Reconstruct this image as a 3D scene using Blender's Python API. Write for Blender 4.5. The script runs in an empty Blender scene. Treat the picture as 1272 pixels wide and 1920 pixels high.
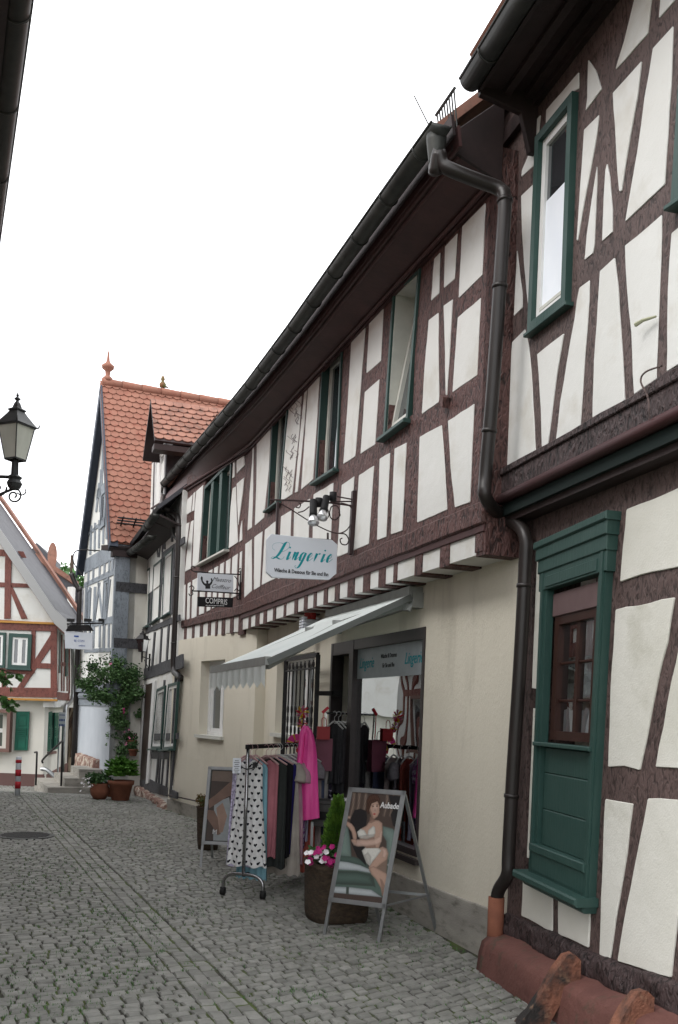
import bpy, bmesh, math, random
from mathutils import Vector, Matrix, noise
R_ = random.Random(7)
S = bpy.context.scene
COL = S.collection
rad = math.radians
# ---------------------------------------------------------------- camera, world, sun, exposure
FPX, CX, CY, ROLL, EYE = 1780., 636., 1340., .037, 1.7
cd = bpy.data.cameras.new('camera'); cam = bpy.data.objects.new('camera', cd); COL.objects.link(cam)
cam.location = (0, 0, EYE); cam.rotation_mode = 'QUATERNION'
cam.rotation_quaternion = (Matrix.Rotation(rad(90), 4, 'X') @ Matrix.Rotation(ROLL, 4, 'Z')).to_quaternion()
cd.sensor_fit = 'VERTICAL'; cd.sensor_height = 36.; cd.lens = FPX/1920*36; cd.shift_y = (CY-960)/1920
cd.clip_start = .1; cd.clip_end = 3000
S.camera = cam
S.render.resolution_x = 678; S.render.resolution_y = 1024
wd = bpy.data.worlds.new('World'); S.world = wd; wd.use_nodes = True
nt = wd.node_tree; nt.nodes.clear()
SUN_EL, SUN_ROT = rad(46), rad(240)
sky = nt.nodes.new('ShaderNodeTexSky'); sky.sky_type = 'NISHITA'; sky.sun_disc = False
sky.sun_elevation = SUN_EL; sky.sun_rotation = SUN_ROT; sky.air_density = 1; sky.dust_density = 4
tc = nt.nodes.new('ShaderNodeTexCoord')
nz = nt.nodes.new('ShaderNodeTexNoise'); nz.inputs['Scale'].default_value = 2.2; nz.inputs['Detail'].default_value = 5
mp = nt.nodes.new('ShaderNodeMapping'); mp.inputs['Scale'].default_value = (1, 1, 3)
cr = nt.nodes.new('ShaderNodeValToRGB')
cr.color_ramp.elements[0].position = .25; cr.color_ramp.elements[0].color = (5.0, 5.1, 5.3, 1)
cr.color_ramp.elements[1].position = .52; cr.color_ramp.elements[1].color = (13., 13.1, 13.3, 1)
mx = nt.nodes.new('ShaderNodeMixRGB'); mx.inputs[0].default_value = .9
bg = nt.nodes.new('ShaderNodeBackground'); bg.inputs['Strength'].default_value = .13
ow = nt.nodes.new('ShaderNodeOutputWorld')
L = nt.links.new
L(tc.outputs['Generated'], mp.inputs[0]); L(mp.outputs[0], nz.inputs[0]); L(nz.outputs[0], cr.inputs[0])
L(sky.outputs[0], mx.inputs[1]); L(cr.outputs[0], mx.inputs[2]); L(mx.outputs[0], bg.inputs[0]); L(bg.outputs[0], ow.inputs[0])
sl = bpy.data.lights.new('sun', 'SUN'); so = bpy.data.objects.new('sun', sl); COL.objects.link(so)
sl.energy = 0.95; sl.angle = rad(25); sl.color = (1, .98, .95)
sd = Vector((math.sin(SUN_ROT)*math.cos(SUN_EL), math.cos(SUN_ROT)*math.cos(SUN_EL), math.sin(SUN_EL)))
so.rotation_mode = 'QUATERNION'; so.rotation_quaternion = sd.to_track_quat('Z', 'Y')
S.view_settings.view_transform = 'Standard'; S.view_settings.look = 'None'
S.view_settings.exposure = 0.7; S.view_settings.gamma = 1
S.render.engine = 'CYCLES'
S.cycles.max_bounces = 6
# ---------------------------------------------------------------- photograph -> place
_c, _s = math.cos(ROLL), math.sin(ROLL)
def ray(px, py):
    a = px-CX; b = CY-py
    return Vector(((a*_c-b*_s)/FPX, 1., (a*_s+b*_c)/FPX))
def at(px, py, Y):                       # point seen at a pixel, Y metres away
    d = ray(px, py)*Y
    return Vector((d.x, d.y, d.z+EYE))
def ground_z(x, y):
    t = max(0., min(1., (y-17.)/6.)); t = t*t*(3-2*t)
    return -.33*t
def onground(px, py, z=0.):
    d = ray(px, py); t = (z-EYE)/d.z
    return Vector((d.x*t, t, z))
class PL:
    """vertical wall plane through P, running along heading a (degrees from +Y); its face looks left of that heading"""
    def __init__(s, P, a, off=0.):
        s.a = a; r = rad(a); s.d = Vector((math.sin(r), math.cos(r), 0)); s.n = Vector((-math.cos(r), math.sin(r), 0))
        s.P = Vector((P[0], P[1], 0)) + s.n*off
    def pix(s, px, py, off=0.):
        r = ray(px, py); P = s.P + s.n*off
        t = (P.x*s.d.y-P.y*s.d.x)/(r.x*s.d.y-r.y*s.d.x)
        q = r*t
        return ((q.x-P.x)*s.d.x+(q.y-P.y)*s.d.y, q.z+EYE)
    def pt(s, u, z, d=0.):
        v = s.P + s.d*u + s.n*d
        return Vector((v.x, v.y, z))
    def pxs(s, pts, off=0.): return [s.pix(x, y, off) for x, y in pts]
# ---------------------------------------------------------------- objects
WL = {}
def thing(name, loc, label=None, cat=None, group=None, kind=None):
    o = bpy.data.objects.new(name, None); COL.objects.link(o); o.location = loc; WL[o.name] = Vector(loc)
    o.empty_display_size = .2
    tag(o, label, cat, group, kind); return o
def tag(o, label=None, cat=None, group=None, kind=None):
    if label: o['label'] = label
    if cat: o['category'] = cat
    if group: o['group'] = group
    if kind: o['kind'] = kind
    return o
def obj(name, bm, mats, parent=None, smooth=False, base=False, label=None):
    """links one mesh built in world coordinates, its origin at its own middle (or base)"""
    if not isinstance(mats, (list, tuple)): mats = [mats]
    bmesh.ops.recalc_face_normals(bm, faces=bm.faces)
    me = bpy.data.meshes.new(name)
    if bm.verts:
        lo = Vector([min(v.co[i] for v in bm.verts) for i in range(3)]); hi = Vector([max(v.co[i] for v in bm.verts) for i in range(3)])
        c = (lo+hi)/2
        if base: c.z = lo.z
    else: c = Vector((0, 0, 0))
    for v in bm.verts: v.co -= c
    for f in bm.faces: f.smooth = smooth
    bm.to_mesh(me); bm.free()
    for m in mats: me.materials.append(m)
    o = bpy.data.objects.new(name, me); COL.objects.link(o)
    WL[o.name] = c
    if parent is not None:
        o.parent = parent; o.location = c - WL[parent.name]
    else: o.location = c
    if label: o['label'] = label
    return o
def dup(root, loc, rz=0., parent=None):
    c = root.copy(); COL.objects.link(c)
    if parent is not None: c.parent = parent
    if loc is not None: c.location = loc; c.rotation_euler = (0, 0, rz)
    for ch in [o for o in root.children]: dup(ch, None, 0, c)
    return c
NB = bmesh.new
def quad(bm, a, b, c, d, mi=0):
    f = bm.faces.new([bm.verts.new(p) for p in (a, b, c, d)]); f.material_index = mi; return f
def hexa(bm, p, mi=0):
    """p: 8 points, 0-3 one face ring, 4-7 the opposite ring"""
    v = [bm.verts.new(q) for q in p]
    for i in ((0, 1, 2, 3), (7, 6, 5, 4), (0, 4, 5, 1), (1, 5, 6, 2), (2, 6, 7, 3), (3, 7, 4, 0)):
        f = bm.faces.new([v[j] for j in i]); f.material_index = mi
def box(bm, c, sz, rz=0., mi=0, rx=0.):
    M = Matrix.Translation(c) @ Matrix.Rotation(rz, 4, 'Z') @ Matrix.Rotation(rx, 4, 'X')
    x, y, z = sz[0]/2, sz[1]/2, sz[2]/2
    hexa(bm, [M @ Vector(q) for q in ((-x, -y, -z), (x, -y, -z), (x, y, -z), (-x, y, -z), (-x, -y, z), (x, -y, z), (x, y, z), (-x, y, z))], mi)
def pbox(bm, pl, s0, s1, z0, z1, d0, d1, mi=0):
    hexa(bm, [pl.pt(s0, z0, d0), pl.pt(s1, z0, d0), pl.pt(s1, z0, d1), pl.pt(s0, z0, d1),
              pl.pt(s0, z1, d0), pl.pt(s1, z1, d0), pl.pt(s1, z1, d1), pl.pt(s0, z1, d1)], mi)
def bar(bm, a, b, w, h=None, up=Vector((0, 0, 1)), mi=0):
    a = Vector(a); b = Vector(b); h = h or w; t = (b-a).normalized()
    x = t.cross(up)
    if x.length < 1e-4: x = Vector((1, 0, 0))
    x.normalize(); y = x.cross(t).normalized(); x *= w/2; y *= h/2
    hexa(bm, [a-x-y, a+x-y, a+x+y, a-x+y, b-x-y, b+x-y, b+x+y, b-x+y], mi)
def tube(bm, pts, r, n=10, mi=0, cap=True, closed=False):
    pts = [Vector(p) for p in pts]
    rs = r if isinstance(r, (list, tuple)) else [r]*len(pts)
    rings = []; px = None
    for i, p in enumerate(pts):
        a = pts[i-1] if (i or closed) else p; b = pts[(i+1) % len(pts)] if (i < len(pts)-1 or closed) else p
        t = (b-a).normalized()
        if px is None:
            px = t.cross(Vector((0, 0, 1)))
            if px.length < .05: px = t.cross(Vector((0, 1, 0)))
        x = (px - t*px.dot(t)).normalized(); y = t.cross(x); px = x
        rings.append([bm.verts.new(p+(x*math.cos(2*math.pi*k/n)+y*math.sin(2*math.pi*k/n))*rs[i]) for k in range(n)])
    m = len(rings)
    for i in range(m if closed else m-1):
        A, B = rings[i], rings[(i+1) % m]
        for k in range(n):
            f = bm.faces.new((A[k], A[(k+1) % n], B[(k+1) % n], B[k])); f.material_index = mi; f.smooth = True
    if cap and not closed:
        for q in (rings[0][::-1], rings[-1]):
            f = bm.faces.new(q); f.material_index = mi
def smooth_pts(pts, n=4):
    """Catmull-Rom through the points"""
    P = [Vector(p) for p in pts]; out = []
    for i in range(len(P)-1):
        a = P[i-1] if i else P[0]*2-P[1]; b, c = P[i], P[i+1]; d = P[i+2] if i+2 < len(P) else P[-1]*2-P[-2]
        for k in range(n):
            t = k/n
            out.append(.5*((2*b)+(c-a)*t+(2*a-5*b+4*c-d)*t*t+(3*b-a-3*c+d)*t*t*t))
    return out+[P[-1]]
def lathe(bm, c, prof, n=20, mi=0, fn=None):
    c = Vector(c); rings = []
    for r, z in prof:
        ring = []
        for k in range(n):
            a = 2*math.pi*k/n; rr = r*(fn(a, z) if fn else 1)
            ring.append(bm.verts.new(c+Vector((math.cos(a)*rr, math.sin(a)*rr, z))))
        rings.append(ring)
    for i in range(len(rings)-1):
        for k in range(n):
            f = bm.faces.new((rings[i][k], rings[i][(k+1) % n], rings[i+1][(k+1) % n], rings[i+1][k])); f.material_index = mi; f.smooth = True
    for q in (rings[0][::-1], rings[-1]):
        f = bm.faces.new(q); f.material_index = mi
def area2(p): return sum(p[i][0]*p[(i+1) % len(p)][1]-p[(i+1) % len(p)][0]*p[i][1] for i in range(len(p)))/2
def inset2(p, d):
    if area2(p) < 0: p = p[::-1]
    n = len(p); out = []
    for i in range(n):
        a = Vector(p[i-1]); b = Vector(p[i]); c = Vector(p[(i+1) % n])
        e1 = (b-a); e2 = (c-b)
        if e1.length < 1e-6 or e2.length < 1e-6: out.append(tuple(b)); continue
        e1.normalize(); e2.normalize()
        n1 = Vector((-e1.y, e1.x)); n2 = Vector((-e2.y, e2.x)); m = n1+n2
        if m.length < .2: out.append(tuple(b+n1*d)); continue
        m.normalize(); k = d/max(.45, m.dot(n1)); out.append(tuple(b+m*k))
    return p, out
def wob(p, step=.12, amp=.004, cr=.012, rnd=R_):
    """subdivide, nick and slightly round an outline in metres"""
    n = len(p); q = []
    for i in range(n):
        a = Vector(p[i]); b = Vector(p[(i+1) % n]); l = (b-a).length
        if l < 1e-4: continue
        t = (b-a)/l; nn = Vector((-t.y, t.x)); c = min(cr, l*.3)
        q.append(tuple(a+t*c))
        k = int(l/step)
        for j in range(1, k):
            q.append(tuple(a+t*(l*j/k)+nn*rnd.uniform(-amp, amp)))
        q.append(tuple(b-t*c))
    return q
def prism(bm, pl, poly, d0, d1, bev=.004, mi=0):
    if bev > 0: p, ins = inset2(poly, bev)
    else:
        p = poly if area2(poly) > 0 else poly[::-1]; ins = None
    n = len(p)
    A = [bm.verts.new(pl.pt(u, z, d0)) for u, z in p]; B = [bm.verts.new(pl.pt(u, z, d1-bev)) for u, z in p]
    rings = [A, B]
    if ins: rings.append([bm.verts.new(pl.pt(u, z, d1)) for u, z in ins])
    for X, Y in zip(rings, rings[1:]):
        for i in range(n):
            f = bm.faces.new((X[i], X[(i+1) % n], Y[(i+1) % n], Y[i])); f.material_index = mi
    f = bm.faces.new(rings[-1]); f.material_index = mi
def wallgrid(bm, pl, s0, s1, z0, z1, d0, d1, holes=(), mi=0):
    """a wall slab with rectangular openings (s0,s1,z0,z1)"""
    xs = sorted({s0, s1, *[h[0] for h in holes], *[h[1] for h in holes]}); zs = sorted({z0, z1, *[h[2] for h in holes], *[h[3] for h in holes]})
    xs = [x for x in xs if s0 <= x <= s1]; zs = [z for z in zs if z0 <= z <= z1]
    vc = {}
    def V(i, j, d):
        k = (i, j, d)
        if k not in vc: vc[k] = bm.verts.new(pl.pt(xs[i], zs[j], d))
        return vc[k]
    def solid(i, j):
        if i < 0 or j < 0 or i >= len(xs)-1 or j >= len(zs)-1: return False
        x = (xs[i]+xs[i+1])/2; z = (zs[j]+zs[j+1])/2
        return not any(h[0] < x < h[1] and h[2] < z < h[3] for h in holes)
    for i in range(len(xs)-1):
        for j in range(len(zs)-1):
            if not solid(i, j): continue
            for d in (d0, d1):
                f = bm.faces.new((V(i, j, d), V(i+1, j, d), V(i+1, j+1, d), V(i, j+1, d))); f.material_index = mi
            for ok, (a, b) in ((solid(i-1, j), ((i, j), (i, j+1))), (solid(i+1, j), ((i+1, j), (i+1, j+1))),
                               (solid(i, j-1), ((i, j), (i+1, j))), (solid(i, j+1), ((i, j+1), (i+1, j+1)))):
                if not ok:
                    f = bm.faces.new((V(*a, d0), V(*b, d0), V(*b, d1), V(*a, d1))); f.material_index = mi
def text_mesh(body, size, extrude=.001, shear=0., bold=0., spacing=1.):
    cu = bpy.data.curves.new('lettering', 'FONT'); cu.body = body; cu.size = size; cu.extrude = extrude; cu.shear = shear; cu.offset = bold
    cu.align_x = 'CENTER'; cu.align_y = 'CENTER'; cu.resolution_u = 3; cu.space_character = spacing
    o = bpy.data.objects.new('lettering', cu); COL.objects.link(o)
    me = bpy.data.meshes.new_from_object(o.evaluated_get(bpy.context.evaluated_depsgraph_get()))
    bpy.data.objects.remove(o); return me
def letters(name, body, size, org, ex, ey, mat, parent, **k):
    """flat lettering whose middle stands at org; ex right, ey up"""
    sx = k.pop('sx', 1.)
    me = text_mesh(body, size, **k); ex = Vector(ex).normalized(); ey = Vector(ey).normalized(); ez = ex.cross(ey)
    bm = NB(); bm.from_mesh(me)
    for v in bm.verts: v.co = Vector(org)+ex*v.co.x*sx+ey*v.co.y+ez*v.co.z
    return obj(name, bm, mat, parent)
# ---------------------------------------------------------------- materials
def nmat(name, col, rough=.8, metal=0., spec=.3, col2=None, nscale=3., stretch=(1, 1, 1), mixlo=.35, mixhi=.65, detail=6,
         bump=0., bscale=40., bstretch=None, bdist=.01, coords='P', col3=None, c3scale=25., c3lo=.6, c3hi=.7, emit=None, trans=0., bump2=0., b2scale=6.):
    m = bpy.data.materials.new(name); m.use_nodes = True; t = m.node_tree; n = t.nodes; l = t.links.new
    b = n['Principled BSDF']; b.inputs['Roughness'].default_value = rough; b.inputs['Metallic'].default_value = metal
    b.inputs['Specular IOR Level'].default_value = spec
    b.inputs['Base Color'].default_value = (*col, 1)
    if coords == 'P': g = n.new('ShaderNodeNewGeometry'); src = g.outputs['Position']
    else: g = n.new('ShaderNodeTexCoord'); src = g.outputs['Object']
    def mapped(sc):
        mpn = n.new('ShaderNodeMapping'); mpn.inputs['Scale'].default_value = sc; l(src, mpn.inputs[0]); return mpn.outputs[0]
    def noise_(sc, st, det=detail):
        x = n.new('ShaderNodeTexNoise'); x.inputs['Scale'].default_value = sc; x.inputs['Detail'].default_value = det; x.inputs['Roughness'].default_value = .6
        l(mapped(st), x.inputs[0]); return x.outputs[0]
    def ramp(v, lo, hi):
        r = n.new('ShaderNodeMapRange'); r.inputs[1].default_value = lo; r.inputs[2].default_value = hi; l(v, r.inputs[0]); return r.outputs[0]
    cur = None
    if col2:
        mxn = n.new('ShaderNodeMixRGB'); mxn.inputs[1].default_value = (*col, 1); mxn.inputs[2].default_value = (*col2, 1)
        l(ramp(noise_(nscale, stretch), mixlo, mixhi), mxn.inputs[0]); cur = mxn.outputs[0]
    if col3:
        m3 = n.new('ShaderNodeMixRGB'); m3.inputs[1].default_value = (*col, 1); m3.inputs[2].default_value = (*col3, 1)
        if cur: l(cur, m3.inputs[1])
        l(ramp(noise_(c3scale, stretch), c3lo, c3hi), m3.inputs[0]); cur = m3.outputs[0]
    if cur: l(cur, b.inputs['Base Color'])
    if bump:
        bn = n.new('ShaderNodeBump'); bn.inputs['Strength'].default_value = bump; bn.inputs['Distance'].default_value = bdist
        l(noise_(bscale, bstretch or stretch, 4), bn.inputs['Height']); out = bn.outputs[0]
        if bump2:
            b2 = n.new('ShaderNodeBump'); b2.inputs['Strength'].default_value = bump2; b2.inputs['Distance'].default_value = bdist*4
            l(noise_(b2scale, (1, 1, 1), 3), b2.inputs['Height']); l(out, b2.inputs['Normal']); out = b2.outputs[0]
        l(out, b.inputs['Normal'])
    if emit: b.inputs['Emission Color'].default_value = (*emit, 1); b.inputs['Emission Strength'].default_value = 1
    if trans: b.inputs['Transmission Weight'].default_value = trans
    return m
def timber(name, col, dark, strength=1., sc=30, dist=.03):
    """adze-hewn painted oak: long gouges and pits"""
    m = bpy.data.materials.new(name); m.use_nodes = True; t = m.node_tree; n = t.nodes; l = t.links.new
    b = n['Principled BSDF']; b.inputs['Roughness'].default_value = .62; b.inputs['Specular IOR Level'].default_value = .35
    g = n.new('ShaderNodeNewGeometry')
    mp_ = n.new('ShaderNodeMapping'); mp_.inputs['Scale'].default_value = (1, 1, .42); mp_.inputs['Rotation'].default_value = (0, .12, 0); l(g.outputs['Position'], mp_.inputs[0])
    v = n.new('ShaderNodeTexNoise'); v.inputs['Scale'].default_value = sc; v.inputs['Detail'].default_value = 3; v.inputs['Distortion'].default_value = 1.2; l(mp_.outputs[0], v.inputs[0])
    r = n.new('ShaderNodeMapRange'); r.inputs[1].default_value = .36; r.inputs[2].default_value = .5; l(v.outputs[0], r.inputs[0])
    f = n.new('ShaderNodeTexNoise'); f.inputs['Scale'].default_value = 2.5; f.inputs['Detail'].default_value = 5; l(g.outputs['Position'], f.inputs[0])
    mx_ = n.new('ShaderNodeMixRGB'); mx_.inputs[1].default_value = (*dark, 1); mx_.inputs[2].default_value = (*col, 1); l(r.outputs[0], mx_.inputs[0])
    m2 = n.new('ShaderNodeMixRGB'); m2.blend_type = 'MULTIPLY'; m2.inputs[0].default_value = .5; l(mx_.outputs[0], m2.inputs[1])
    rr = n.new('ShaderNodeMapRange'); rr.inputs[1].default_value = .3; rr.inputs[2].default_value = .7; rr.inputs[3].default_value = .65; rr.inputs[4].default_value = 1.35; l(f.outputs[0], rr.inputs[0])
    l(rr.outputs[0], m2.inputs[2]); l(m2.outputs[0], b.inputs['Base Color'])
    bn = n.new('ShaderNodeBump'); bn.inputs['Strength'].default_value = .9*strength; bn.inputs['Distance'].default_value = dist
    l(v.outputs[0], bn.inputs['Height'])
    b2 = n.new('ShaderNodeBump'); b2.inputs['Strength'].default_value = .5; b2.inputs['Distance'].default_value = .03
    w = n.new('ShaderNodeTexNoise'); w.inputs['Scale'].default_value = 9; w.inputs['Detail'].default_value = 3; l(mp_.outputs[0], w.inputs[0])
    l(w.outputs[0], b2.inputs['Height']); l(bn.outputs[0], b2.inputs['Normal']); l(b2.outputs[0], b.inputs['Normal'])
    return m
def glass(name, tint=(.02, .025, .03), refl=.0, see=True, rough=.0):
    """window glass: mirror by angle over a dark or see-through body"""
    m = bpy.data.materials.new(name); m.use_nodes = True; t = m.node_tree; n = t.nodes; l = t.links.new
    n.clear(); o = n.new('ShaderNodeOutputMaterial'); mixn = n.new('ShaderNodeMixShader'); gl = n.new('ShaderNodeBsdfGlossy'); gl.inputs['Roughness'].default_value = rough
    gl.inputs['Color'].default_value = (.93, .95, .97, 1)
    fr = n.new('ShaderNodeFresnel'); fr.inputs['IOR'].default_value = 1.6
    ad = n.new('ShaderNodeMath'); ad.operation = 'MULTIPLY_ADD'; ad.inputs[1].default_value = 1.0; ad.inputs[2].default_value = refl; ad.use_clamp = True
    l(fr.outputs[0], ad.inputs[0]); l(ad.outputs[0], mixn.inputs[0])
    if see: bd = n.new('ShaderNodeBsdfTransparent'); bd.inputs['Color'].default_value = (.92, .95, .94, 1)
    else: bd = n.new('ShaderNodeBsdfDiffuse'); bd.inputs['Color'].default_value = (*tint, 1)
    g = n.new('ShaderNodeNewGeometry'); nz_ = n.new('ShaderNodeTexNoise'); nz_.inputs['Scale'].default_value = 1.6; nz_.inputs['Detail'].default_value = 1; l(g.outputs['Position'], nz_.inputs[0])
    bu = n.new('ShaderNodeBump'); bu.inputs['Strength'].default_value = .05; bu.inputs['Distance'].default_value = .1; l(nz_.outputs[0], bu.inputs['Height']); l(bu.outputs[0], gl.inputs['Normal'])
    l(bd.outputs[0], mixn.inputs[1]); l(gl.outputs[0], mixn.inputs[2]); l(mixn.outputs[0], o.inputs[0]); return m
M = {}
M['timber_red'] = timber('brown_red_timber', (.10, .048, .043), (.021, .010, .009))
M['timber_brown'] = timber('grey_brown_timber', (.098, .066, .061), (.036, .024, .022), .9, 42, .016)
M['timber_dark'] = timber('dark_weathered_timber', (.06, .04, .04), (.015, .01, .01), 1.4)
M['timber_black'] = timber('charcoal_timber', (.055, .055, .062), (.02, .02, .022), .6)
M['timber_grey'] = timber('blue_grey_timber', (.21, .235, .265), (.13, .15, .175), .3)
M['timber_rust'] = timber('rust_red_timber', (.17, .058, .045), (.10, .034, .028), .3)
M['board_brown'] = nmat('painted_brown_boards', (.075, .034, .033), .55, col2=(.055, .026, .026), nscale=4, bump=.15, bscale=30, bstretch=(1, 1, 1))
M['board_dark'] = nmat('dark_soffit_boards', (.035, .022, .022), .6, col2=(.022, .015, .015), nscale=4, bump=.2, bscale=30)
M['plaster'] = nmat('white_lime_plaster', (.66, .66, .64), .9, spec=.15, col2=(.62, .62, .595), nscale=1.6, col3=(.50, .475, .42), c3scale=2.6, c3lo=.52, c3hi=.8, bump=.35, bscale=130, bdist=.004, bump2=.25, b2scale=7)
M['plaster_warm'] = nmat('off_white_plaster', (.66, .64, .58), .9, spec=.15, col2=(.60, .58, .53), nscale=1.5, col3=(.45, .42, .35), c3scale=2.4, c3lo=.56, c3hi=.8, stretch=(1, 1, .4), bump=.35, bscale=120, bdist=.004, bump2=.2, b2scale=7)
M['plaster_aged'] = nmat('weathered_white_plaster', (.66, .65, .60), .9, spec=.15, col2=(.58, .57, .51), nscale=1.1, col3=(.4, .39, .32), c3scale=2.1, c3lo=.6, c3hi=.85, bump=.5, bscale=90, bdist=.006, bump2=.35, b2scale=5)
M['render'] = nmat('cream_rough_render', (.69, .65, .55), .92, spec=.1, col2=(.63, .59, .495), nscale=.9, stretch=(1, 1, .22), col3=(.40, .37, .30), c3scale=3.1, c3lo=.55, c3hi=.9, bump=.9, bscale=150, bdist=.006, bump2=.3, b2scale=3)
M['plinth_grey'] = nmat('grey_stone_plinth', (.36, .34, .30), .85, col2=(.26, .245, .22), nscale=2.5, stretch=(1, 1, 3), col3=(.10, .10, .08), c3scale=5, c3lo=.55, c3hi=.8, bump=.5, bscale=40, bstretch=(1, 1, 5), bdist=.01)
M['sandstone_red'] = nmat('red_painted_sandstone', (.155, .068, .056), .85, col2=(.115, .05, .042), nscale=3, col3=(.07, .058, .04), c3scale=7, c3lo=.56, c3hi=.7, bump=.5, bscale=35, bdist=.015, bump2=.4, b2scale=4)
M['sandstone_raw'] = nmat('weathered_sandstone', (.21, .09, .058), .9, col2=(.03, .027, .026), nscale=2.6, mixlo=.44, mixhi=.56, col3=(.27, .17, .11), c3scale=14, c3lo=.6, c3hi=.8, bump=1, bscale=30, bdist=.02)
M['rubble'] = nmat('rubble_masonry', (.26, .15, .12), .9, col2=(.16, .10, .08), nscale=7, col3=(.42, .36, .30), c3scale=8, c3lo=.5, c3hi=.56, bump=1, bscale=11, bdist=.06)
M['green'] = nmat('dark_green_paint', (.021, .056, .048), .5, spec=.4, col2=(.027, .064, .055), nscale=6, bump=.25, bscale=60, bstretch=(1, 1, .15))
M['green_shade'] = nmat('shade_darkened_green', (.006, .013, .012), .8)  # green paint darkened to put the shade under the jetty into its colour
M['green_deep'] = nmat('bottle_green_paint', (.022, .05, .046), .5, col2=(.03, .062, .055), nscale=6)
M['green_shutter'] = nmat('shutter_green_paint', (.008, .115, .075), .5, col2=(.01, .09, .06), nscale=4)
M['white_frame'] = nmat('white_window_frame', (.72, .72, .71), .4, col2=(.66, .66, .65), nscale=8)
M['cream_frame'] = nmat('cream_window_frame', (.55, .55, .50), .45, col2=(.48, .48, .44), nscale=8)
M['brown_frame'] = nmat('brown_varnished_frame', (.038, .016, .012), .35, col2=(.03, .012, .009), nscale=9)
M['mauve_board'] = nmat('mauve_brown_paint', (.13, .085, .085), .6, col2=(.11, .07, .07), nscale=9)
M['shop_frame'] = nmat('anodised_shop_frame', (.05, .042, .042), .4, metal=.3, col2=(.04, .034, .034), nscale=9)
M['glass_dark'] = glass('dark_window_glass', (.02, .022, .025), .12, False)
M['glass_mid'] = glass('grey_window_glass', (.06, .065, .065), .10, False)
M['glass_see'] = glass('clear_window_glass', refl=.2, see=True)
M['glass_shop'] = glass('clear_shop_glass', refl=.34, see=True)
M['room_beige'] = nmat('beige_room_curtain', (.42, .39, .30), .9, col2=(.32, .30, .23), nscale=6)
M['glass_pale'] = glass('window_glass_before_net_curtain', (.42, .45, .47), .08, False)
M['sky_reflection'] = nmat('pale_sky_reflection', (.82, .85, .9), .3, spec=.5, col2=(.74, .79, .86), nscale=1.5)  # pale blue-white colour standing in for reflected sky
M['gutter'] = nmat('dark_zinc_gutter', (.035, .037, .036), .55, metal=.4, col2=(.055, .057, .052), nscale=5, bump=.1, bscale=20)
M['pipe_brown'] = nmat('brown_painted_pipe', (.022, .017, .016), .4, spec=.4, col2=(.016, .013, .012), nscale=4)
M['clay'] = nmat('terracotta', (.22, .085, .05), .85, col2=(.17, .065, .04), nscale=9, bump=.2, bscale=60)
M['iron'] = nmat('black_wrought_iron', (.012, .012, .013), .5, metal=.2, col2=(.02, .018, .018), nscale=20)
M['iron_brown'] = nmat('brown_painted_iron', (.045, .025, .026), .5, col2=(.03, .018, .018), nscale=20)
M['chrome'] = nmat('chromed_tube', (.35, .35, .36), .22, metal=1, col2=(.3, .3, .31), nscale=9)
M['alu'] = nmat('satin_aluminium', (.34, .355, .36), .38, metal=.85, col2=(.3, .31, .32), nscale=14)
M['rubber'] = nmat('black_rubber', (.012, .012, .012), .7)
M['black'] = nmat('matt_black', (.008, .008, .009), .7)
M['interior'] = nmat('dim_shop_interior', (.035, .03, .03), .9, col2=(.02, .018, .018), nscale=2)
M['sign_white'] = nmat('white_sign_enamel', (.62, .65, .70), .35, spec=.4, col2=(.58, .61, .66), nscale=2)
M['teal'] = nmat('teal_lettering', (.0, .26, .30), .5)
M['ink'] = nmat('black_lettering', (.02, .02, .022), .6)
M['blue_ink'] = nmat('blue_lettering', (.03, .08, .3), .6)
M['pale_ink'] = nmat('white_lettering', (.7, .7, .7), .6)
M['awning'] = nmat('pale_green_awning_cloth', (.76, .80, .78), .85, col2=(.68, .73, .71), nscale=2, stretch=(1, 1, 1))
M['awning_metal'] = nmat('grey_awning_metal', (.30, .31, .30), .5, metal=.3, col2=(.25, .26, .25), nscale=9)
M['tile_red'] = nmat('orange_clay_tiles', (.30, .142, .10), .8, col2=(.25, .115, .082), nscale=3, col3=(.27, .09, .06), c3scale=6, c3lo=.5, c3hi=.8, bump=.3, bscale=30)
M['tile_old'] = nmat('weathered_pink_tiles', (.33, .17, .125), .85, col2=(.24, .12, .09), nscale=3, col3=(.12, .08, .065), c3scale=5, c3lo=.5, c3hi=.75, bump=.3, bscale=30)
M['slate'] = nmat('blue_grey_slate', (.10, .105, .125), .5, col2=(.16, .165, .19), nscale=5, mixlo=.4, mixhi=.6, bump=.3, bscale=12)
M['slate_dark'] = nmat('dark_slate', (.055, .056, .065), .55, col2=(.08, .08, .09), nscale=5, bump=.3, bscale=14)
M['leaf'] = nmat('green_leaf', (.045, .12, .03), .5, col2=(.075, .17, .045), nscale=7, spec=.35)
M['leaf_mid'] = nmat('mid_green_leaf', (.085, .17, .06), .5, col2=(.13, .23, .09), nscale=7)
M['leaf_dark'] = nmat('dark_green_leaf', (.025, .07, .022), .5, col2=(.06, .125, .04), nscale=5)
M['leaf_light'] = nmat('bright_green_leaf', (.09, .22, .03), .5, col2=(.05, .14, .02), nscale=8)
M['conifer'] = nmat('yellow_green_conifer', (.10, .20, .022), .7, col2=(.05, .12, .015), nscale=14)
M['leaf_brown'] = nmat('rusty_leaf', (.2, .09, .04), .6, col2=(.1, .12, .04), nscale=9)
M['petal_white'] = nmat('white_petal', (.78, .76, .78), .6)
M['petal_mag'] = nmat('magenta_petal', (.42, .015, .16), .6, col2=(.3, .01, .12), nscale=20)
M['petal_pink'] = nmat('pink_petal', (.55, .18, .3), .6)
M['bark'] = nmat('brown_bark', (.09, .06, .045), .9, col2=(.05, .035, .028), nscale=12, bump=.5, bscale=30)
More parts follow.
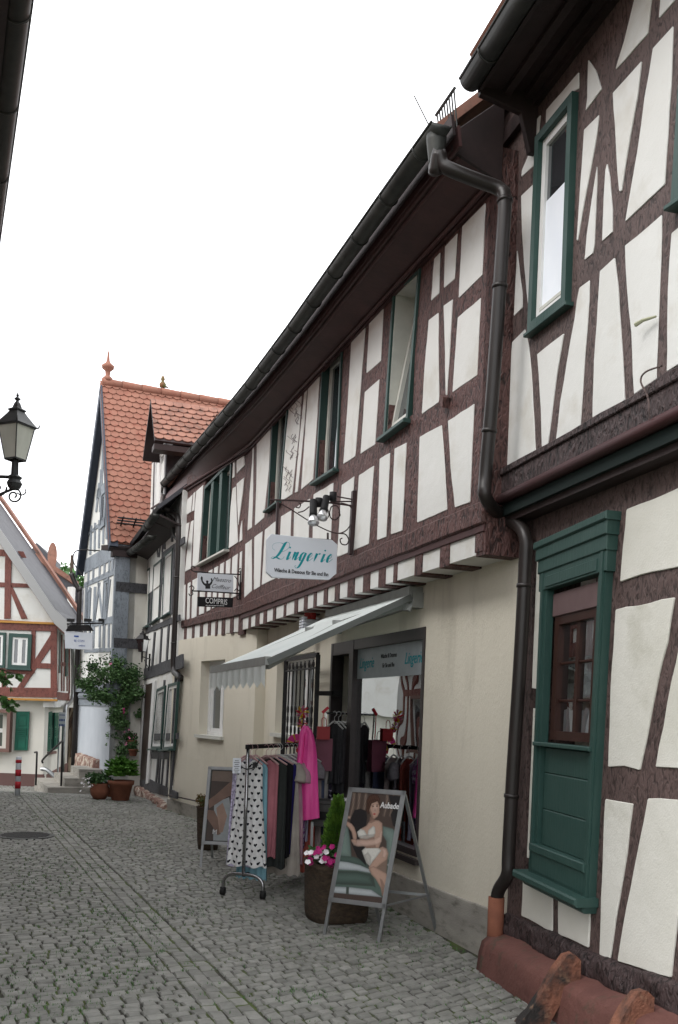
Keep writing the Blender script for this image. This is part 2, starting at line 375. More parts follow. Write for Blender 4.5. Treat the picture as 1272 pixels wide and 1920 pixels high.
M['soil'] = nmat('potting_soil', (.03, .022, .016), .95, bump=.5, bscale=40)
M['wicker'] = nmat('brown_woven_planter', (.095, .068, .045), .8, col2=(.05, .036, .026), nscale=18, stretch=(1, 1, 2.5), bump=1, bscale=45, bstretch=(1, 1, 3), bdist=.02)
# ---------------------------------------------------------------- builders for fronts
def ring(bm, pl, quad_, w, d0, d1, mi=0):
    p, i = inset2(quad_, w)
    for k in range(len(p)):
        a, b, c, d = p[k], p[(k+1) % len(p)], i[(k+1) % len(p)], i[k]
        hexa(bm, [pl.pt(*a, d0), pl.pt(*b, d0), pl.pt(*c, d0), pl.pt(*d, d0), pl.pt(*a, d1), pl.pt(*b, d1), pl.pt(*c, d1), pl.pt(*d, d1)], mi)
    return i
def bil(q, u, v):
    """q: TL, TR, BR, BL in (s,z); u to the right, v down"""
    a = Vector(q[0])*(1-u)+Vector(q[1])*u; b = Vector(q[3])*(1-u)+Vector(q[2])*u
    return tuple(a*(1-v)+b*v)
def sub(q, u0, u1, v0, v1): return [bil(q, u0, v0), bil(q, u1, v0), bil(q, u1, v1), bil(q, u0, v1)]
def shrink(q, w):
    U = (Vector(q[1])-Vector(q[0])).length; H = (Vector(q[3])-Vector(q[0])).length
    return sub(q, w/U, 1-w/U, w/H, 1-w/H)
def hole_of(q, m=.01):
    s = sorted(p[0] for p in q); z = sorted(p[1] for p in q)
    return (s[1]+m if s[1]-s[0] < .08 else s[0]+.03, s[2]-m if s[3]-s[2] < .08 else s[3]-.03, z[0]+m, z[3]-m)
def window(par, pl, px, off=0., fw=.05, proud=.03, rec=-.06, deep=-.12, casing='green', sash='white_frame', sw=.04, nu=1, nv=1, bars=(0, 0), barw=.02,
           pane='glass_dark', sill=None, sillw=.03, silld=.07, q=None, label=None, splits=None, casdeep=None):
    q = q or pl.pxs(px, off+proud)
    bm = NB(); ring(bm, pl, q, fw, deep if casdeep is None else casdeep, off+proud)
    w = obj('window', bm, M[casing], par, label=label)
    qi = shrink(q, fw)
    splits = splits or [i/nu for i in range(nu+1)]
    for a, b in zip(splits, splits[1:]):
        for j in range(nv):
            qq = sub(qi, a+.004, b-.004, j/nv, (j+1)/nv)
            bm = NB(); ring(bm, pl, qq, sw, off+rec-.04, off+rec)
            qs = shrink(qq, sw)
            for k in range(1, bars[0]+1):
                u = k/(bars[0]+1); U = (Vector(qs[1])-Vector(qs[0])).length; e = barw/U/2
                prism(bm, pl, sub(qs, u-e, u+e, 0, 1), off+rec-.03, off+rec-.004, .002)
            for k in range(1, bars[1]+1):
                v = k/(bars[1]+1); H = (Vector(qs[3])-Vector(qs[0])).length; e = barw/H/2
                prism(bm, pl, sub(qs, 0, 1, v-e, v+e), off+rec-.032, off+rec-.006, .002)
            obj('sash', bm, M[sash], w)
            bm = NB(); qp = shrink(qq, sw*.6); prism(bm, pl, qp, off+rec-.026, off+rec-.02, 0)
            obj('pane', bm, M[pane], w)
    if sill:
        a, b = Vector(q[3]), Vector(q[2]); t = (b-a).normalized()*.03
        bm = NB(); prism(bm, pl, [tuple(a-t+Vector((0, .002))), tuple(b+t+Vector((0, .002))), tuple(b+t-Vector((0, sillw))), tuple(a-t-Vector((0, sillw)))], off+.001, off+proud+silld, .004)
        obj('sill', bm, M[sill], w)
    return w, q, hole_of(qi, -.004)
def panels(par, pl, lst, off, mat, proud=.012, amp=.004, step=.10, name='plaster_panel'):
    for px in lst:
        p = pl.pxs(px, off+proud)
        w = max(a for a, b in p)-min(a for a, b in p)
        bm = NB(); prism(bm, pl, wob(p, step, amp if w > .12 else amp*.3, .006 if w > .12 else .002), off-.02, off+proud+R_.uniform(-.002, .002), .003 if w > .12 else .0015)
        obj(name, bm, M[mat], par)
def gutter(par, pts, r, name='gutter', every=.8, mat='gutter', rnd=True):
    """half-round gutter with rolled lip and brackets, along world points"""
    P = [Vector(p) for p in pts]; bm = NB(); n = 10
    rings = []
    for i, p in enumerate(P):
        t = (P[min(i+1, len(P)-1)]-P[max(i-1, 0)]).normalized(); x = t.cross(Vector((0, 0, 1))).normalized()
        o = [bm.verts.new(p+x*math.cos(math.pi+math.pi*k/n)*r+Vector((0, 0, math.sin(math.pi+math.pi*k/n)*r))) for k in range(n+1)]
        q = [bm.verts.new(p+x*math.cos(math.pi+math.pi*k/n)*(r-.004)+Vector((0, 0, math.sin(math.pi+math.pi*k/n)*(r-.004)))) for k in range(n+1)]
        rings.append(o+q[::-1])
    m = len(rings[0])
    for A, B in zip(rings, rings[1:]):
        for k in range(m):
            f = bm.faces.new((A[k], A[(k+1) % m], B[(k+1) % m], B[k])); f.smooth = True
    # end caps
    for e in (0, -1): bm.faces.new([v for v in rings[e][:n+1]])
    g = obj(name, bm, M[mat], par, smooth=True)
    bm = NB()
    for sgn in (-1, 1):
        for a, b in zip(P, P[1:]):
            t = (b-a).normalized(); x = t.cross(Vector((0, 0, 1))).normalized()
            tube(bm, [a+x*sgn*r, b+x*sgn*r], .010, 6)
    obj('gutter_lip', bm, M[mat], g, smooth=True)
    L_ = 0; nxt = .3
    for a, b in zip(P, P[1:]):
        l = (b-a).length; t = (b-a)/l; x = t.cross(Vector((0, 0, 1))).normalized()
        while nxt < L_+l:
            c = a+t*(nxt-L_); bm = NB()
            tube(bm, [c+x*math.cos(math.pi+math.pi*k/8)*(r+.004)+Vector((0, 0, math.sin(math.pi+math.pi*k/8)*(r+.004))) for k in range(9)], .0065, 5)
            obj('gutter_bracket', bm, M[mat], g, smooth=True); nxt += every
        L_ += l
    return g
def pipe(par, pts, r, mat, name='downpipe', joints=(), n=4):
    P = smooth_pts(pts, n); bm = NB(); tube(bm, P, r, 16); g = obj(name, bm, M[mat], par, smooth=True)
    for z in joints:
        for a, b in zip(P, P[1:]):
            if (a.z-z)*(b.z-z) <= 0 and abs(a.z-b.z) > 1e-4:
                t = (a.z-z)/(a.z-b.z); c = a.lerp(b, t); d = (b-a).normalized(); bm = NB()
                tube(bm, [c-d*.012, c+d*.012], r+.007, 16); obj('pipe_collar', bm, M[mat], g, smooth=True); break
    return g
def tiles(par, O, ex, eu, W, H, nx, ny, mat, name='roof_tiles', clip=None, thick=.018):
    """beaver-tail tiles laid in real overlapping rows on the slope O + ex*W + eu*H"""
    bm = NB(); ex = Vector(ex).normalized(); eu = Vector(eu).normalized(); nn = ex.cross(eu).normalized()
    if nn.z < 0: nn = -nn
    O = Vector(O); w = W/nx; h = H/ny
    quad(bm, O-nn*.03, O+ex*W-nn*.03, O+ex*W+eu*H-nn*.03, O+eu*H-nn*.03)
    for j in range(ny):
        for i in range(-1, nx+1):
            x0 = (i+(.5 if j % 2 else 0))*w; x1 = x0+w*.97
            x0c, x1c = max(0, x0), min(W, x1)
            if x1c-x0c < w*.1: continue
            y0 = j*h; y1 = y0+h*1.25; lift = .022+R_.uniform(-.003, .004)
            pts = []
            for k in range(7):
                u = x0c+(x1c-x0c)*k/6; q = (u-(x0+x1)/2)/(w/2); pts.append((u, y0+.34*h*q*q, lift))
            pts += [(x1c, y1, 0), (x0c, y1, 0)]
            if clip and not clip((x0c+x1c)/2/W, (y0+h*.5)/H): continue
            top = [bm.verts.new(O+ex*a+eu*b+nn*(c+.006)) for a, b, c in pts]; bot = [bm.verts.new(O+ex*a+eu*b+nn*(c-thick+.006)) for a, b, c in pts]
            bm.faces.new(top)
            for k in range(len(pts)-1): bm.faces.new((top[k], top[k+1], bot[k+1], bot[k]))
    return obj(name, bm, M[mat], par)
def ridge(par, a, b, r, mat, n):
    bm = NB(); a = Vector(a); b = Vector(b)
    for k in range(n):
        p = a.lerp(b, k/n); q = a.lerp(b, (k+1.08)/n); tube(bm, [p, q], [r, r*.86], 10)
    return obj('ridge_tiles', bm, M[mat], par, smooth=True)
def slab4(bm, a, b, c, d, th):
    a, b, c, d = map(Vector, (a, b, c, d)); n = (b-a).cross(d-a).normalized()*th
    hexa(bm, [a, b, c, d, a+n, b+n, c+n, d+n])
# ---------------------------------------------------------------- the planes of the fronts
AM = -18.9
ML = PL((1.10, 6.88), AM)                 # ground floor of the shop house
MU = PL((1.10, 6.88), AM, .27)            # its jettied upper floor, near part
kx = MU.pix(455, 1100)[0]
MF = PL(MU.pt(kx, 0).xy, -27.)            # upper floor beyond the bend
SE = 6.55
LF = PL(ML.pt(SE, 0, .15).xy, -29.)       # ground floor beyond the step
s_, z_ = ML.pix(955, 1600); CR = ML.pt(s_, 0)
AR = -15.3
RL = PL(CR.xy, AR); RU = PL(CR.xy, AR, .12)
# ================================================================ RIGHT HOUSE
RH = thing('timbered_house', (CR.x, CR.y, 0), 'tall half-timbered house with grey-brown timbers, green windows and red stone plinth, nearest on the right', 'house')
w1, q1, h1 = window(RH, RU, [(1003, 257), (1073, 170), (1059, 568), (988, 624)], .0, fw=.054, proud=.045, rec=.012, deep=-.15, casdeep=-.05, casing='green', sash='white_frame', sw=.05, bars=(0, 0), pane='glass_dark', sill='green', sillw=.022, silld=.012, label='green framed window with a white roller blind half way up')
bq = shrink(q1, .1)
bm = NB(); prism(bm, RU, sub(bq, 0, 1, .34, 1), -.006, -.003, 0); obj('sky_reflection_sheet', bm, M['sky_reflection'], w1)  # pale sheet, painted reflection of the sky in the lower glass
bm = NB(); prism(bm, RU, [bil(bq, .0, .975), bil(bq, 1, .975), bil(bq, 1, 1.0), bil(bq, 0, 1.0)], -.02, .015, .003); obj('bottom_rail', bm, M['cream_frame'], w1)
w2, q2, h2 = window(RH, RU, [(1271, 160), (1350, 60), (1352, 320), (1257, 384)], .0, fw=.062, proud=.055, rec=-.005, casdeep=.0, casing='green', sash='white_frame', sw=.035, pane='glass_dark', sill='green', sillw=.022, silld=.02, label='green framed window cut by the right edge of the photo')
bm = NB()
wallgrid(bm, RU, -4.2, .30, 3.23, 6.0, -.20, 0, (h1, h2))
obj('timber_frame', bm, M['timber_brown'], RH)
RUP = [
 [(960,641),(984,617),(991,649),(996,701),(1004,852),(946,879)],
 [(969,469),(979,550),(979,577),(963,593)],
 [(977,367),(1000,345),(994,560),(990,572),(983,500),(979,440)],
 [(1013,215),(1010,245),(1000,311),(977,332),(978,319),(989,294),(994,270),(1002,227)],
 [(1023,235),(1024,206),(1085,135),(1085,166),(1073,172)],
 [(1103,112),(1117,132),(1128,167),(1098,208),(1101,186)],
 [(1095,243),(1123,215),(1118,258),(1107,319),(1092,397),(1083,451),(1081,451),(1085,392),(1091,307)],
 [(1119,312),(1119,345),(1114,460),(1111,475),(1096,487),(1100,440),(1110,370)],
 [(1138,307),(1143,331),(1148,392),(1148,435),(1129,452),(1132,368),(1135,319)],
 [(1203,114),(1195,181),(1181,258),(1165,359),(1161,359),(1156,294),(1153,233),(1149,174)],
 [(1224,90),(1262,48),(1258,159),(1246,346),(1172,416),(1178,380),(1195,282),(1208,184)],
 [(1200,-40),(1226,-40),(1221,0),(1214,64),(1154,131),(1156,123),(1171,74),(1189,0)],
 [(1243,-40),(1275,-40),(1264,2),(1235,35),(1238,0)],
 [(1171,460),(1240,402),(1240,440),(1236,544),(1234,597),(1230,691),(1230,711),(1188,740),(1183,623),(1175,544)],
 [(1125,508),(1152,483),(1159,539),(1164,623),(1171,751),(1111,792),(1114,675),(1121,571)],
 [(1086,539),(1105,525),(1104,565),(1100,623),(1094,701),(1087,807),(1041,833),(1050,753),(1063,675),(1077,597),(1081,563)],
 [(1007,664),(1057,625),(1044,701),(1026,839),(1016,843),(1014,766),(1010,701)],
 [(1259,437),(1330,375),(1330,650),(1250,697),(1252,544)],
 [(1283,30),(1330,-20),(1330,60),(1280,120)],
]
panels(RH, RU, RUP, 0, 'plaster', .007)
# a stub of old cable on the plaster and its wire down the beam
bm = NB(); tube(bm, [RU.pt(*RU.pix(1240, 595), .03), RU.pt(*RU.pix(1222, 603), .05), RU.pt(*RU.pix(1211, 612), .06)], [.006, .009, .012], 6)
obj('cable_stub', bm, nmat('frayed_cable', (.35, .36, .25), .9), RH)
bm = NB(); tube(bm, smooth_pts([RU.pt(*RU.pix(x, y), .09) for x, y in ((1272, 690), (1240, 702), (1231, 720), (1245, 750), (1247, 790))]), .005, 5); obj('hanging_wire', bm, M['timber_brown'], RH)
# jetty: hewn sill, roll moulding, green board, black soffit
a0 = RU.pix(935, 905)[0]; zb = RU.pix(1100, 855)[1]
sb = []
for k in range(15):
    s = .28-4.4*k/14; sb.append((s, 3.42+R_.uniform(-.008, .008)))
bm = NB(); prism(bm, RU, sb+[(-4.2, 3.23), (.30, 3.23)], -.02, .045, .01); obj('sill_beam', bm, M['timber_dark'], RH)
bm = NB(); prism(bm, RU, [(s, z+.0+R_.uniform(0, .02)) for s, z in sb]+[(-4.15, 3.375), (.27, 3.375)], .046, .062, .006); obj('split_board', bm, M['timber_dark'], RH)
bm = NB(); tube(bm, [RU.pt(.30, 3.21, .052), RU.pt(-4.2, 3.21, .052)], .034, 12); obj('roll_moulding', bm, M['board_brown'] if False else nmat('red_brown_gloss', (.062, .024, .025), .6, col2=(.05, .019, .02), nscale=3), RH, smooth=True)
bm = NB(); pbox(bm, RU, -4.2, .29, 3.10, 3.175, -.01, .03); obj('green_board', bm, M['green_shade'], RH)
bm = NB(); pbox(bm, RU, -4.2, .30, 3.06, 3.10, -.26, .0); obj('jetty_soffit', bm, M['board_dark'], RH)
# lower wall
PX = [[(1175,955),(1272,915),(1335,890),(1335,1052),(1272,1063),(1200,1078),(1163,1091)],
 [(1008,1030),(1019,1030),(1009,1292),(998,1290)], [(1000,1328),(1007,1328),(997,1610),(988,1608)],
 [(1040,1003),(1134,966),(1134,980),(1042,1014)], [(1009,1014),(1029,1008),(1029,1020),(1009,1026)],
 [(1154,1143),(1264,1120),(1251,1205),(1232,1280),(1213,1380),(1199,1444),(1170,1436),(1140,1438),(1147,1250)],
 [(1258,1280),(1275,1200),(1290,1130),(1335,1118),(1335,1442),(1229,1438)],
 [(1135,1498),(1186,1507),(1175,1600),(1160,1690),(1143,1800),(1124,1790),(1129,1650)],
 [(1215,1497),(1282,1500),(1272,1707),(1258,1833),(1200,1815),(1158,1802),(1175,1700),(1195,1600)],
 [(1300,1505),(1340,1505),(1340,1900),(1276,1850),(1290,1700)],
 [(980,1650),(1035,1675),(1035,1747),(977,1717)], [(1047,1680),(1106,1700),(1103,1777),(1047,1752)]]
bm = NB(); wallgrid(bm, RL, -4.2, .0, .15, 3.08, -.35, 0, ((-1.02, -.22, .70, 2.66),)); obj('lower_timber_frame', bm, M['timber_brown'], RH)
panels(RH, RL, PX, 0, 'plaster_aged', .009, .005)
# lower window: tall green surround over a panelled parapet
Q = lambda pts, d: RL.pxs(pts, d)
tl, tr, br, bl = Q([(1019, 1040), (1140, 990), (1103, 1690), (994, 1638)], .05)
QO = [tl, tr, br, bl]; WIN = [bil(QO, 0, .0), bil(QO, 1, .0), bil(QO, 1, 1), bil(QO, 0, 1)]
bm = NB(); ring(bm, RL, QO, .075, .0, .05); W0 = obj('window', bm, M['green'], RH, label='tall window in a dark green moulded surround with net curtains above a green wooden panel')
bm = NB(); ring(bm, RL, shrink(QO, .01), .028, .045, .066); obj('surround_moulding', bm, M['green'], W0)
c0 = sub(QO, -.06, 1.06, -.012, .085)
bm = NB(); prism(bm, RL, sub(QO, -.03, 1.03, .0, .115), .0, .062, .004); prism(bm, RL, sub(QO, -.04, 1.04, -.002, .06), .0, .072, .006)
prism(bm, RL, sub(QO, -.055, 1.055, -.02, .02), .0, .085, .006); prism(bm, RL, sub(QO, -.07, 1.07, -.040, -.017), .0, .10, .008)
prism(bm, RL, sub(QO, .10, .90, .075, .108), .0, .069, .003)
obj('cornice', bm, M['green'], W0)
bm = NB(); prism(bm, RL, sub(QO, .13, .87, .13, .20), -.02, .02, .004); obj('roller_box', bm, M['mauve_board'], W0)
# sash
QS = sub(QO, .15, .85, .20, .575)
bm = NB(); ring(bm, RL, QS, .055, -.09, .008); obj('outer_frame', bm, M['brown_frame'], W0)
for (a, b) in ((.07, .5), (.5, .93)):
    qq = sub(QS, a, b, .05, .97); bm = NB(); ring(bm, RL, qq, .018, -.055, -.01); qs = shrink(qq, .018)
    for v in (.355, .70): prism(bm, RL, sub(qs, 0, 1, v-.012, v+.012), -.045, -.015, .003)
    obj('sash', bm, M['brown_frame'], W0)
    bm = NB(); prism(bm, RL, qs, -.036, -.032, 0); obj('pane', bm, M['glass_see'], W0)
# net curtains: upper pair hanging full, lower pair with scalloped heads
def curtain(par, pl, q, d, waves, amp, mat, top=None, n=40, name='curtain'):
    bm = NB(); g = []
    for j in range(9):
        row = []
        for i in range(n+1):
            u = i/n; v = j/8
            if top: v = top(u)+(1-top(u))*v
            s, z = bil(q, u, v); row.append(bm.verts.new(pl.pt(s, z, d+amp*math.sin(u*waves*6.283)*(.6+.4*v))))
        g.append(row)
    for j in range(8):
        for i in range(n): bm.faces.new((g[j][i], g[j][i+1], g[j+1][i+1], g[j+1][i]))
    return obj(name, bm, M[mat], par, smooth=True)
M['net'] = nmat('white_net_curtain', (.8, .83, .87), .9, col2=(.66, .7, .75), nscale=30, stretch=(1, 1, .05))
curtain(W0, RL, sub(QS, .55, .93, .06, .66), -.05, 5, .006, 'net')
curtain(W0, RL, sub(QS, .12, .48, .70, .95), -.05, 5, .006, 'net', lambda u: .12+.12*abs(math.cos(u*6.3)))
curtain(W0, RL, sub(QS, .54, .92, .70, .95), -.05, 5, .006, 'net', lambda u: .12+.12*abs(math.cos(u*6.3)))
bm = NB(); prism(bm, RL, sub(QS, -.1, 1.1, -.1, 1.1), -.6, -.55, 0); obj('dark_room', bm, M['interior'], W0)
bm = NB(); prism(bm, RL, sub(QO, .03, .97, .585, .597), -.0, .085, .004)
pp = sub(QO, .12, .88, .60, .90); prism(bm, RL, pp, -.03, .018, .0)
for a, b in ((0, .26), (.263, .63), (.633, 1)): prism(bm, RL, sub(pp, 0.0, 1.0, a, b), .0, .026, .006)
prism(bm, RL, sub(QO, .02, .98, .905, .99), .0, .066, .008); prism(bm, RL, sub(QO, .03, .97, .90, .925), .0, .08, .006)
obj('parapet_panel', bm, M['green'], W0)
a, b = Vector(bl), Vector(br)
bm = NB()
prism(bm, RL, [tuple(a+Vector((.06, .02))), tuple(b+Vector((-.03, .02))), tuple(b+Vector((-.03, -.03))), tuple(a+Vector((.06, -.03)))], .0, .15, .012)
prism(bm, RL, [tuple(a+Vector((.04, -.03))), tuple(b+Vector((-.015, -.03))), tuple(b+Vector((-.01, -.07))), tuple(a+Vector((.02, -.07)))], .0, .09, .012)
obj('window_shelf', bm, M['green'], W0)
# hewn sill beam, corner post, plinth
def lumpy(par, pl, s0, s1, zt, zb, d0, d1, mat, name, n=40, m=9, amp=.02, f=4.):
    """a rough log-like beam: noise-displaced grid over a rounded section"""
    bm = NB(); g = []
    for i in range(n+1):
        s = s0+(s1-s0)*i/n; row = []
        for j in range(m+1):
            a = math.pi*j/m; t = zt(s) if callable(zt) else zt; b_ = zb(s) if callable(zb) else zb
            z = (t+b_)/2+(t-b_)/2*math.cos(a)**1; d = d0+(d1-d0)*abs(math.sin(a))**.35
            k = noise.noise(Vector((s*f, z*f*2.2, d*3+7.3)))*amp+noise.noise(Vector((s*f*4, z*f*6, 1.3)))*amp*.45
            row.append(bm.verts.new(pl.pt(s, z+k*.5, d+k)))
        g.append(row)
    for A, B in zip(g, g[1:]):
        for j in range(m): bm.faces.new((A[j], A[j+1], B[j+1], B[j]))
    bm.faces.new(g[0]); bm.faces.new(g[-1][::-1])
    return obj(name, bm, M[mat], par, smooth=True)
sp = [RL.pix(x, y, .0) for x, y in ((975, 1722), (1040, 1750), (1103, 1780), (1160, 1806), (1258, 1838), (1340, 1880))]
def top_s(s):
    for (a, za), (b, zb_) in zip(sp, sp[1:]):
        if b <= s <= a: return zb_+(za-zb_)*(s-b)/(a-b)
    return sp[0][1] if s > sp[0][0] else sp[-1][1]
lumpy(RH, RL, -.02, -4.2, lambda s: top_s(s)+.012, lambda s: top_s(s)-.17, -.05, .055, 'timber_dark', 'knotty_sill_beam', 90, 10, .03, 5)
bm = NB()
g = []
for i in range(61):
    s = -.03-4.2*i/60; zt = top_s(s)-.135; row = []
    for d, z in ((.0, zt+.02), (.05, zt), (.15, zt-.022), (.195, zt-.05), (.205, zt-.09), (.215, .12), (.225, .0), (.23, -.08)):
        k = noise.noise(Vector((s*3, z*4, d*5)))*.014
        row.append(bm.verts.new(RL.pt(s, z+k, d+k)))
    g.append(row)
for A, B in zip(g, g[1:]):
    for j in range(len(A)-1): bm.faces.new((A[j], A[j+1], B[j+1], B[j]))
bm.faces.new(g[0]+[bm.verts.new(RL.pt(-.03, -.08, 0))])
obj('stone_plinth', bm, M['sandstone_red'], RH, smooth=True)
# eaves, soffit and roof
GR = [RU.pt(s, 5.84, .48) for s in (RU.pix(880, 196, .48)[0], -1.5, -2.8, -4.2)]
gutter(RH, GR, .072, every=1.0)
sg = RU.pix(880, 196, .48)[0]
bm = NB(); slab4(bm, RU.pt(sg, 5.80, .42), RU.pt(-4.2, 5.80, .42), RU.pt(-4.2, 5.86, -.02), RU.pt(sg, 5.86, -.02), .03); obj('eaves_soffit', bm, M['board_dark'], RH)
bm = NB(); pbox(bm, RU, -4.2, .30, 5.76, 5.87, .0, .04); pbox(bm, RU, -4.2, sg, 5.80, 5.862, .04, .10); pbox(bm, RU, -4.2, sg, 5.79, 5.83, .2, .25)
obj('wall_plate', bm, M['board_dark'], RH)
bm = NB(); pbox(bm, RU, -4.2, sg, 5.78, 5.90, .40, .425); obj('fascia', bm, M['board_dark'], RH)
bm = NB(); prism(bm, PL(RU.pt(sg, 0, -.0).xy, RU.a-90), [(-0.02, 5.45), (.05, 5.45), (.12, 5.7), (.41, 5.76), (.42, 5.93), (-.02, 6.3)], -.02, .02, .004); pbox(bm, RU, sg, .30, 5.3, 6.2, -.24, -.01); obj('eaves_end_board', bm, M['board_dark'], RH)
def roofbox(par, pl, s0, s1, ze, de, dr, zr, dback, mat, th=.06):
    bm = NB()
    slab4(bm, pl.pt(s0, ze, de), pl.pt(s1, ze, de), pl.pt(s1, zr, dr), pl.pt(s0, zr, dr), -th)
    slab4(bm, pl.pt(s0, ze, dback), pl.pt(s1, ze, dback), pl.pt(s1, zr, dr), pl.pt(s0, zr, dr), th)
    obj('roof', bm, M[mat], par)
roofbox(RH, RU, -4.2, sg-.02, 5.95, .46, -3.6, 9.6, -7.8, 'tile_old')
bm = NB()
for e in (-4.2, .28): bm.faces.new([bm.verts.new(RU.pt(e, z, d)) for d, z in ((-.21, .0), (-.21, 5.9), (-3.6, 9.4), (-7, 5.9), (-7, 0))])
pbox(bm, RU, -4.2, .28, 0, 5.8, -7.05, -7.0)
obj('gable_wall', bm, M['plaster_warm'], RH)
# ================================================================ SHOP HOUSE
SH = thing('timbered_shop_house', tuple(ML.P), 'long shop house with cream ground floor, brown-red timbers, dark gutter and hanging signs', 'house')
s0 = MU.pix(932, 400)[0]
z0b, ztop = 3.03, 5.62
wa, qa, ha = window(SH, MU, [(736, 545), (787, 498), (764, 787), (718, 822)], 0, fw=.04, proud=.02, rec=-.27, deep=-.30, casdeep=-.04, casing='green', sash='cream_frame', sw=.03, pane='room_beige', sill='green', sillw=.03, silld=.05, label='green framed window with its inner sash tilted open')
wb, qb, hb = window(SH, MU, [(604, 678), (641, 642), (631, 880), (590, 906)], 0, fw=.04, proud=.02, rec=-.06, casing='green_deep', sash='cream_frame', sw=.05, pane='glass_dark', sill='green', sillw=.025, silld=.05)
wc, qc, hc = window(SH, MU, [(511, 771), (541, 740), (524, 941), (501, 958)], 0, fw=.04, proud=.02, rec=-.06, casing='green_deep', sash='cream_frame', sw=.05, pane='glass_mid', sill='green', sillw=.025, silld=.05)
bm = NB(); wallgrid(bm, MU, s0, kx+.02, z0b+.1, ztop, -.2, 0, (ha, hb, hc)); obj('timber_frame', bm, M['timber_red'], SH)
bm = NB(); ring(bm, MU, shrink(qa, .036), .014, -.275, -.0); obj('reveal', bm, M['cream_frame'], wa)
# the tilted inner sash of the first window
qi = shrink(qa, .055); bm = NB()
def tilt(u, v):
    s, z = bil(qi, u, v); return MU.pt(s, z, -.06-.17*(1-v))
for (u0, u1, v0, v1) in ((0, 1, 0, .05), (0, 1, .95, 1), (0, .1, .05, .95), (.9, 1, .05, .95)):
    P8 = [tilt(u0, v0), tilt(u1, v0), tilt(u1, v1), tilt(u0, v1)]; hexa(bm, P8+[p+MU.n*.035 for p in P8])
obj('tilted_sash', bm, M['cream_frame'], wa)
bm = NB(); quad(bm, tilt(.05, .03), tilt(.95, .03), tilt(.95, .97), tilt(.05, .97)); obj('tilted_pane', bm, M['glass_mid'], wa)
MUP = [
 [(867,424),(910,380),(904,516),(860,559)], [(834,462),(857,437),(852,523),(832,540)], [(814,485),(825,473),(823,550),(808,564)],
 [(804,600),(822,586),(822,665),(823,754),(791,777),(796,691)], [(832,573),(849,561),(845,626),(838,741),(836,741),(834,639)],
 [(858,595),(901,558),(894,704),(848,736)], [(787,819),(828,797),(834,878),(838,956),(782,980)], [(840,789),(889,757),(881,942),(853,952),(845,878)],
 [(693,588),(719,563),(714,677),(687,700)], [(684,735),(711,711),(703,834),(676,851)], [(660,621),(686,599),(679,691),(666,856),(644,870),(652,760)],
 [(673,891),(701,873),(691,1020),(663,1032)], [(712,860),(731,849),(724,1007),(707,1013)], [(740,841),(762,830),(754,995),(733,1002)],
 [(641,909),(664,893),(655,1035),(632,1044)],
 [(581,697),(601,677),(594,796),(587,899),(565,918),(571,830),(578,726)], [(574,703),(578,700),(569,813),(558,922),(553,924),(561,830)],
 [(545,739),(567,713),(561,813),(548,927),(527,940),(533,847)], [(482,808),(508,782),(504,880),(495,971),(478,985),(481,900)],
 [(474,816),(476,814),(474,940),(472,989),(464,995),(468,926),(473,863)],
 [(460,1020),(472,1011),(472,1108),(458,1121)], [(477,1007),(492,996),(487,1100),(476,1106)], [(497,993),(521,974),(516,1085),(491,1097)],
 [(527,968),(546,957),(542,1078),(521,1086)], [(552,953),(581,935),(577,1063),(549,1076)], [(588,927),(625,905),(618,1046),(585,1059)]]
panels(SH, MU, MUP, 0, 'plaster', .006, .003)
# beyond the bend
wd_, qd, hd = window(SH, MF, [(383, 913), (434, 860), (427, 1031), (374, 1059)], 0, fw=.045, proud=.02, rec=-.07, casing='green_deep', sash='cream_frame', sw=.045, nu=3, splits=[0, .30, .64, 1], pane='glass_mid', sill='cream_frame', sillw=.03, silld=.07, label='wide window of three narrow lights in a dark green frame')
for k in (.30, .64):
    bm = NB(); prism(bm, MF, sub(shrink(qd, .045), k-.05, k+.05, 0, 1), -.12, .012, .003); obj('mullion', bm, M['green'], wd_)
fe = MF.pix(340, 1190)[0]
bm = NB(); wallgrid(bm, MF, -.0, fe, z0b+.1, ztop, -.2, 0, (hd,)); obj('far_timber_frame', bm, M['timber_red'], SH)
MFP = [[(444,849),(456,837),(459,872),(444,888)], [(438,858),(441,855),(440,894),(436,897)], [(444,907),(458,895),(455,926),(447,985),(445,941)],
 [(436,916),(442,912),(446,1017),(429,1028),(432,957)], [(454,975),(454,1012),(449,1017),(451,990)],
 [(368,921),(381,909),(378,973),(372,1054),(361,1064),(365,960)], [(363,925),(366,922),(364,957),(360,959)], [(352,936),(361,927),(358,960),(347,967)],
 [(344,985),(355,979),(352,1004),(345,1051)], [(358,978),(363,975),(359,1036),(358,1066),(347,1072),(353,1012)],
 [(340,1100),(348,1096),(346,1168),(338,1172)], [(352,1094),(357,1091),(355,1162),(350,1164)], [(361,1088),(372,1082),(368,1156),(359,1160)], [(376,1080),(386,1074),(382,1150),(373,1153)],
 [(391,1071),(398,1067),(394,1144),(387,1147)], [(402,1065),(409,1061),(405,1138),(398,1141)], [(413,1058),(420,1054),(417,1131),(409,1135)], [(424,1052),(432,1047),(429,1125),(421,1128)],
 [(436,1045),(446,1038),(442,1118),(433,1122)], [(450,1036),(454,1033),(451,1112),(447,1114)]]
panels(SH, MF, MFP, 0, 'plaster', .010, .002)
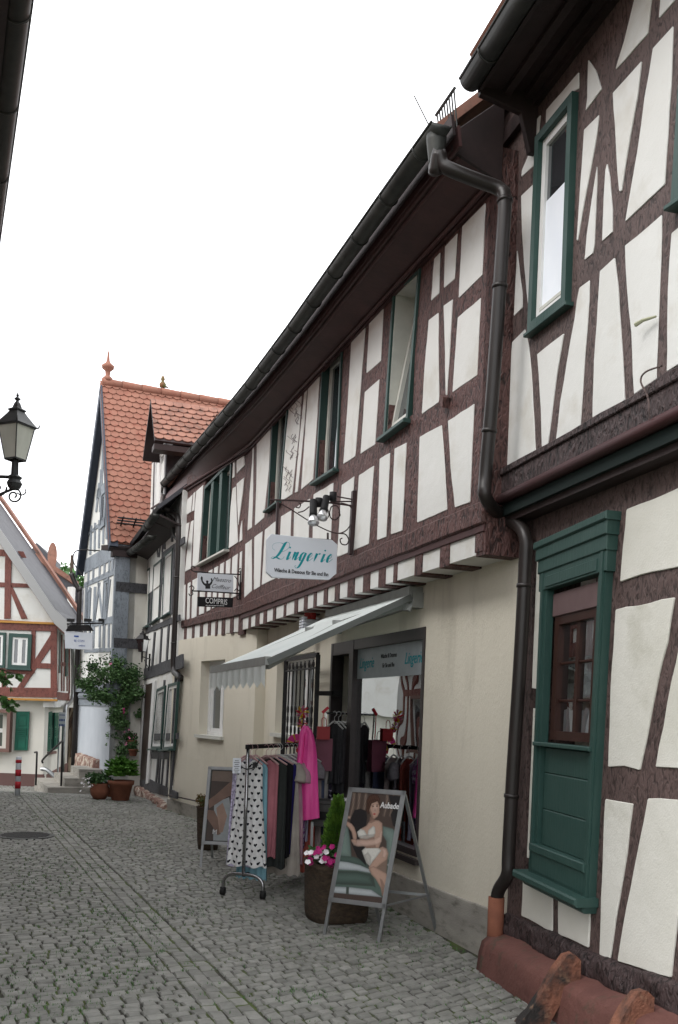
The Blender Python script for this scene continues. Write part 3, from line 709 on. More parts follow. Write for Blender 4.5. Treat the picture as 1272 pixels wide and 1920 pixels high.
# first-floor sill beam, joist ends and infill of the jetty
bm = NB(); prism(bm, MU, wob([(s0-.01, 3.20), (s0-.01, 3.04), (kx+.03, 3.06), (kx+.03, 3.2)], .25, .006), -.02, .030, .012)
prism(bm, MF, wob([(.01, 3.2), (.01, 3.06), (fe, 3.05), (fe, 3.17)], .25, .006), -.02, .030, .012); obj('sill_beam', bm, M['timber_red'], SH)
bm = NB(); prism(bm, MU, [(s0, 3.02), (s0, 2.99), (kx, 3.00), (kx, 3.06), (s0, 3.06)], -.02, .012, .004); obj('lower_moulding', bm, M['board_brown'], SH)
bm = NB(); pbox(bm, MU, s0+.06, kx, 2.845, 3.04, -.275, -.006); pbox(bm, MF, .0, fe, 2.835, 3.05, -.16, -.006); obj('infill_and_soffit', bm, M['plaster'], SH)
for a, b in ((891, 905), (825, 842), (778, 791), (738, 744), (710, 722), (681, 693), (652, 664), (628, 636), (607, 614), (588, 593), (570, 576), (552, 558), (532, 536), (512, 517), (494, 500), (479, 486), (466, 470)):
    yy = 1060+(844-(a+b)/2)*.32; p, q_ = MU.pix(a, yy)[0], MU.pix(b, yy)[0]
    bm = NB(); pbox(bm, MU, min(p, q_), max(p, q_), 2.83 if a < 890 else 2.86, 3.045, -.27, .004); obj('joist_end', bm, M['timber_red'], SH)
for a, b in ((448, 458), (432, 438), (416, 422), (404, 408), (390, 395), (375, 380), (360, 364), (345, 349)):
    p, q_ = MF.pix(a, 1170+(448-a)*.4)[0], MF.pix(b, 1170+(448-a)*.4)[0]
    bm = NB(); pbox(bm, MF, min(p, q_), max(p, q_), 2.82 if a < 445 else 2.78, 3.055, -.16, .006); obj('joist_end', bm, M['timber_red'], SH)
bm = NB(); prism(bm, MU, MU.pxs([(831, 742), (838, 745), (836, 765), (828, 762)], .03), 0, .06, .004); obj('peg_block', bm, M['timber_red'], SH)
# corner post return, inner lower wall return
bm = NB(); pbox(bm, MU, s0-.012, s0+.12, 2.83, 5.5, -.275, -.0); obj('corner_post', bm, M['timber_red'], SH)
# lower walls
def HS(x0, x1, y=1250): 
    a, b = ML.pix(x0, y)[0], ML.pix(x1, y)[0]; return min(a, b), max(a, b)
ws0, ws1 = HS(660, 797); ds0, ds1 = ws1, HS(622, 660)[1]
zt = 2.47
g0, g1 = HS(520, 590)
gz0, gz1 = ML.pix(530, 1376)[1], 2.42
es = s_-.0
bm = NB(); wallgrid(bm, ML, es, SE+.2, -.1, 2.85, -.30, 0, ((ws0, ws1, .52, zt), (ds0, ds1, .04, zt), (g0, g1, gz0, gz1)))
obj('ground_floor_wall', bm, M['render'], SH)
lw = [LF.pix(x, 1310)[0] for x in (375, 420)]; lz = LF.pix(400, 1380)[1]
lz1 = LF.pix(400, 1238)[1]
LFE = 3.45
bm = NB(); wallgrid(bm, LF, .0, LFE, -.35, 2.84, -.40, 0, ((lw[1], lw[0], lz, lz1),)); obj('far_ground_floor_wall', bm, M['render'], SH)
for pl, a, b, z in ((ML, es, SE, lambda t: .36-.16*t), (LF, -.012, LFE, lambda t: .2-.02*t)):
    bm = NB(); prism(bm, pl, [(a, -.3), (b, -.3), (b, z(1)), (a, z(0))], -.02, .022, .006); obj('stone_plinth', bm, M['plinth_grey'], SH)
bm = NB(); tube(bm, [LF.pt(.05, .32, .05), LF.pt(LFE-.1, .25, .05)], .012, 6); obj('plinth_rail', bm, M['iron_brown'], SH)
# window beside the step and window behind the gate
def recessed(pl, q, d=-.20, sillmat='cream_frame'):
    w, _, _ = window(SH, pl, None, 0, fw=.06, proud=-.14, rec=-.17, deep=-.22, casdeep=-.22, casing='white_frame', sash='white_frame', sw=.05, q=q, pane='glass_mid', nu=2)
    a, b = q[3], q[2]; bm = NB(); pbox(bm, pl, min(a[0], b[0])-.05, max(a[0], b[0])+.05, a[1]-.045, a[1]+.002, -.2, .055); obj('sill', bm, M[sillmat], w)
    return w
wq = [(lw[0], lz1), (lw[1], lz1), (lw[1], lz), (lw[0], lz)]
w = recessed(LF, wq); w['label'] = 'white window in a deep cream recess by the far end of the shop house'
w = recessed(ML, [(g1, gz1), (g0, gz1), (g0, gz0), (g1, gz0)]); w['label'] = 'white window half behind the open iron gate'
# shop window and door
bm = NB(); e = .055
pbox(bm, ML, ws0, ws0+e*.8, .52, zt, -.12, .012); pbox(bm, ML, ws1-e*1.2, ws1+e, .10, zt, -.12, .014); pbox(bm, ML, ws0+e*.8, ws1-e*1.2, zt-e*1.8, zt, -.12, .010); pbox(bm, ML, ws0+e*.8, ws1-e*1.2, .52, .52+e, -.12, .012)
pbox(bm, ML, ds1-e, ds1, .04, zt, -.12, .012); pbox(bm, ML, ds0+e, ds1-e, zt-e*2.4, zt, -.12, .008)
SW = obj('shop_window', bm, M['shop_frame'], SH, label='large shop window in a dark metal frame with a frosted lettered band')
bm = NB(); pbox(bm, ML, ws0+e*.8, ws1-e*1.2, .52+e, zt-e*1.8, -.05, -.042); obj('pane', bm, M['glass_shop'], SW)
M['frost'] = nmat('frosted_film', (.33, .36, .38), .5, col2=(.28, .31, .33), nscale=8, spec=.3)
bm = NB(); pbox(bm, ML, ws0+e*.8, ws1-e*1.2, zt-e*1.8-.30, zt-e*1.8, -.040, -.038); FB = obj('frosted_band', bm, M['frost'], SW)
cz = zt-e*1.8-.15; wl = ws1-ws0
for sc, txt, sz, zz, mt, sh_ in ((.18, 'Lingerie', .15, cz, 'teal', .4), (.82, 'Lingerie', .15, cz, 'teal', .4), (.5, 'Wäsche & Dessous', .06, cz+.05, 'ink', 0), (.5, 'für Sie und Ihn', .06, cz-.04, 'ink', 0)):
    letters('lettering', txt, sz, ML.pt(ws1-wl*sc, zz, -.035), -ML.d, (0, 0, 1), M[mt], FB, shear=sh_, sx=.85)
bm = NB(); pbox(bm, ML, ws0, ds1, -.02, 2.6, -3.3, -3.25); pbox(bm, ML, ws0-.3, ws0-.25, 0, 2.6, -3.3, -.3); pbox(bm, ML, ds1+.3, ds1+.35, 0, 2.6, -3.3, -.3); pbox(bm, ML, ws0-.3, ds1+.3, 2.6, 2.65, -3.3, -.3); pbox(bm, ML, ws0-.3, ds1+.3, -.04, .0, -3.3, -.3)
obj('shop_room', bm, M['interior'], SH)
bm = NB(); pbox(bm, ML, ws0-.1, ws1-.05, .50, .54, -.8, -.12); obj('display_ledge', bm, M['shop_frame'], SH)
bm = NB(); pbox(bm, ML, ds0-.02, ds1+.02, -.06, .05, -.3, .12); obj('door_step', bm, M['plinth_grey'], SH)
bm = NB(); pbox(bm, ML, ws0-.03, ws1, .455, .50, .0, .04); obj('window_ledge', bm, M['shop_frame'], SH)
# eaves
so_ = .50
gs = MU.pix(828, 226, so_)[0]
gk = MU.pix(455, 712, so_)[0]
GE = MU.pix(308, 905, so_)[0]
def gzz(s):
    T = ((-2, 5.57), (0, 5.57), (3, 5.53), (5, 5.55), (6.6, 5.62), (9.1, 5.75), (12.5, 5.93))
    for (a, b), (c, d) in zip(T, T[1:]):
        if s <= c: return b+(d-b)*(s-a)/(c-a)
    return 5.93
GP = [MU.pt(s, gzz(s), so_) for s in [gs+(GE-gs)*k/14 for k in range(15)]]
gutter(SH, GP, .07, every=.62)
def inner(s, z, d=0.):
    """the point of the bent wall face lying square behind gutter station s"""
    return MU.pt(s, z, d) if s < kx else MF.pt((s-kx)/math.cos(rad(8.1)), z, d)
def strip(name, mat, fa, fb, th=.03, s_a=None):
    bm = NB(); st = [gs+.03+(GE-gs-.05)*k/18 for k in range(19)]; st[0] = s_a if s_a is not None else st[0]
    for a, b in zip(st, st[1:]): slab4(bm, fa(a), fa(b), fb(b), fb(a), th)
    return obj(name, bm, M[mat], SH)
def G_(d, dz): return lambda s: MU.pt(s, gzz(s)+dz, so_+d)
bm = NB(); g = []
for k in range(61):
    s = s0-.02+(GE-.02-s0)*k/60; a = inner(s, 5.37+.03*max(0, s-3)/8, -.02); b = G_(-.14, -.06)(s); g.append([bm.verts.new(a.lerp(b, j/4)) for j in range(5)])
for A, B in zip(g, g[1:]):
    for j in range(4): bm.faces.new((A[j], A[j+1], B[j+1], B[j]))
obj('eaves_soffit', bm, M['board_brown'], SH, smooth=True)
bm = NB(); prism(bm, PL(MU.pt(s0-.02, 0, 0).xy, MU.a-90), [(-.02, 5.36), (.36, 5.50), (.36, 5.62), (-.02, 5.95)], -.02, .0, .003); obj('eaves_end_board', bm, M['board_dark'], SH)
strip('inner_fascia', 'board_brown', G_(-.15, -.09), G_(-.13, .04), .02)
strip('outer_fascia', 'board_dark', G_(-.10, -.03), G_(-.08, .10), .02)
bm = NB()
for pl, x0, x1 in ((MU, s0, kx), (MF, 0, fe)): pbox(bm, pl, x0, x1, 5.34, 5.40, .0, .03)
for q_ in (0, 1): tube(bm, [inner(s, 5.385+.03*max(0, s-3)/8, .05)+Vector((0, 0, -.02)) for s in [s0+(GE-s0)*k/12 for k in range(13)]], .018, 6) if q_ == 0 else tube(bm, [MU.pt(s, gzz(s)-.095, so_-.2) for s in [s0+(GE-.4-s0)*k/12 for k in range(13)]], .014, 6)
obj('cornice_moulding', bm, M['board_brown'], SH)
roofbox(SH, MU, s0+.1, kx, 5.66, .42, -3.4, 9.3, -7.2, 'tile_old'); roofbox(SH, MU, kx, GE-.05, 5.8, .42, -3.4, 9.4, -7.2, 'tile_old')
bm = NB(); pbox(bm, MU, s0, kx, 0, 5.7, -6.9, -6.85); obj('rear_wall', bm, M['plaster_warm'], SH)
# gutter outlet and downpipes
o0 = MU.pt(gs+.07, 5.53, so_)
bm = NB(); lathe(bm, o0+Vector((0, 0, -.19)), [(.045, 0), (.048, .03), (.066, .15), (.068, .19)], 14); obj('rain_hopper', bm, M['gutter'], SH, smooth=True)
pp = [o0+Vector((0, 0, -.17)), o0+Vector((.0, .0, -.24))]+[MU.pt(*MU.pix(x, y, d), d) for x, y, d in ((823, 285, .50), (830, 308, .47), (850, 320, .41), (895, 338, .25), (925, 349, .14), (941, 358, .09))]
sr = MU.pix(946, 410, .08)
low = [MU.pt(*MU.pix(x, y, .08), .08) for x, y in ((947, 378), (941, 480), (932, 620), (922, 760), (911, 890), (912, 935))]
lo2 = [ML.pt(*ML.pix(x, y, .10), .10) for x, y in ((945, 972), (972, 985), (986, 1010), (985, 1060), (975, 1250), (962, 1450), (954, 1600), (952, 1640), (936, 1668), (931, 1690))]
pipe(SH, pp+low+lo2, .045, 'pipe_brown', joints=(5.1, 4.55, 3.62, 2.6, 1.2, .45))
bt = ML.pt(*ML.pix(931, 1690, .10), .10)
bm = NB(); tube(bm, [bt+Vector((0, 0, .03)), Vector((bt.x, bt.y, .05))], [.056, .056], 16); obj('clay_standpipe', bm, M['clay'], SH, smooth=True)
pf = [GP[-1]+Vector((0, 0, -.05)), GP[-1]+Vector((0, 0, -.25)), MF.pt(*MF.pix(306, 948, .25), .25)]+[MF.pt(*MF.pix(x, y, .16), .16) for x, y in ((320, 960),)]+[MF.pt(*MF.pix(x, y, .09), .09) for x, y in ((334, 972), (336, 1010), (331, 1130), (326, 1235), (327, 1258), (334, 1266), (340, 1272))]
pipe(SH, pf, .055, 'pipe_brown', joints=(3.9, 2.8))
bm = NB(); tube(bm, smooth_pts([MF.pt(*MF.pix(x, y, .1), .1) for x, y in ((329, 970), (325, 985), (325, 1000), (330, 1010), (334, 1013))]), .025, 8); obj('branch_pipe', bm, M['gutter'], SH, smooth=True)
# faint old writing between two windows
bm = NB()
wr = random.Random(5)
for cx_, cy_, hh in ((553, 770, 40), (548, 835, 40), (540, 895, 40)):
    for k in range(9):
        x = cx_+wr.uniform(-8, 6); y = cy_+wr.uniform(-hh/2, hh/2)
        pts = [(x+4*math.sin(t*1.1+k)+t*1.2, y+t*3.6-6) for t in range(5)]
        tube(bm, [MU.pt(*MU.pix(a, b, .012), .0125) for a, b in pts], .0035, 4)
obj('faded_writing', bm, nmat('faded_grey_paint', (.22, .2, .2), .9), SH)
# snow guard and aerial rod on the eaves
bm = NB()
gg = [MU.pt(*MU.pix(x, y, .36), .36) for x, y in ((818, 216), (853, 165))]
tube(bm, gg, .012, 6)
for k in range(8):
    p = gg[0].lerp(gg[1], .05+k*.13); tube(bm, [p, p+Vector((.05, .02, -.26-.02*k))], .006, 5)
SGd = obj('snow_guard', bm, M['gutter'], SH)
bm = NB(); a_ = at(777, 180, 6.9); tube(bm, [a_, at(803, 232, 6.9)], .005, 5); obj('aerial_rod', bm, M['gutter'], SH)
# ================================================================ BLACK AND WHITE HOUSE
BP = LF.pt(LFE, 0)
BL = PL((BP.x+.02, BP.y+.02), -19.0)
BW = thing('black_timbered_house', tuple(BL.P), 'narrow white house with charcoal timbers, slate-sided dormer and dark doorway past the shop house', 'house')
be = BL.pix(252, 1230)[0]
zs = BL.pix(300, 1498)[1]
bm = NB(); wallgrid(bm, BL, -.25, be, -.3, 5.35, -.3, 0, ()); obj('plaster_wall', bm, M['plaster'], BW)
def tb(name, lst, pl, mat, par, off=0., proud=.018, depth=-.01, bev=.003, w=False):
    for px in lst:
        bm = NB(); p = pl.pxs(px, off+proud); prism(bm, pl, wob(p, .2, .006, .004) if w else p, off+depth, off+proud, bev); obj(name, bm, M[mat], par)
V = lambda x0, y0, x1, y1, w0, w1=None: [(x0-w0/2, y0), (x0+w0/2, y0), (x1+(w1 or w0)/2, y1), (x1-(w1 or w0)/2, y1)]
tb('timber_rail', [[(254,1073),(345,1006),(345,1018),(254,1083)], [(248,1190),(336,1152),(336,1164),(248,1198)], [(247,1262),(290,1247),(342,1226),(342,1252),(290,1268),(255,1280),(247,1280)],
   [(281,1461),(332,1486),(331,1498),(262,1480),(262,1462)]], BL, 'timber_black', BW, w=True)
tb('timber_post', [V(256,1060,256,1072,2.5), V(262,1056,262,1068,2.5), V(268,1051,268,1064,2.5), V(273,1048,273,1060,2.5), V(279,1045,279,1056,2.5), V(284,1042,284,1052,2.5),
   V(307,1000,308,1030,3), V(322,996,322,1016,3), V(290,995,293,1040,2), V(300,995,296,1038,2),
   V(281,1068,277,1180,2.2), V(285,1066,281,1178,2.2), V(305,1040,298,1162,2.5), V(326,1020,321,1152,3), V(331,1015,325,1150,2),
   V(290,1185,284,1262,3), V(303,1178,299,1250,2.5), V(316,1170,312,1240,3), V(276,1192,272,1262,2), V(262,1196,258,1270,2), V(326,1164,322,1236,3),
   V(308,1275,297,1470,2.5), V(334,1262,319,1485,3), V(329,1262,316,1484,2), V(297,1410,292,1468,2.5), V(316,1410,311,1478,2.5), V(307,1410,302,1474,2)], BL, 'timber_black', BW)
tb('timber_rail', [[(281,1112),(287,1108),(286,1120),(280,1124)], [(302,1085),(307,1082),(306,1094),(301,1097)], [(281,1376),(333,1374),(333,1386),(281,1388)], [(275,1408),(326,1410),(325,1424),(274,1422)],
    [(326,1070),(334,1066),(334,1078),(326,1082)]], BL, 'timber_black', BW, proud=.014)
for i, c in enumerate(([(257,1080),(267,1073),(262,1181),(252,1187)], [(270,1072),(281,1064),(277,1174),(266,1180)], [(288,1060),(302,1048),(297,1160),(283,1170)], [(308,1040),(323,1027),(318,1150),(303,1159)])):
    window(BW, BL, c, 0, fw=.04, proud=.03, rec=.018, deep=-.01, casing='green_deep', sash='white_frame', sw=.04, pane='glass_pale', sill='green', sillw=.02, silld=.05, casdeep=-.01)
for c in ([(294,1292),(309,1285),(301,1404),(283,1404)], [(315,1283),(333,1278),(325,1404),(305,1406)]):
    window(BW, BL, c, 0, fw=.045, proud=.035, rec=.02, deep=-.01, casing='green', sash='white_frame', sw=.05, pane='glass_pale', sill='green', sillw=.03, silld=.08, casdeep=-.01)
bm = NB(); prism(bm, BL, BL.pxs([(272, 1284), (287, 1280), (274, 1474), (260, 1474)], .02), -.01, .014, 0); dr = obj('door', bm, nmat('dark_brown_door', (.035, .02, .015), .5), BW)
bm = NB(); prism(bm, BL, BL.pxs([(265, 1284), (272, 1284), (260, 1474), (254, 1474)], .03), -.01, .05, .004); prism(bm, BL, BL.pxs([(287, 1278), (292, 1276), (279, 1468), (274, 1470)], .03), -.01, .04, .004); obj('door_frame', bm, M['white_frame'], BW)
lumpy(BW, BL, -.05, BL.pix(262, 1490)[0], zs+.02, -.15, -.02, .14, 'rubble', 'rubble_plinth', 40, 10, .07, 3)
for k in range(2):
    bm = NB(); pbox(bm, BL, BL.pix(262, 1490)[0]-.02, be-.05, -.3, .10+.15*(1-k), .0, .25+.28*k); obj('door_step', bm, nmat('worn_red_step', (.16, .10, .09), .9, col2=(.11, .07, .06), nscale=6), BW)
# eaves of the black and white house
zE = BL.pix(232, 1046, .4)[1]
ge = BL.pix(234, 1046, .4)[0]; gm = BL.pix(286, 1004, .4)[0]; gn = BL.pix(312, 965, .4)[0]; gq = BL.pix(274, 990, .4)[0]
z2 = BL.pix(312, 965, .4)[1]
gutter(BW, [BL.pt(ge, zE, .4), BL.pt(gm, BL.pix(286, 1004, .4)[1], .4)], .07, every=.5)
gutter(BW, [BL.pt(gq, BL.pix(274, 990, .4)[1], .4), BL.pt(-.1, BL.pix(274, 990, .4)[1], .4)], .07, every=.5)
zc = BL.pix(274, 990, .4)[1]
bm = NB(); slab4(bm, BL.pt(ge, zE-.05, .36), BL.pt(gm, zE-.05, .36), BL.pt(gm, zE-.18, -.02), BL.pt(ge, zE-.18, -.02), .03)
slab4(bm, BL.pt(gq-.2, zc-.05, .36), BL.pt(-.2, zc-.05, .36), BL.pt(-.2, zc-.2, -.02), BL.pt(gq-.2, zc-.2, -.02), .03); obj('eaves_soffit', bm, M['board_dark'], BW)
roofbox(BW, BL, -.2, be+.2, zE+.08, .38, -3.2, zE+3.2, -6.5, 'slate_dark')
# dormer with a tiled gable roof of its own
dn = BL.pix(312, 850, .0)[0]; df = BL.pix(289, 850, .0)[0]
dz0 = zE-.3; dz1 = BL.pix(312, 826, 0)[1]
bm = NB(); wallgrid(bm, BL, dn, df+.1, dz0-.6, dz1, -.05, .02); obj('dormer_front', bm, M['plaster'], BW)
tb('dormer_timber', [V(290,850,285,1040,2.5), V(311,830,306,1000,2.5), [(285,862),(312,828),(312,834),(285,868)], V(293,1003,296,1045,2), V(302,1003,298,1045,2)], BL, 'timber_black', BW, off=.02, proud=.012)
window(BW, BL, [(291, 862), (309, 842), (305, 985), (288, 1000)], .02, fw=.03, proud=.03, rec=.018, deep=0, casing='white_frame', sash='white_frame', sw=.035, nu=2, pane='glass_mid', casdeep=0.)
bm = NB(); hexa(bm, [BL.pt(dn, dz0, .02), BL.pt(dn-.06, dz0, .02), BL.pt(dn-.06, dz0, -2.4), BL.pt(dn, dz0, -2.4), BL.pt(dn, dz1, .02), BL.pt(dn-.06, dz1, .02), BL.pt(dn-.06, dz1, -2.4), BL.pt(dn, dz1, -2.4)]); obj('slate_cheek', bm, M['slate'], BW)
# slates on the cheek
bm = NB()
for j in range(9):
    for i in range(9):
        d0 = -i*.22-(.11 if j % 2 else 0); z = dz0+j*.17
        if z+.2 > dz1+.05: continue
        p = [BL.pt(dn-.062-.012, z, d0+.02), BL.pt(dn-.062-.012, z, d0-.195), BL.pt(dn-.064, z+.22, d0-.195), BL.pt(dn-.064, z+.22, d0+.02)]
        quad(bm, *p)
obj('cheek_slates', bm, M['slate'], BW)
dv = .35
An = BL.pt(*BL.pix(283, 750, dv), dv); Nn = BL.pt(*BL.pix(290, 823, dv), dv); Fn = BL.pt(*BL.pix(268, 864, dv), dv)
bk = -BL.n
tiles(BW, Nn, bk, An-Nn, 3.3, (An-Nn).length, 20, 8, 'tile_old', 'dormer_roof_tiles')
bm = NB(); dn_v = Vector((0, 0, -.05)); slab4(bm, Fn, An, An+bk*3.3, Fn+bk*3.3, .05); slab4(bm, Nn+dn_v, An+dn_v, An+bk*3.3+dn_v, Nn+bk*3.3+dn_v, -.04); slab4(bm, Nn+dn_v*1.5, Nn+dn_v*1.5+bk*3.3, Nn+dn_v*1.5+bk*3.3+BL.d*.3, Nn+dn_v*1.5+BL.d*.3, -.1); obj('dormer_roof', bm, M['board_dark'], BW)
bm = NB(); bm.faces.new([bm.verts.new(q-BL.n*.33+Vector((0, 0, -.08))) for q in (Nn, Fn, An)]); obj('dormer_gable', bm, M['board_dark'], BW)
# pipe down the far corner of the black and white house
pq = [BL.pt(ge-.05, zE-.06, .4)]+[BL.pt(*BL.pix(x, y, .1), .1) for x, y in ((236, 1062), (247, 1076), (247, 1100), (243, 1200), (240, 1290), (236, 1400))]
pipe(BW, pq, .05, 'pipe_brown', joints=(3.2,))
# pale cross wall in the gap between the two houses
GAP = PL((BL.pt(be, 0, -.5).x, BL.pt(be, 0, -.5).y), -90)
# ================================================================ GREY GABLED HOUSE
GL = PL((-4.661, 19.41), -23.4); GLEN = 4.45; GM = 1.8
GH = thing('grey_gabled_house', tuple(GL.P), 'steep gabled house with blue-grey timbers and bright orange tile roof behind the rose bush', 'house')
ezr, apz = 5.18, 8.75
bm = NB(); wallgrid(bm, GL, 0, GLEN, -.4, ezr, -.4, 0)
f = bm.faces.new([bm.verts.new(GL.pt(*q, 0)) for q in ((0, ezr-.02), (GLEN, ezr-.02), (GM, apz))]); obj('gable_wall', bm, M['plaster'], GH)
rdir = -GL.n
bm = NB(); side = PL(GL.pt(0, 0).xy, 0)
quad(bm, GL.pt(0, -.4), GL.pt(0, -.4)+rdir*6, GL.pt(0, ezr)+rdir*6, GL.pt(0, ezr)); obj('side_wall', bm, M['plaster_warm'], GH)
# side timbers
SP = PL((GL.pt(0, 0)+rdir*6).xy, GL.a-90)
bm = NB()
for z in (4.15, 3.0): bar(bm, GL.pt(-.02, z), GL.pt(-.02, z)+rdir*6, .05, .2)
obj('side_rails', bm, M['timber_black'], GH)
tb('timber_rail', [[(158,1093),(214,1066),(214,1077),(158,1102)], [(158,1050),(209,1020),(219,1046),(158,1076)], [(158,1168),(214,1154),(213,1168),(158,1178)], [(158,1217),(212,1214),(212,1222),(158,1224)],
   [(163,1000),(204,965),(204,973),(163,1006)], [(182,918),(201,899),(202,920),(180,938)]], GL, 'timber_grey', GH, w=True)
tb('timber_post', [V(166,1070,165,1096,3), V(175,1064,174,1092,3), V(187,1058,186,1086,3), V(196,1054,195,1080,3), V(205,1050,204,1074,3), V(211,1048,210,1070,4), V(178,1100,174,1215,4), V(197,1090,194,1215,4), V(162,1100,159,1215,4),
   V(168,1100,166,1165,3), V(186,1092,176,1170,3), V(184,1092,192,1165,3), V(206,1086,198,1160,3), V(168,1180,167,1215,3), V(187,1172,186,1214,3), V(204,1168,203,1214,3),
   V(171,985,169,1040,3), V(178,980,177,1034,3), V(186,975,185,1028,3), V(194,970,193,1020,3), V(200,968,199,1010,3), V(186,905,180,960,3), V(198,900,195,975,3), V(193,840,190,912,3), V(199,845,198,905,3),
   V(189,880,187,960,3)], GL, 'timber_grey', GH)
for c in ([(163,1108),(170,1102),(167,1168),(160,1172)], [(194,1088),(203,1082),(199,1160),(191,1164)]):
    window(GH, GL, c, 0, fw=.05, proud=.03, rec=.02, deep=-.01, casing='timber_grey', sash='timber_grey', sw=.05, pane='glass_dark', casdeep=-.01)
window(GH, GL, [(190, 925), (199, 915), (195, 985), (186, 993)], 0, fw=.06, proud=.04, rec=.02, casing='timber_grey', sash='timber_grey', sw=.05, pane='glass_dark', casdeep=-.01, deep=-.01)
bm = NB(); pbox(bm, GL, -.04, .10, 2.05, ezr-.1, -.27, .03); obj('corner_post', bm, M['timber_grey'], GH)
bm = NB(); pbox(bm, GL, -.06, GLEN, 2.02, 2.16, -.1, .12); tube(bm, [GL.pt(-.08, 1.93, .0), GL.pt(GLEN-.35, 1.93, .0)], .10, 10); pbox(bm, GL, -.06, GLEN, 1.70, 1.84, -.1, .04); obj('moulded_sill', bm, M['timber_grey'], GH)
bm = NB(); wallgrid(bm, GL, -.0, GLEN, -.3, 1.75, -.1, .012); obj('pale_render', bm, nmat('pale_blue_render', (.44, .47, .51), .9, col2=(.4, .43, .47), nscale=2), GH)
lumpy(GH, GL, 1.1, 3.9, .55, -.4, .02, .17, 'rubble', 'rubble_plinth', 30, 9, .05, 4)
# roof: tiled slope towards us, dark verge boards, far slope
E0 = GL.pt(-.10, 5.03, .15); RG = GL.pt(GM, apz+.10, .15)
tl_ = 9.
tiles(GH, E0-rdir*.04, rdir, RG-E0, 7.5, (RG-E0).length, 44, 28, 'tile_red', 'roof_tiles')
bm = NB(); E1 = GL.pt(GLEN+.15, 5.03, .15)
slab4(bm, E1, RG, RG+rdir*7.5, E1+rdir*7.5, .05); obj('far_slope', bm, M['tile_red'], GH)
bm = NB()
for a, b in ((E0, RG), (E1, RG)):
    slab4(bm, a+Vector((0, 0, -.09)), b+Vector((0, 0, -.09)), b+rdir*.15+Vector((0, 0, -.09)), a+rdir*.15+Vector((0, 0, -.09)), -.03)
    bar(bm, a+Vector((0, 0, -.13))+GL.n*.02, b+Vector((0, 0, -.13))+GL.n*.02, .03, .20)
obj('verge_boards', bm, nmat('dark_blue_verge', (.05, .06, .085), .6, col2=(.04, .05, .07), nscale=6), GH)
bm = NB(); slab4(bm, E0+Vector((0, 0, -.05)), E0+rdir*6+Vector((0, 0, -.05)), GL.pt(.12, ezr-.2)+rdir*6, GL.pt(.12, ezr-.2, .3), -.10)
pbox(bm, GL, -.10, .15, ezr-.42, ezr-.24, -.4, .1); obj('eaves_box', bm, M['board_dark'], GH)
ridge(GH, RG+Vector((0, 0, .01)), RG+rdir*7.5+Vector((0, 0, .01)), .10, 'tile_red', 17)
bm = NB(); lathe(bm, RG+rdir*.12+Vector((0, 0, .05)), [(.10, 0), (.11, .06), (.05, .12), (.06, .22), (.13, .28), (.14, .34), (.06, .40), (.035, .45), (.02, .62), (.0, .70)], 12); obj('roof_finial', bm, M['tile_red'], GH, smooth=True)
bm = NB(); q0 = RG+rdir*1.35+Vector((0, 0, .1))
lathe(bm, q0, [(.02, 0), (.07, .03), (.08, .10), (.03, .16), (.05, .20), (.035, .26), (.0, .30)], 8); tube(bm, [q0+Vector((0, 0, .06)), q0+Vector((.14, 0, .02))], [.04, .01], 6); obj('ridge_figure', bm, M['leaf_brown'], GH, smooth=True)
bm = NB()
sg0 = E0+rdir*.12+(RG-E0).normalized()*.42; up_ = rdir.cross((RG-E0)).normalized(); up_ = up_ if up_.z > 0 else -up_
for h in (.10, .19, .28): tube(bm, [sg0+up_*h, sg0+up_*h+rdir*2.2], .018, 5)
for k in range(9): tube(bm, [sg0+rdir*(.1+k*.26), sg0+rdir*(.1+k*.26)+up_*.32], .016, 5)
obj('snow_guard', bm, M['iron'], GH)
pipe(GH, [GL.pt(GLEN+.1, 4.95, .3), GL.pt(GLEN+.05, 4.7, .2), GL.pt(GLEN, 4.5, .10), GL.pt(GLEN, 4.2, .09), GL.pt(GLEN, .0, .09)], .06, 'pipe_brown')
bm = NB()
for k in range(3):
    pass
tube(bm, smooth_pts([GL.pt(2.2, 5.2, .0), GL.pt(2.2, 5.15, .5), GL.pt(2.3, 4.9, .55), GL.pt(2.2, 4.6, .35)]), .015, 5)
obj('iron_scroll', bm, M['iron'], GH)  # just a bent iron scroll, no spotlights on it
# stone steps with rail, on the grey house
ST = thing('stone_steps', GL.pt(1.4, -.05, .8), 'three worn stone steps with iron handrail in front of the grey gabled house', 'steps')
for k, (a, b, h, d) in enumerate(((0.3, 2.9, .13, 1.15), (.5, 2.3, .30, .8), (.6, 1.9, .48, .5))):
    bm = NB(); pbox(bm, GL, a, b, -.35, h-.12, .02, d); obj('step', bm, M['plinth_grey'], ST)
bm = NB()
tube(bm, smooth_pts([GL.pt(.65, -.1, .85), GL.pt(.65, .8, .85), GL.pt(.75, .92, .85), GL.pt(1.1, .88, .85), GL.pt(2.7, .45, 1.0), GL.pt(2.8, .35, 1.0)]), .022, 7)
tube(bm, smooth_pts([GL.pt(2.15, -.1, 1.2), GL.pt(2.15, .55, 1.2), GL.pt(2.25, .62, 1.2), GL.pt(2.6, .6, 1.2)]), .022, 7)
obj('handrail', bm, M['iron'], ST, smooth=True)
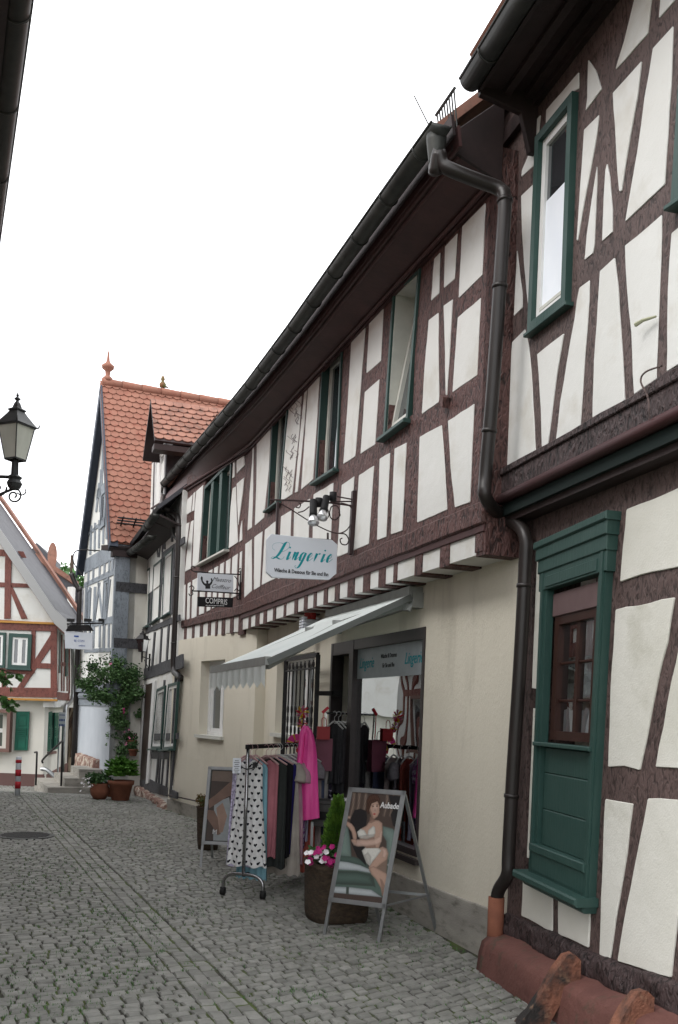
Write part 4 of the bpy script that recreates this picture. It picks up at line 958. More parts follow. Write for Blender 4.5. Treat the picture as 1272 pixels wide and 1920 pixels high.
# hanging sign on the grey house corner, white board
# ================================================================ LEFT HOUSE (rust timbers)
LH = PL((-6.93, 23.0), -90)
HL = thing('rust_timbered_house', (-7.2, 23., -.33), 'white gabled house with rust-red timbers, yellow bands and green shutters at the far left', 'house')
lo = -.25
bm = NB(); wallgrid(bm, LH, 0, 5.5, 1.75, 3.65, -.3, 0); obj('upper_wall', bm, M['plaster'], HL)
cl = LH.pix(82, 1400, lo)[0]
bm = NB(); wallgrid(bm, LH, cl, 5.5, -.6, 1.8, lo-.3, lo, ((cl+1.02, cl+2.6, .62, 1.45),)); obj('lower_wall', bm, M['plaster_warm'], HL)
bm = NB(); pbox(bm, LH, cl-.03, 5.5, -.6, -.03, lo-.05, lo+.03); obj('red_plinth', bm, nmat('dull_red_plinth', (.13, .075, .068), .9), HL)
tb('timber_rail', [[(-30,1288),(107,1290),(107,1308),(-30,1305)], [(-30,1160),(107,1168),(107,1184),(-30,1180)], [(-30,1252),(62,1255),(62,1264),(-30,1262)], [(70,1243),(96,1244),(96,1254),(70,1253)]], LH, 'timber_rust', HL, proud=.03)
tb('timber_post', [V(101,1180,101,1292,12), V(63,1180,61,1262,8), V(8,1262,7,1292,8)], LH, 'timber_rust', HL, proud=.025)
tb('timber_brace', [[(95,1190),(97,1212),(42,1293),(30,1293)]], LH, 'timber_rust', HL, proud=.02)
tb('yellow_band', [[(-30,1307),(107,1311),(107,1315),(-30,1311)], [(-30,1162),(104,1167),(104,1171),(-30,1166)]], LH, 'timber_rust' if False else 'clay', HL, proud=.06)
M['ochre'] = nmat('ochre_band', (.42, .21, .05), .7)
for o in list(HL.children):
    if o.name.startswith('yellow_band'): o.data.materials[0] = M['ochre']
window(HL, LH, [(17, 1187), (60, 1189), (57, 1255), (14, 1253)], .01, fw=.09, proud=.05, rec=.03, casing='green', sash='white_frame', sw=.05, nu=2, pane='glass_dark', deep=0, casdeep=0, sill='green', sillw=.03, silld=.04)
window(HL, LH, [(-40, 1184), (11, 1186), (9, 1252), (-42, 1250)], .01, fw=.06, proud=.045, rec=.03, casing='green', sash='white_frame', sw=.05, nu=2, pane='glass_dark', deep=0, casdeep=0)
w, _, _ = window(HL, LH, [(-40, 1328), (25, 1331), (22, 1410), (-40, 1408)], lo, fw=.08, proud=.04, rec=-.02, casing='timber_rust', sash='white_frame', sw=.05, nv=2, pane='glass_mid', deep=-.05, casdeep=-.02)
M['sill_red'] = nmat('brownish_sandstone_surround', (.17, .10, .085), .85); w.data.materials[0] = M['sill_red']
def shutter(par, pl, q, off, lab=None):
    bm = NB(); prism(bm, pl, q, off, off+.03, .004); s = obj('shutter', bm, M['green_shutter'], par, label=lab); bm = NB()
    for v0, v1 in ((.08, .36), (.68, .94)): ring(bm, pl, sub(q, .18, .82, v0, v1), .015, off+.03, off+.042)
    for k in range(5): prism(bm, pl, sub(q, .15, .85, .42+k*.045, .445+k*.045), off+.03, off+.05, .003)
    obj('louvres', bm, M['green_shutter'], s)
shutter(HL, LH, LH.pxs([(31, 1334), (56, 1334), (52, 1407), (27, 1407)], lo+.06), lo+.04, 'open green louvred shutter on the front')
# side wall to the lane
LS = PL((LH.pt(.0, 0).x, LH.pt(0, 0).y), 169.6)
# gable
apx = LH.pix(-60, 870, .0)
GAx, GAz = 3.05, 7.9
bm = NB(); f = bm.faces.new([bm.verts.new(LH.pt(*q, .0)) for q in ((.0, 3.6), (5.5, 3.6), (5.5, 5.4), (GAx, GAz))]); obj('gable_panel', bm, M['plaster'], HL)
tb('timber_post', [V(16,1020,14,1160,12)], LH, 'timber_rust', HL, proud=.025)
tb('timber_rail', [[(-30,1027),(44,1034),(50,1046),(-30,1040)], [(-30,1090),(62,1095),(66,1102),(-30,1100)]], LH, 'timber_rust', HL, proud=.02)
tb('timber_brace', [[(16,1100),(22,1097),(52,1160),(40,1160)]], LH, 'timber_rust', HL, proud=.02)
# roof with a flared foot, slate, wood verge
prof = [(-.55, 3.42), (-.05, 3.85), (.5, 4.6), (1.2, 5.55), (2.1, 6.75), (GAx, 7.95)]
profL = [(2*GAx-s, z) for s, z in prof]
for nm, mt, d0, d1, th, pr in (('roof_slope', 'slate_dark', -1.9, .33, .10, prof), ('far_roof_slope', 'slate_dark', -1.9, .33, .10, profL)):
    bm = NB()
    for (a, za), (b, zb_) in zip(pr, pr[1:]): hexa(bm, [LH.pt(a, za, d0), LH.pt(b, zb_, d0), LH.pt(b, zb_, d1), LH.pt(a, za, d1), LH.pt(a, za+th, d0), LH.pt(b, zb_+th, d0), LH.pt(b, zb_+th, d1), LH.pt(a, za+th, d1)])
    obj(nm, bm, M[mt], HL)
bm = NB()
for (a, za), (b, zb_) in zip(prof, prof[1:]): hexa(bm, [LH.pt(a, za-.22, .30), LH.pt(b, zb_-.22, .30), LH.pt(b, zb_-.22, .34), LH.pt(a, za-.22, .34), LH.pt(a, za+.12, .30), LH.pt(b, zb_+.12, .30), LH.pt(b, zb_+.12, .34), LH.pt(a, za+.12, .34)])
obj('verge_board', bm, nmat('pale_grey_board', (.32, .32, .32), .7), HL)
bm = NB()
for (a, za), (b, zb_) in zip(prof, prof[1:]): hexa(bm, [LH.pt(a, za-.30, .0), LH.pt(b, zb_-.30, .0), LH.pt(b, zb_-.30, .12), LH.pt(a, za-.30, .12), LH.pt(a, za-.05, .0), LH.pt(b, zb_-.05, .0), LH.pt(b, zb_-.05, .12), LH.pt(a, za-.05, .12)])
obj('rake_timber', bm, M['timber_rust'], HL)
bm = NB()
for (a, za), (b, zb_) in zip(prof, prof[1:]):
    hexa(bm, [LH.pt(a-.05, za+.08, -2.2), LH.pt(b-.05, zb_+.08, -2.2), LH.pt(b-.05, zb_+.08, -1.9), LH.pt(a-.05, za+.08, -1.9), LH.pt(a-.05, za+.2, -2.2), LH.pt(b-.05, zb_+.2, -2.2), LH.pt(b-.05, zb_+.2, -1.9), LH.pt(a-.05, za+.2, -1.9)])
obj('tiled_verge', bm, M['tile_old'], HL)
bm = NB(); pbox(bm, LH, -.3, 5.6, 3.6, 3.75, -6.2, -2.2); obj('rear_flat_roof', bm, M['slate_dark'], HL)
# side wall
cn = LH.pt(0, 0); cn2 = LH.pt(cl, 0, lo); sdv = Vector((-.18, .984, 0))
SU = PL((cn+sdv*6).xy, 169.6); SL = PL((cn2+sdv*6).xy, 169.6)
bm = NB(); wallgrid(bm, SU, 0, 5.93, 1.62, 3.65, -.25, 0); obj('side_upper_wall', bm, M['plaster'], HL)
bm = NB(); wallgrid(bm, SL, 0, 5.93, -.6, 1.7, -.25, 0); obj('side_lower_wall', bm, M['plaster_warm'], HL)
tb('side_timber', [[(107,1297),(131,1300),(131,1314),(107,1312)], [(107,1240),(131,1243),(131,1250),(107,1248)], V(110,1190,109,1296,2), V(117,1190,117,1296,2), V(122,1200,121,1296,1.5), V(127,1200,127,1296,1.5), V(131,1190,131,1300,2)], SU, 'timber_rust', HL, proud=.02)
for c in ([(110.5,1185),(114,1186),(114,1262),(111,1262)], [(123.5,1190),(128,1191),(128,1268),(124,1268)]):
    bm = NB(); prism(bm, SU, SU.pxs(c, .03), .0, .03, 0); obj('shutter', bm, M['green_deep'], HL)
for c in ([(92,1336),(98,1334),(97,1408),(90,1409)], [(103,1336),(110,1336),(108,1404),(102,1406)]): shutter(HL, SL, SL.pxs(c, .04), .02)
bm = NB(); prism(bm, SL, SL.pxs([(98,1336),(103,1336),(102,1406),(97,1408)], .01), -.01, .01, 0); obj('side_window', bm, M['glass_dark'], HL)
bm = NB(); prism(bm, SL, SL.pxs([(92,1410),(106,1408),(106,1413),(92,1415)], .05), 0, .06, 0); obj('sill', bm, M['sill_red'], HL)
bm = NB(); pbox(bm, SL, 0, 5.95, -.6, -.08, .0, .03); obj('side_plinth', bm, M['sill_red'], HL)
pipe(HL, [SU.pt(*SU.pix(x, y, .12), .12) for x, y in ((137, 1200), (137, 1300), (128, 1322), (122, 1335), (117, 1450))], .05, 'alu')
# blue and white street sign on its post
SG = thing('lane_sign', (SL.pt(2.4, -.33, .25)), 'small white and blue street sign on a thin post at the lane mouth', 'sign')
bm = NB(); tube(bm, [SL.pt(*SL.pix(108, 1465, .2), .2), SL.pt(*SL.pix(113, 1335, .2), .2)], .025, 6); obj('post', bm, M['alu'], SG)
p0 = at(117, 1348, 24.3)
bm = NB(); box(bm, p0, (.17, .02, .34)); pl_ = obj('sign_plate', bm, M['sign_white'], SG)
for k, (t_, m_) in enumerate((('TAXI', 'ink'), ('HAUS', 'blue_ink'), ('FREI', 'blue_ink'))):
    pass
bm = NB()
for k in range(2):
    for j in range(4): box(bm, p0+Vector((-.055+j*.037, -.012, -.03-.13*k)), (.026, .004, .055))
for j in range(5): box(bm, p0+Vector((-.06+j*.03, -.012, .10)), (.018, .004, .03))
obj('blurred_lettering', bm, M['blue_ink'], SG)
# bent guard rail at the corner of the left house
bm = NB(); tube(bm, smooth_pts([LH.pt(cl-.05, .12, lo+.25), LH.pt(cl-.2, .1, lo+.3), LH.pt(cl-.45, -.1, lo+.35), LH.pt(cl-.6, -.36, lo+.35)]), .05, 8)
tag(obj('corner_guard', bm, M['alu'], base=True), 'bent grey metal guard at the foot of the rust-timbered house corner', 'guard')
# ================================================================ houses down the lane
LA = thing('beige_lane_house', (-7.5, 30, -.33), 'beige house with brown leaning timbers glimpsed down the lane', 'house')
LW = PL((-4.9, 29.5), -97)
bm = NB(); wallgrid(bm, LW, 0, 4.4, -.6, 3.6, -.3, 0); obj('wall', bm, nmat('beige_plaster', (.5, .42, .32), .9), LA)
tb('timber_post', [V(127,1330,126,1450,4), V(136,1345,134,1420,5), V(146,1210,143,1330,9), V(140,1300,126,1345,5), [(152,1300),(150,1330),(128,1372),(124,1362)], V(133,1200,132,1300,4)], LW, 'bark', LA, proud=.05)
bm = NB(); pbox(bm, LW, -.6, 4.6, 3.5, 3.8, -4, .3); slab4(bm, LW.pt(-.8, 3.7, .4), LW.pt(5, 3.7, .4), LW.pt(5, 5.2, -2.5), LW.pt(-.8, 5.2, -2.5), .1); obj('roof', bm, M['slate_dark'], LA)
bm = NB(); prism(bm, LW, LW.pxs([(140,1350),(146,1348),(145,1375),(140,1375)], .02), 0, .03, 0); obj('window', bm, M['glass_dark'], LA)
bm = NB(); tube(bm, [at(146, 1300, 24.5), Vector((at(146, 1300, 24.5).x-.02, 24.5, -.35))], .06, 10); tube(bm, [at(146, 1300, 24.5), at(151, 1100, 24.5)], .05, 8)
tag(obj('timber_prop', bm, M['timber_black'], base=True, smooth=True), 'dark vertical post against the grey gabled house at the lane mouth', 'post')
SHs = thing('slate_dormer_house', (-9.5, 31, -.33), 'slate-clad house with pale verge and satellite dish rising behind the rust-timbered house', 'house')
A_ = lambda x, y, Y=31.: at(x, y, Y)
def face3(par, name, pts, Y, dep, mat):
    bm = NB(); f = [A_(x, y, Y) for x, y in pts]; b = [p+Vector((-.2, dep, 0)) for p in f]
    v = [bm.verts.new(p) for p in f]; w = [bm.verts.new(p) for p in b]; bm.faces.new(v); bm.faces.new(w[::-1])
    for i in range(len(v)): bm.faces.new((v[i], v[(i+1) % len(v)], w[(i+1) % len(v)], w[i]))
    return obj(name, bm, M[mat], par)
face3(SHs, 'slate_wall', [(75, 1053), (147, 1098), (147, 1300), (75, 1300)], 31, 3, 'slate_dark')
face3(SHs, 'pale_verge', [(68, 1037), (148, 1091), (147, 1100), (66, 1047)], 30.9, .25, 'tile_old')
face3(SHs, 'white_corner_board', [(137, 1100), (142, 1102), (140, 1160), (135, 1160)], 30.9, .1, 'plaster')
face3(SHs, 'rear_slate_gable', [(58, 1032), (69, 1017), (92, 1040), (92, 1070), (66, 1050)], 32, 2, 'slate_dark')
bm = NB(); c = A_(101, 1043, 30.5); lathe(bm, c, [(.0, 0), (.12, .01), (.24, .06), (.34, .14)], 18)
for v in bm.verts:
    p = v.co-c; v.co = c+Vector((p.x*.45, -p.z*1., p.y*1.25))
tube(bm, [c+Vector((0, .1, 0)), A_(103, 1064, 31.2)], .03, 6); obj('satellite_dish', bm, M['tile_old'], SHs)
# ================================================================ OPPOSITE HOUSE (its gutter shows at the left edge, its front in the glass)
OL = PL((-2.72, 6.3), 156.)                # faces the street (to the right)
OP = thing('red_timbered_house_opposite', (-3.4, 6.3, 0), 'timbered house across the street whose dark gutter cuts the top left corner', 'house')
OG_Z = 5.6
def atz(px, py, z):
    r = ray(px, py); t = (z-EYE)/r.z; return r*t+Vector((0, 0, EYE))
g0p, g1p = atz(57, 0, OG_Z), atz(4, 400, OG_Z); dz = OG_Z-.05
dvec = g1p-g0p; dvec.z = 0; dvec.normalize()
OG = PL((g0p.x, g0p.y), math.degrees(math.atan2(dvec.x, dvec.y)))
gutter(OP, [OG.pt(s, dz+.05, 0.07) for s in (-2., 0, 3, 15)], .08, every=.9)
bm = NB(); slab4(bm, OG.pt(-2., dz+.10, .05), OG.pt(15, dz+.10, .05), OG.pt(15, dz+2.2, 3.3), OG.pt(-2., dz+2.2, 3.3), .08); obj('roof', bm, M['tile_old'], OP)
bm = NB(); slab4(bm, OG.pt(-2., dz-.0, .12), OG.pt(15, dz-.0, .12), OG.pt(15, dz-.12, .62), OG.pt(-2., dz-.12, .62), -.03); obj('eaves_soffit', bm, M['board_dark'], OP)
OW = PL(OG.pt(15, 0, .60).xy, OG.a+180)
zj = 2.75
bm = NB(); wallgrid(bm, OW, 0, 17, zj, dz, -.2, .0); wallgrid(bm, OW, .0, 17, -.5, zj, -.4, -.12); obj('wall', bm, M['plaster'], OP)
for z0_, z1_ in ((zj, zj+.25), (zj+.55, zj+.8), (dz-.25, dz), (zj+1.4, zj+1.55)):
    bm = NB(); pbox(bm, OW, 0, 17, z0_, z1_, 0, .03); obj('timber_rail', bm, M['timber_rust'], OP)
for k in range(34):
    bm = NB(); s = .1+k*.5; pbox(bm, OW, s, s+.14, zj, dz, 0, .025); obj('timber_post', bm, M['timber_rust'], OP)
for k in range(19):
    s = .3+k*.85; bm = NB(); pbox(bm, OW, s, s+.10, -.3, zj, -.12, -.09); pbox(bm, OW, s+.45, s+.55, -.3, zj, -.12, -.09); pbox(bm, OW, s, s+.85, .55, .70, -.12, -.095); pbox(bm, OW, s, s+.85, 2.2, 2.36, -.12, -.095); obj('lower_timbers', bm, M['timber_rust'], OP)
for k in range(7):
    s = 1.2+k*2.35
    w, _, _ = window(OP, OW, None, 0, q=[(s, zj+1.9), (s+.8, zj+1.9), (s+.8, zj+.82), (s, zj+.82)], fw=.06, proud=.05, rec=.03, casing='green', sash='white_frame', nu=2, pane='glass_dark', deep=0, casdeep=0)
    window(OP, OW, None, -.12, q=[(s+.1, 2.2), (s+1., 2.2), (s+1., .9), (s+.1, .9)], fw=.07, proud=.04, rec=.03, casing='sill_red', sash='white_frame', nu=2, pane='glass_dark', deep=0, casdeep=0)
# distant tree behind the roofs
def leaves(bm, c, r, n, sz, rnd, squash=(1, 1, 1), mi=lambda r: 0, hollow=.0):
    for _ in range(n):
        while True:
            p = Vector((rnd.uniform(-1, 1), rnd.uniform(-1, 1), rnd.uniform(-1, 1)))
            if hollow < p.length < 1: break
        k = .75+.5*noise.noise(p*2.3+Vector(c)); p = Vector((p.x*r*squash[0]*k, p.y*r*squash[1]*k, p.z*r*squash[2]*k))
        leaf(bm, Vector(c)+p, Vector((rnd.gauss(0, 1), rnd.gauss(0, 1), rnd.gauss(.3, .7))).normalized(), sz*rnd.uniform(.6, 1.3), rnd, mi(rnd))
def leaf(bm, p, d, s, rnd, mi=0, asp=.55):
    d = d.normalized(); x = d.cross(Vector((rnd.uniform(-1, 1), rnd.uniform(-1, 1), .4))).normalized(); nn = x.cross(d)*s*.12
    w = x*s*asp/2
    vs = [bm.verts.new(q) for q in (p, p+d*s*.35+w+nn, p+d*s*.75+w*.7, p+d*s, p+d*s*.75-w*.7, p+d*s*.35-w+nn)]
    for t in ((0, 1, 2, 3), (0, 3, 4, 5)):
        f = bm.faces.new([vs[i] for i in t]); f.material_index = mi
DT = thing('distant_tree', (-11.5, 40, -.3), 'pale green tree top showing over the roofs left of the grey gabled house', 'tree')
bm = NB(); tube(bm, [(-11.5, 40, -.5), (-11.4, 40, 6.), (-11.5, 40, 8.0)], [.3, .2, .05], 8); obj('trunk', bm, M['bark'], DT)
bm = NB(); rt = random.Random(3); leaves(bm, at(134, 1092, 40), .95, 700, .2, rt, (1, 1, .7)); leaves(bm, at(122, 1070, 41), .4, 160, .18, rt); obj('crown', bm, M['leaf'], DT)
# ================================================================ GROUND
def gridmesh(bm, xs, ys, zf):
    g = [[bm.verts.new((x, y, zf(x, y))) for y in ys] for x in xs]
    for i in range(len(xs)-1):
        for j in range(len(ys)-1): bm.faces.new((g[i][j], g[i+1][j], g[i+1][j+1], g[i][j+1]))
M['joint'] = nmat('mossy_joint_sand', (.055, .052, .043), .95, col2=(.034, .033, .027), nscale=6, col3=(.075, .10, .03), c3scale=2.4, c3lo=.45, c3hi=.58, bump=.5, bscale=60)
def cob(name, c1, c2):
    m = nmat(name, c1, .72, spec=.25, col2=c2, nscale=9, bump=.5, bscale=70, bdist=.006, detail=4)
    t = m.node_tree; n = t.nodes; b = n['Principled BSDF']; src = b.inputs['Base Color'].links[0].from_socket
    g = n.new('ShaderNodeNewGeometry'); nz_ = n.new('ShaderNodeTexNoise'); nz_.inputs['Scale'].default_value = .55; nz_.inputs['Detail'].default_value = 6
    t.links.new(g.outputs['Position'], nz_.inputs[0])
    hs = n.new('ShaderNodeHueSaturation'); mr = n.new('ShaderNodeMapRange'); mr.inputs[1].default_value = 0; mr.inputs[2].default_value = 1; mr.inputs[3].default_value = .8; mr.inputs[4].default_value = 1.16
    ad = n.new('ShaderNodeMath'); ad.operation = 'ADD'; sb_ = n.new('ShaderNodeMath'); sb_.operation = 'SUBTRACT'; sb_.inputs[1].default_value = .5
    sc = n.new('ShaderNodeMath'); sc.operation = 'MULTIPLY'; sc.inputs[1].default_value = 1.6
    t.links.new(nz_.outputs[0], sb_.inputs[0]); t.links.new(sb_.outputs[0], sc.inputs[0]); t.links.new(g.outputs['Random Per Island'], ad.inputs[0]); t.links.new(sc.outputs[0], ad.inputs[1])
    t.links.new(ad.outputs[0], mr.inputs[0]); t.links.new(mr.outputs[0], hs.inputs['Value']); t.links.new(src, hs.inputs['Color']); t.links.new(hs.outputs[0], b.inputs['Base Color'])
    return m
M['cobble'] = cob('grey_granite_setts', (.25, .248, .228), (.185, .185, .168))
bm = NB()
xs = [-300, -120, -60, -30]+[-20+.5*i for i in range(81)]+[30, 60, 120, 300]; ys = [-200, -60, -20]+[-10+.5*i for i in range(101)]+[50, 80, 150, 400, 900]
gridmesh(bm, xs, ys, lambda x, y: ground_z(x, y)-.012)
tag(obj('ground', bm, M['joint']), kind='structure')
# setts: a bowed field each side of a straight three-row channel
cr_ = random.Random(11)
c0 = onground(455, 1915); c1_ = onground(62, 1500)
cdv = (c1_-c0); cdv.z = 0; CLn = cdv.length; cdv.normalize(); cnv = Vector((-cdv.y, cdv.x, 0))    # cnv: left of the channel
if cnv.x > 0: cnv = -cnv
def world(p, q): return c0+cdv*q+cnv*p
def inside(v):
    # keep the setts out of the houses
    e = .02
    if (Vector((v.x, v.y, 0))-ML.P).dot(ML.n) < e and v.y < 13.3: return False
    if (Vector((v.x, v.y, 0))-LF.P).dot(LF.n) < e and 13.0 <= v.y < 16.4: return False
    if (Vector((v.x, v.y, 0))-BL.P).dot(BL.n) < .02 and 15.9 <= v.y < 20.5: return False
    if v.y < 6.6 and (Vector((v.x, v.y, 0))-RL.P).dot(RL.n) < .10: return False
    if v.y > 19.5 and (Vector((v.x, v.y, 0))-GL.P).dot(GL.n) < .0: return False
    return v.x > -.40*v.y-1.8
bm = NB()
def sett(cs, top):
    """cs: 4 corners on the ground"""
    mid = sum(cs, Vector())/4; gz = ground_z(mid.x, mid.y); h = top+cr_.uniform(-.004, .004)
    tx, ty = cr_.uniform(-.05, .05), cr_.uniform(-.05, .05)
    lo_, up, tp = [], [], []
    for c in cs:
        c = mid+(c-mid)*1.0
        j = Vector((cr_.uniform(-.006, .006), cr_.uniform(-.006, .006), 0))
        dd = c-mid
        lo_.append(bm.verts.new(Vector((c.x, c.y, gz-.03))+j))
        up.append(bm.verts.new(Vector((c.x, c.y, gz+h-.008))+j))
        q = mid+dd*.84; tp.append(bm.verts.new(Vector((q.x, q.y, gz+h+dd.x*tx+dd.y*ty))+j))
    for A, B in ((lo_, up), (up, tp)):
        for i in range(4): 
            f = bm.faces.new((A[i], A[(i+1) % 4], B[(i+1) % 4], B[i])); f.smooth = True
    f = bm.faces.new(tp); f.smooth = True
def lay(pf, p0, p1, q0, q1, w, l, rowdir):
    pass
gap = .013
# channel rows
for r in range(3):
    q = -3.2; pw = .095
    while q < 27:
        l = cr_.uniform(.10, .15); a = (r-1.5)*pw+.004; a += cr_.uniform(-.004, .004); b = a+pw-.007
        c = [world(a, q), world(b, q), world(b, q+l-gap), world(a, q+l-gap)]
        if inside(c[0]) and inside(c[1]): sett(c, -.004)
        q += l
# bowed fields
def bow(side, p):
    if side > 0: return -.14*p + .035*math.sin(p*1.7)*1.2-.02*p*p
    return .22*p+.05*p*p
for side in (1, -1):
    q = -4.
    while q < 30:
        rh = cr_.uniform(.074, .094); p = .148; ph = cr_.uniform(0, .1)
        lim = 7.6 if side > 0 else 3.6
        first = True
        while p < lim:
            wdt = cr_.uniform(.08, .13)-(ph*.4 if first else 0); first = False; a, b = p+gap/2, p+wdt-gap/2; dq = cr_.uniform(-.006, .006)
            cs = [world(side*a, q+bow(side, a)+dq), world(side*b, q+bow(side, b)+dq), world(side*b, q+rh-gap+bow(side, b)+dq), world(side*a, q+rh-gap+bow(side, a)+dq)]
            m_ = cs[0]
            if 4.2 < m_.y < 29 and inside(m_) and inside(cs[1]) and m_.x > -.385*m_.y-.5: sett(cs, 0)
            p += wdt
        q += rh
tag(obj('street_setts', bm, M['cobble']), kind='structure')
# grass tufts in the joints
bm = NB(); gr = random.Random(4)
n_ = 0
while n_ < 4200:
    y = 4.8+gr.random()**1.5*14; x = gr.uniform(-.36*y-.3, 1.0-.3*(y-6.9)); v = Vector((x, y, 0))
    dn_ = noise.noise(Vector((x*.9, y*.9, 3.1)))
    wallish = max(0., 1-abs((v-ML.P).dot(ML.n))/.5) if y < 13 else 0
    if not inside(v): continue
    if dn_ < .12 and gr.random() > .12+.5*wallish: continue
    n_ += 1
    for k in range(3):
        a = gr.uniform(0, 6.28); h = gr.uniform(.006, .02); d = Vector((math.cos(a)*.5, math.sin(a)*.5, 1)).normalized()
        p = v+Vector((gr.uniform(-.02, .02), gr.uniform(-.02, .02), ground_z(x, y)-.01)); sdv_ = Vector((-math.sin(a), math.cos(a), 0))*.004
        f = [bm.verts.new(q) for q in (p-sdv_, p+sdv_, p+d*(h+.01))]; bm.faces.new(f)
tag(obj('joint_weeds', bm, M['leaf']), 'tiny weeds and moss growing in the joints of the setts', 'weeds', kind='stuff')
# manhole cover in the street
mc = onground(48, 1567)
MH = thing('manhole_cover', (mc.x, mc.y, 0), 'round ribbed iron manhole cover in the setts at the left', 'manhole cover')
bm = NB(); lathe(bm, (mc.x, mc.y, -.02), [(.36, 0), (.36, .028), (.33, .030)], 28); obj('rim', bm, M['gutter'], MH)
bm = NB()
for k in range(9): box(bm, (mc.x, mc.y-.26+k*.065, .012), (.6*math.sqrt(max(.05, 1-((k-4)/4.6)**2)), .028, .006))
obj('ribs', bm, M['iron'], MH)
# ================================================================ AWNING
AW = thing('awning', ML.pt(2.4, 2.7, 0), 'pale green folding awning with a scalloped valance over the shop door', 'awning')
as0, as1, AD, az0, az1 = 1.30, 3.60, 1.34, 2.765, 2.135
def AP(s, t, dz=0): return ML.pt(s, az0+(az1-az0)*t+dz-.012*math.sin(math.pi*t), .08+(AD-.08)*t)
bm = NB(); g = [[bm.verts.new(AP(as0+.03+(as1-as0-.06)*i/10, j/10)) for j in range(11)] for i in range(11)]
for i in range(10):
    for j in range(10): bm.faces.new((g[i][j], g[i+1][j], g[i+1][j+1], g[i][j+1]))
# cloth lets some daylight through
mt = M['awning']; n = mt.node_tree.nodes; tr_ = n.new('ShaderNodeBsdfTranslucent'); tr_.inputs[0].default_value = (.62, .72, .68, 1); ms = n.new('ShaderNodeMixShader'); ms.inputs[0].default_value = .2
mt.node_tree.links.new(n['Principled BSDF'].outputs[0], ms.inputs[1]); mt.node_tree.links.new(tr_.outputs[0], ms.inputs[2]); mt.node_tree.links.new(ms.outputs[0], n['Material Output'].inputs[0])
obj('cloth', bm, M['awning'], AW, smooth=True)
bm = NB(); pbox(bm, ML, as0, as1, az0-.06, az0+.05, .0, .13); obj('cassette', bm, M['awning_metal'], AW)
bm = NB(); pbox(bm, ML, as0-.02, as0+.12, az0-.13, az0+.0, .0, .10); tube(bm, [ML.pt(as0+.02, az0-.05, .06), ML.pt(as0+.02, az0-.16, .12)], .02, 8); obj('gear_box', bm, M['awning_metal'], AW)
bm = NB(); bar(bm, AP(as0, 1, -.02), AP(as1, 1, -.02), .045, .07); obj('front_bar', bm, M['awning_metal'], AW)
bm = NB(); N_ = 44; rows = []
for i in range(N_*4+1):
    u = i/(N_*4); s = as0+(as1-as0)*u; k = abs(((u*9+.5) % 1)-.5)*2; hh = .20-.085*min(1, k)**.6
    w_ = .012*math.sin(u*9*6.283)
    p = AP(s, 1, -.05); rows.append([bm.verts.new(p+Vector((0, 0, -hh*j/4))+ML.n*(.02+w_*j/4)) for j in range(5)])
for A, B in zip(rows, rows[1:]):
    for j in range(4): bm.faces.new((A[j], A[j+1], B[j+1], B[j]))
obj('valance', bm, M['awning'], AW, smooth=True)
for sa, dirn in ((as0+.1, 1), (as1-.1, -1)):
    sh = ML.pt(sa, az0-.09, .10); el = ML.pt(sa+dirn*.62, az0-.27, .52); wr_ = AP(sa+dirn*.02, .985, -.06)
    bm = NB(); bar(bm, sh, el, .05, .085); bar(bm, el, wr_, .04, .07); tube(bm, [el+Vector((0, 0, .06)), el-Vector((0, 0, .06))], .045, 10); tube(bm, [sh+Vector((0, 0, .05)), sh-Vector((0, 0, .06))], .04, 10); obj('folding_arm', bm, M['awning_metal'], AW)
bm = NB(); bar(bm, AP(as0, .02, -.03), AP(as0, 1, -.03), .02, .05); obj('side_hem', bm, nmat('awning_edge', (.12, .13, .125), .8), AW)
# ================================================================ ALARM SIREN
AL = thing('alarm_siren', ML.pt(*ML.pix(578, 1160, .1), .05), 'red alarm lamp above a small white louvred box under the jetty', 'alarm')
c = ML.pt(*ML.pix(582, 1150, .12), .12)
bm = NB(); tube(bm, [c+Vector((0, 0, -.07)), c+Vector((0, 0, .11))], [.075, .06], 14); obj('red_lamp', bm, nmat('red_plastic', (.28, .01, .008), .25, spec=.6), AL, smooth=True)
c = ML.pt(*ML.pix(580, 1168, .12), .12)
bm = NB()
for k in range(5): box(bm, c+Vector((0, 0, .05-.032*k)), (.19, .16, .02), rad(AM)*-1)
box(bm, c+Vector((0, 0, -.015)), (.15, .13, .15), rad(AM)*-1); obj('louvred_box', bm, M['sign_white'], AL)
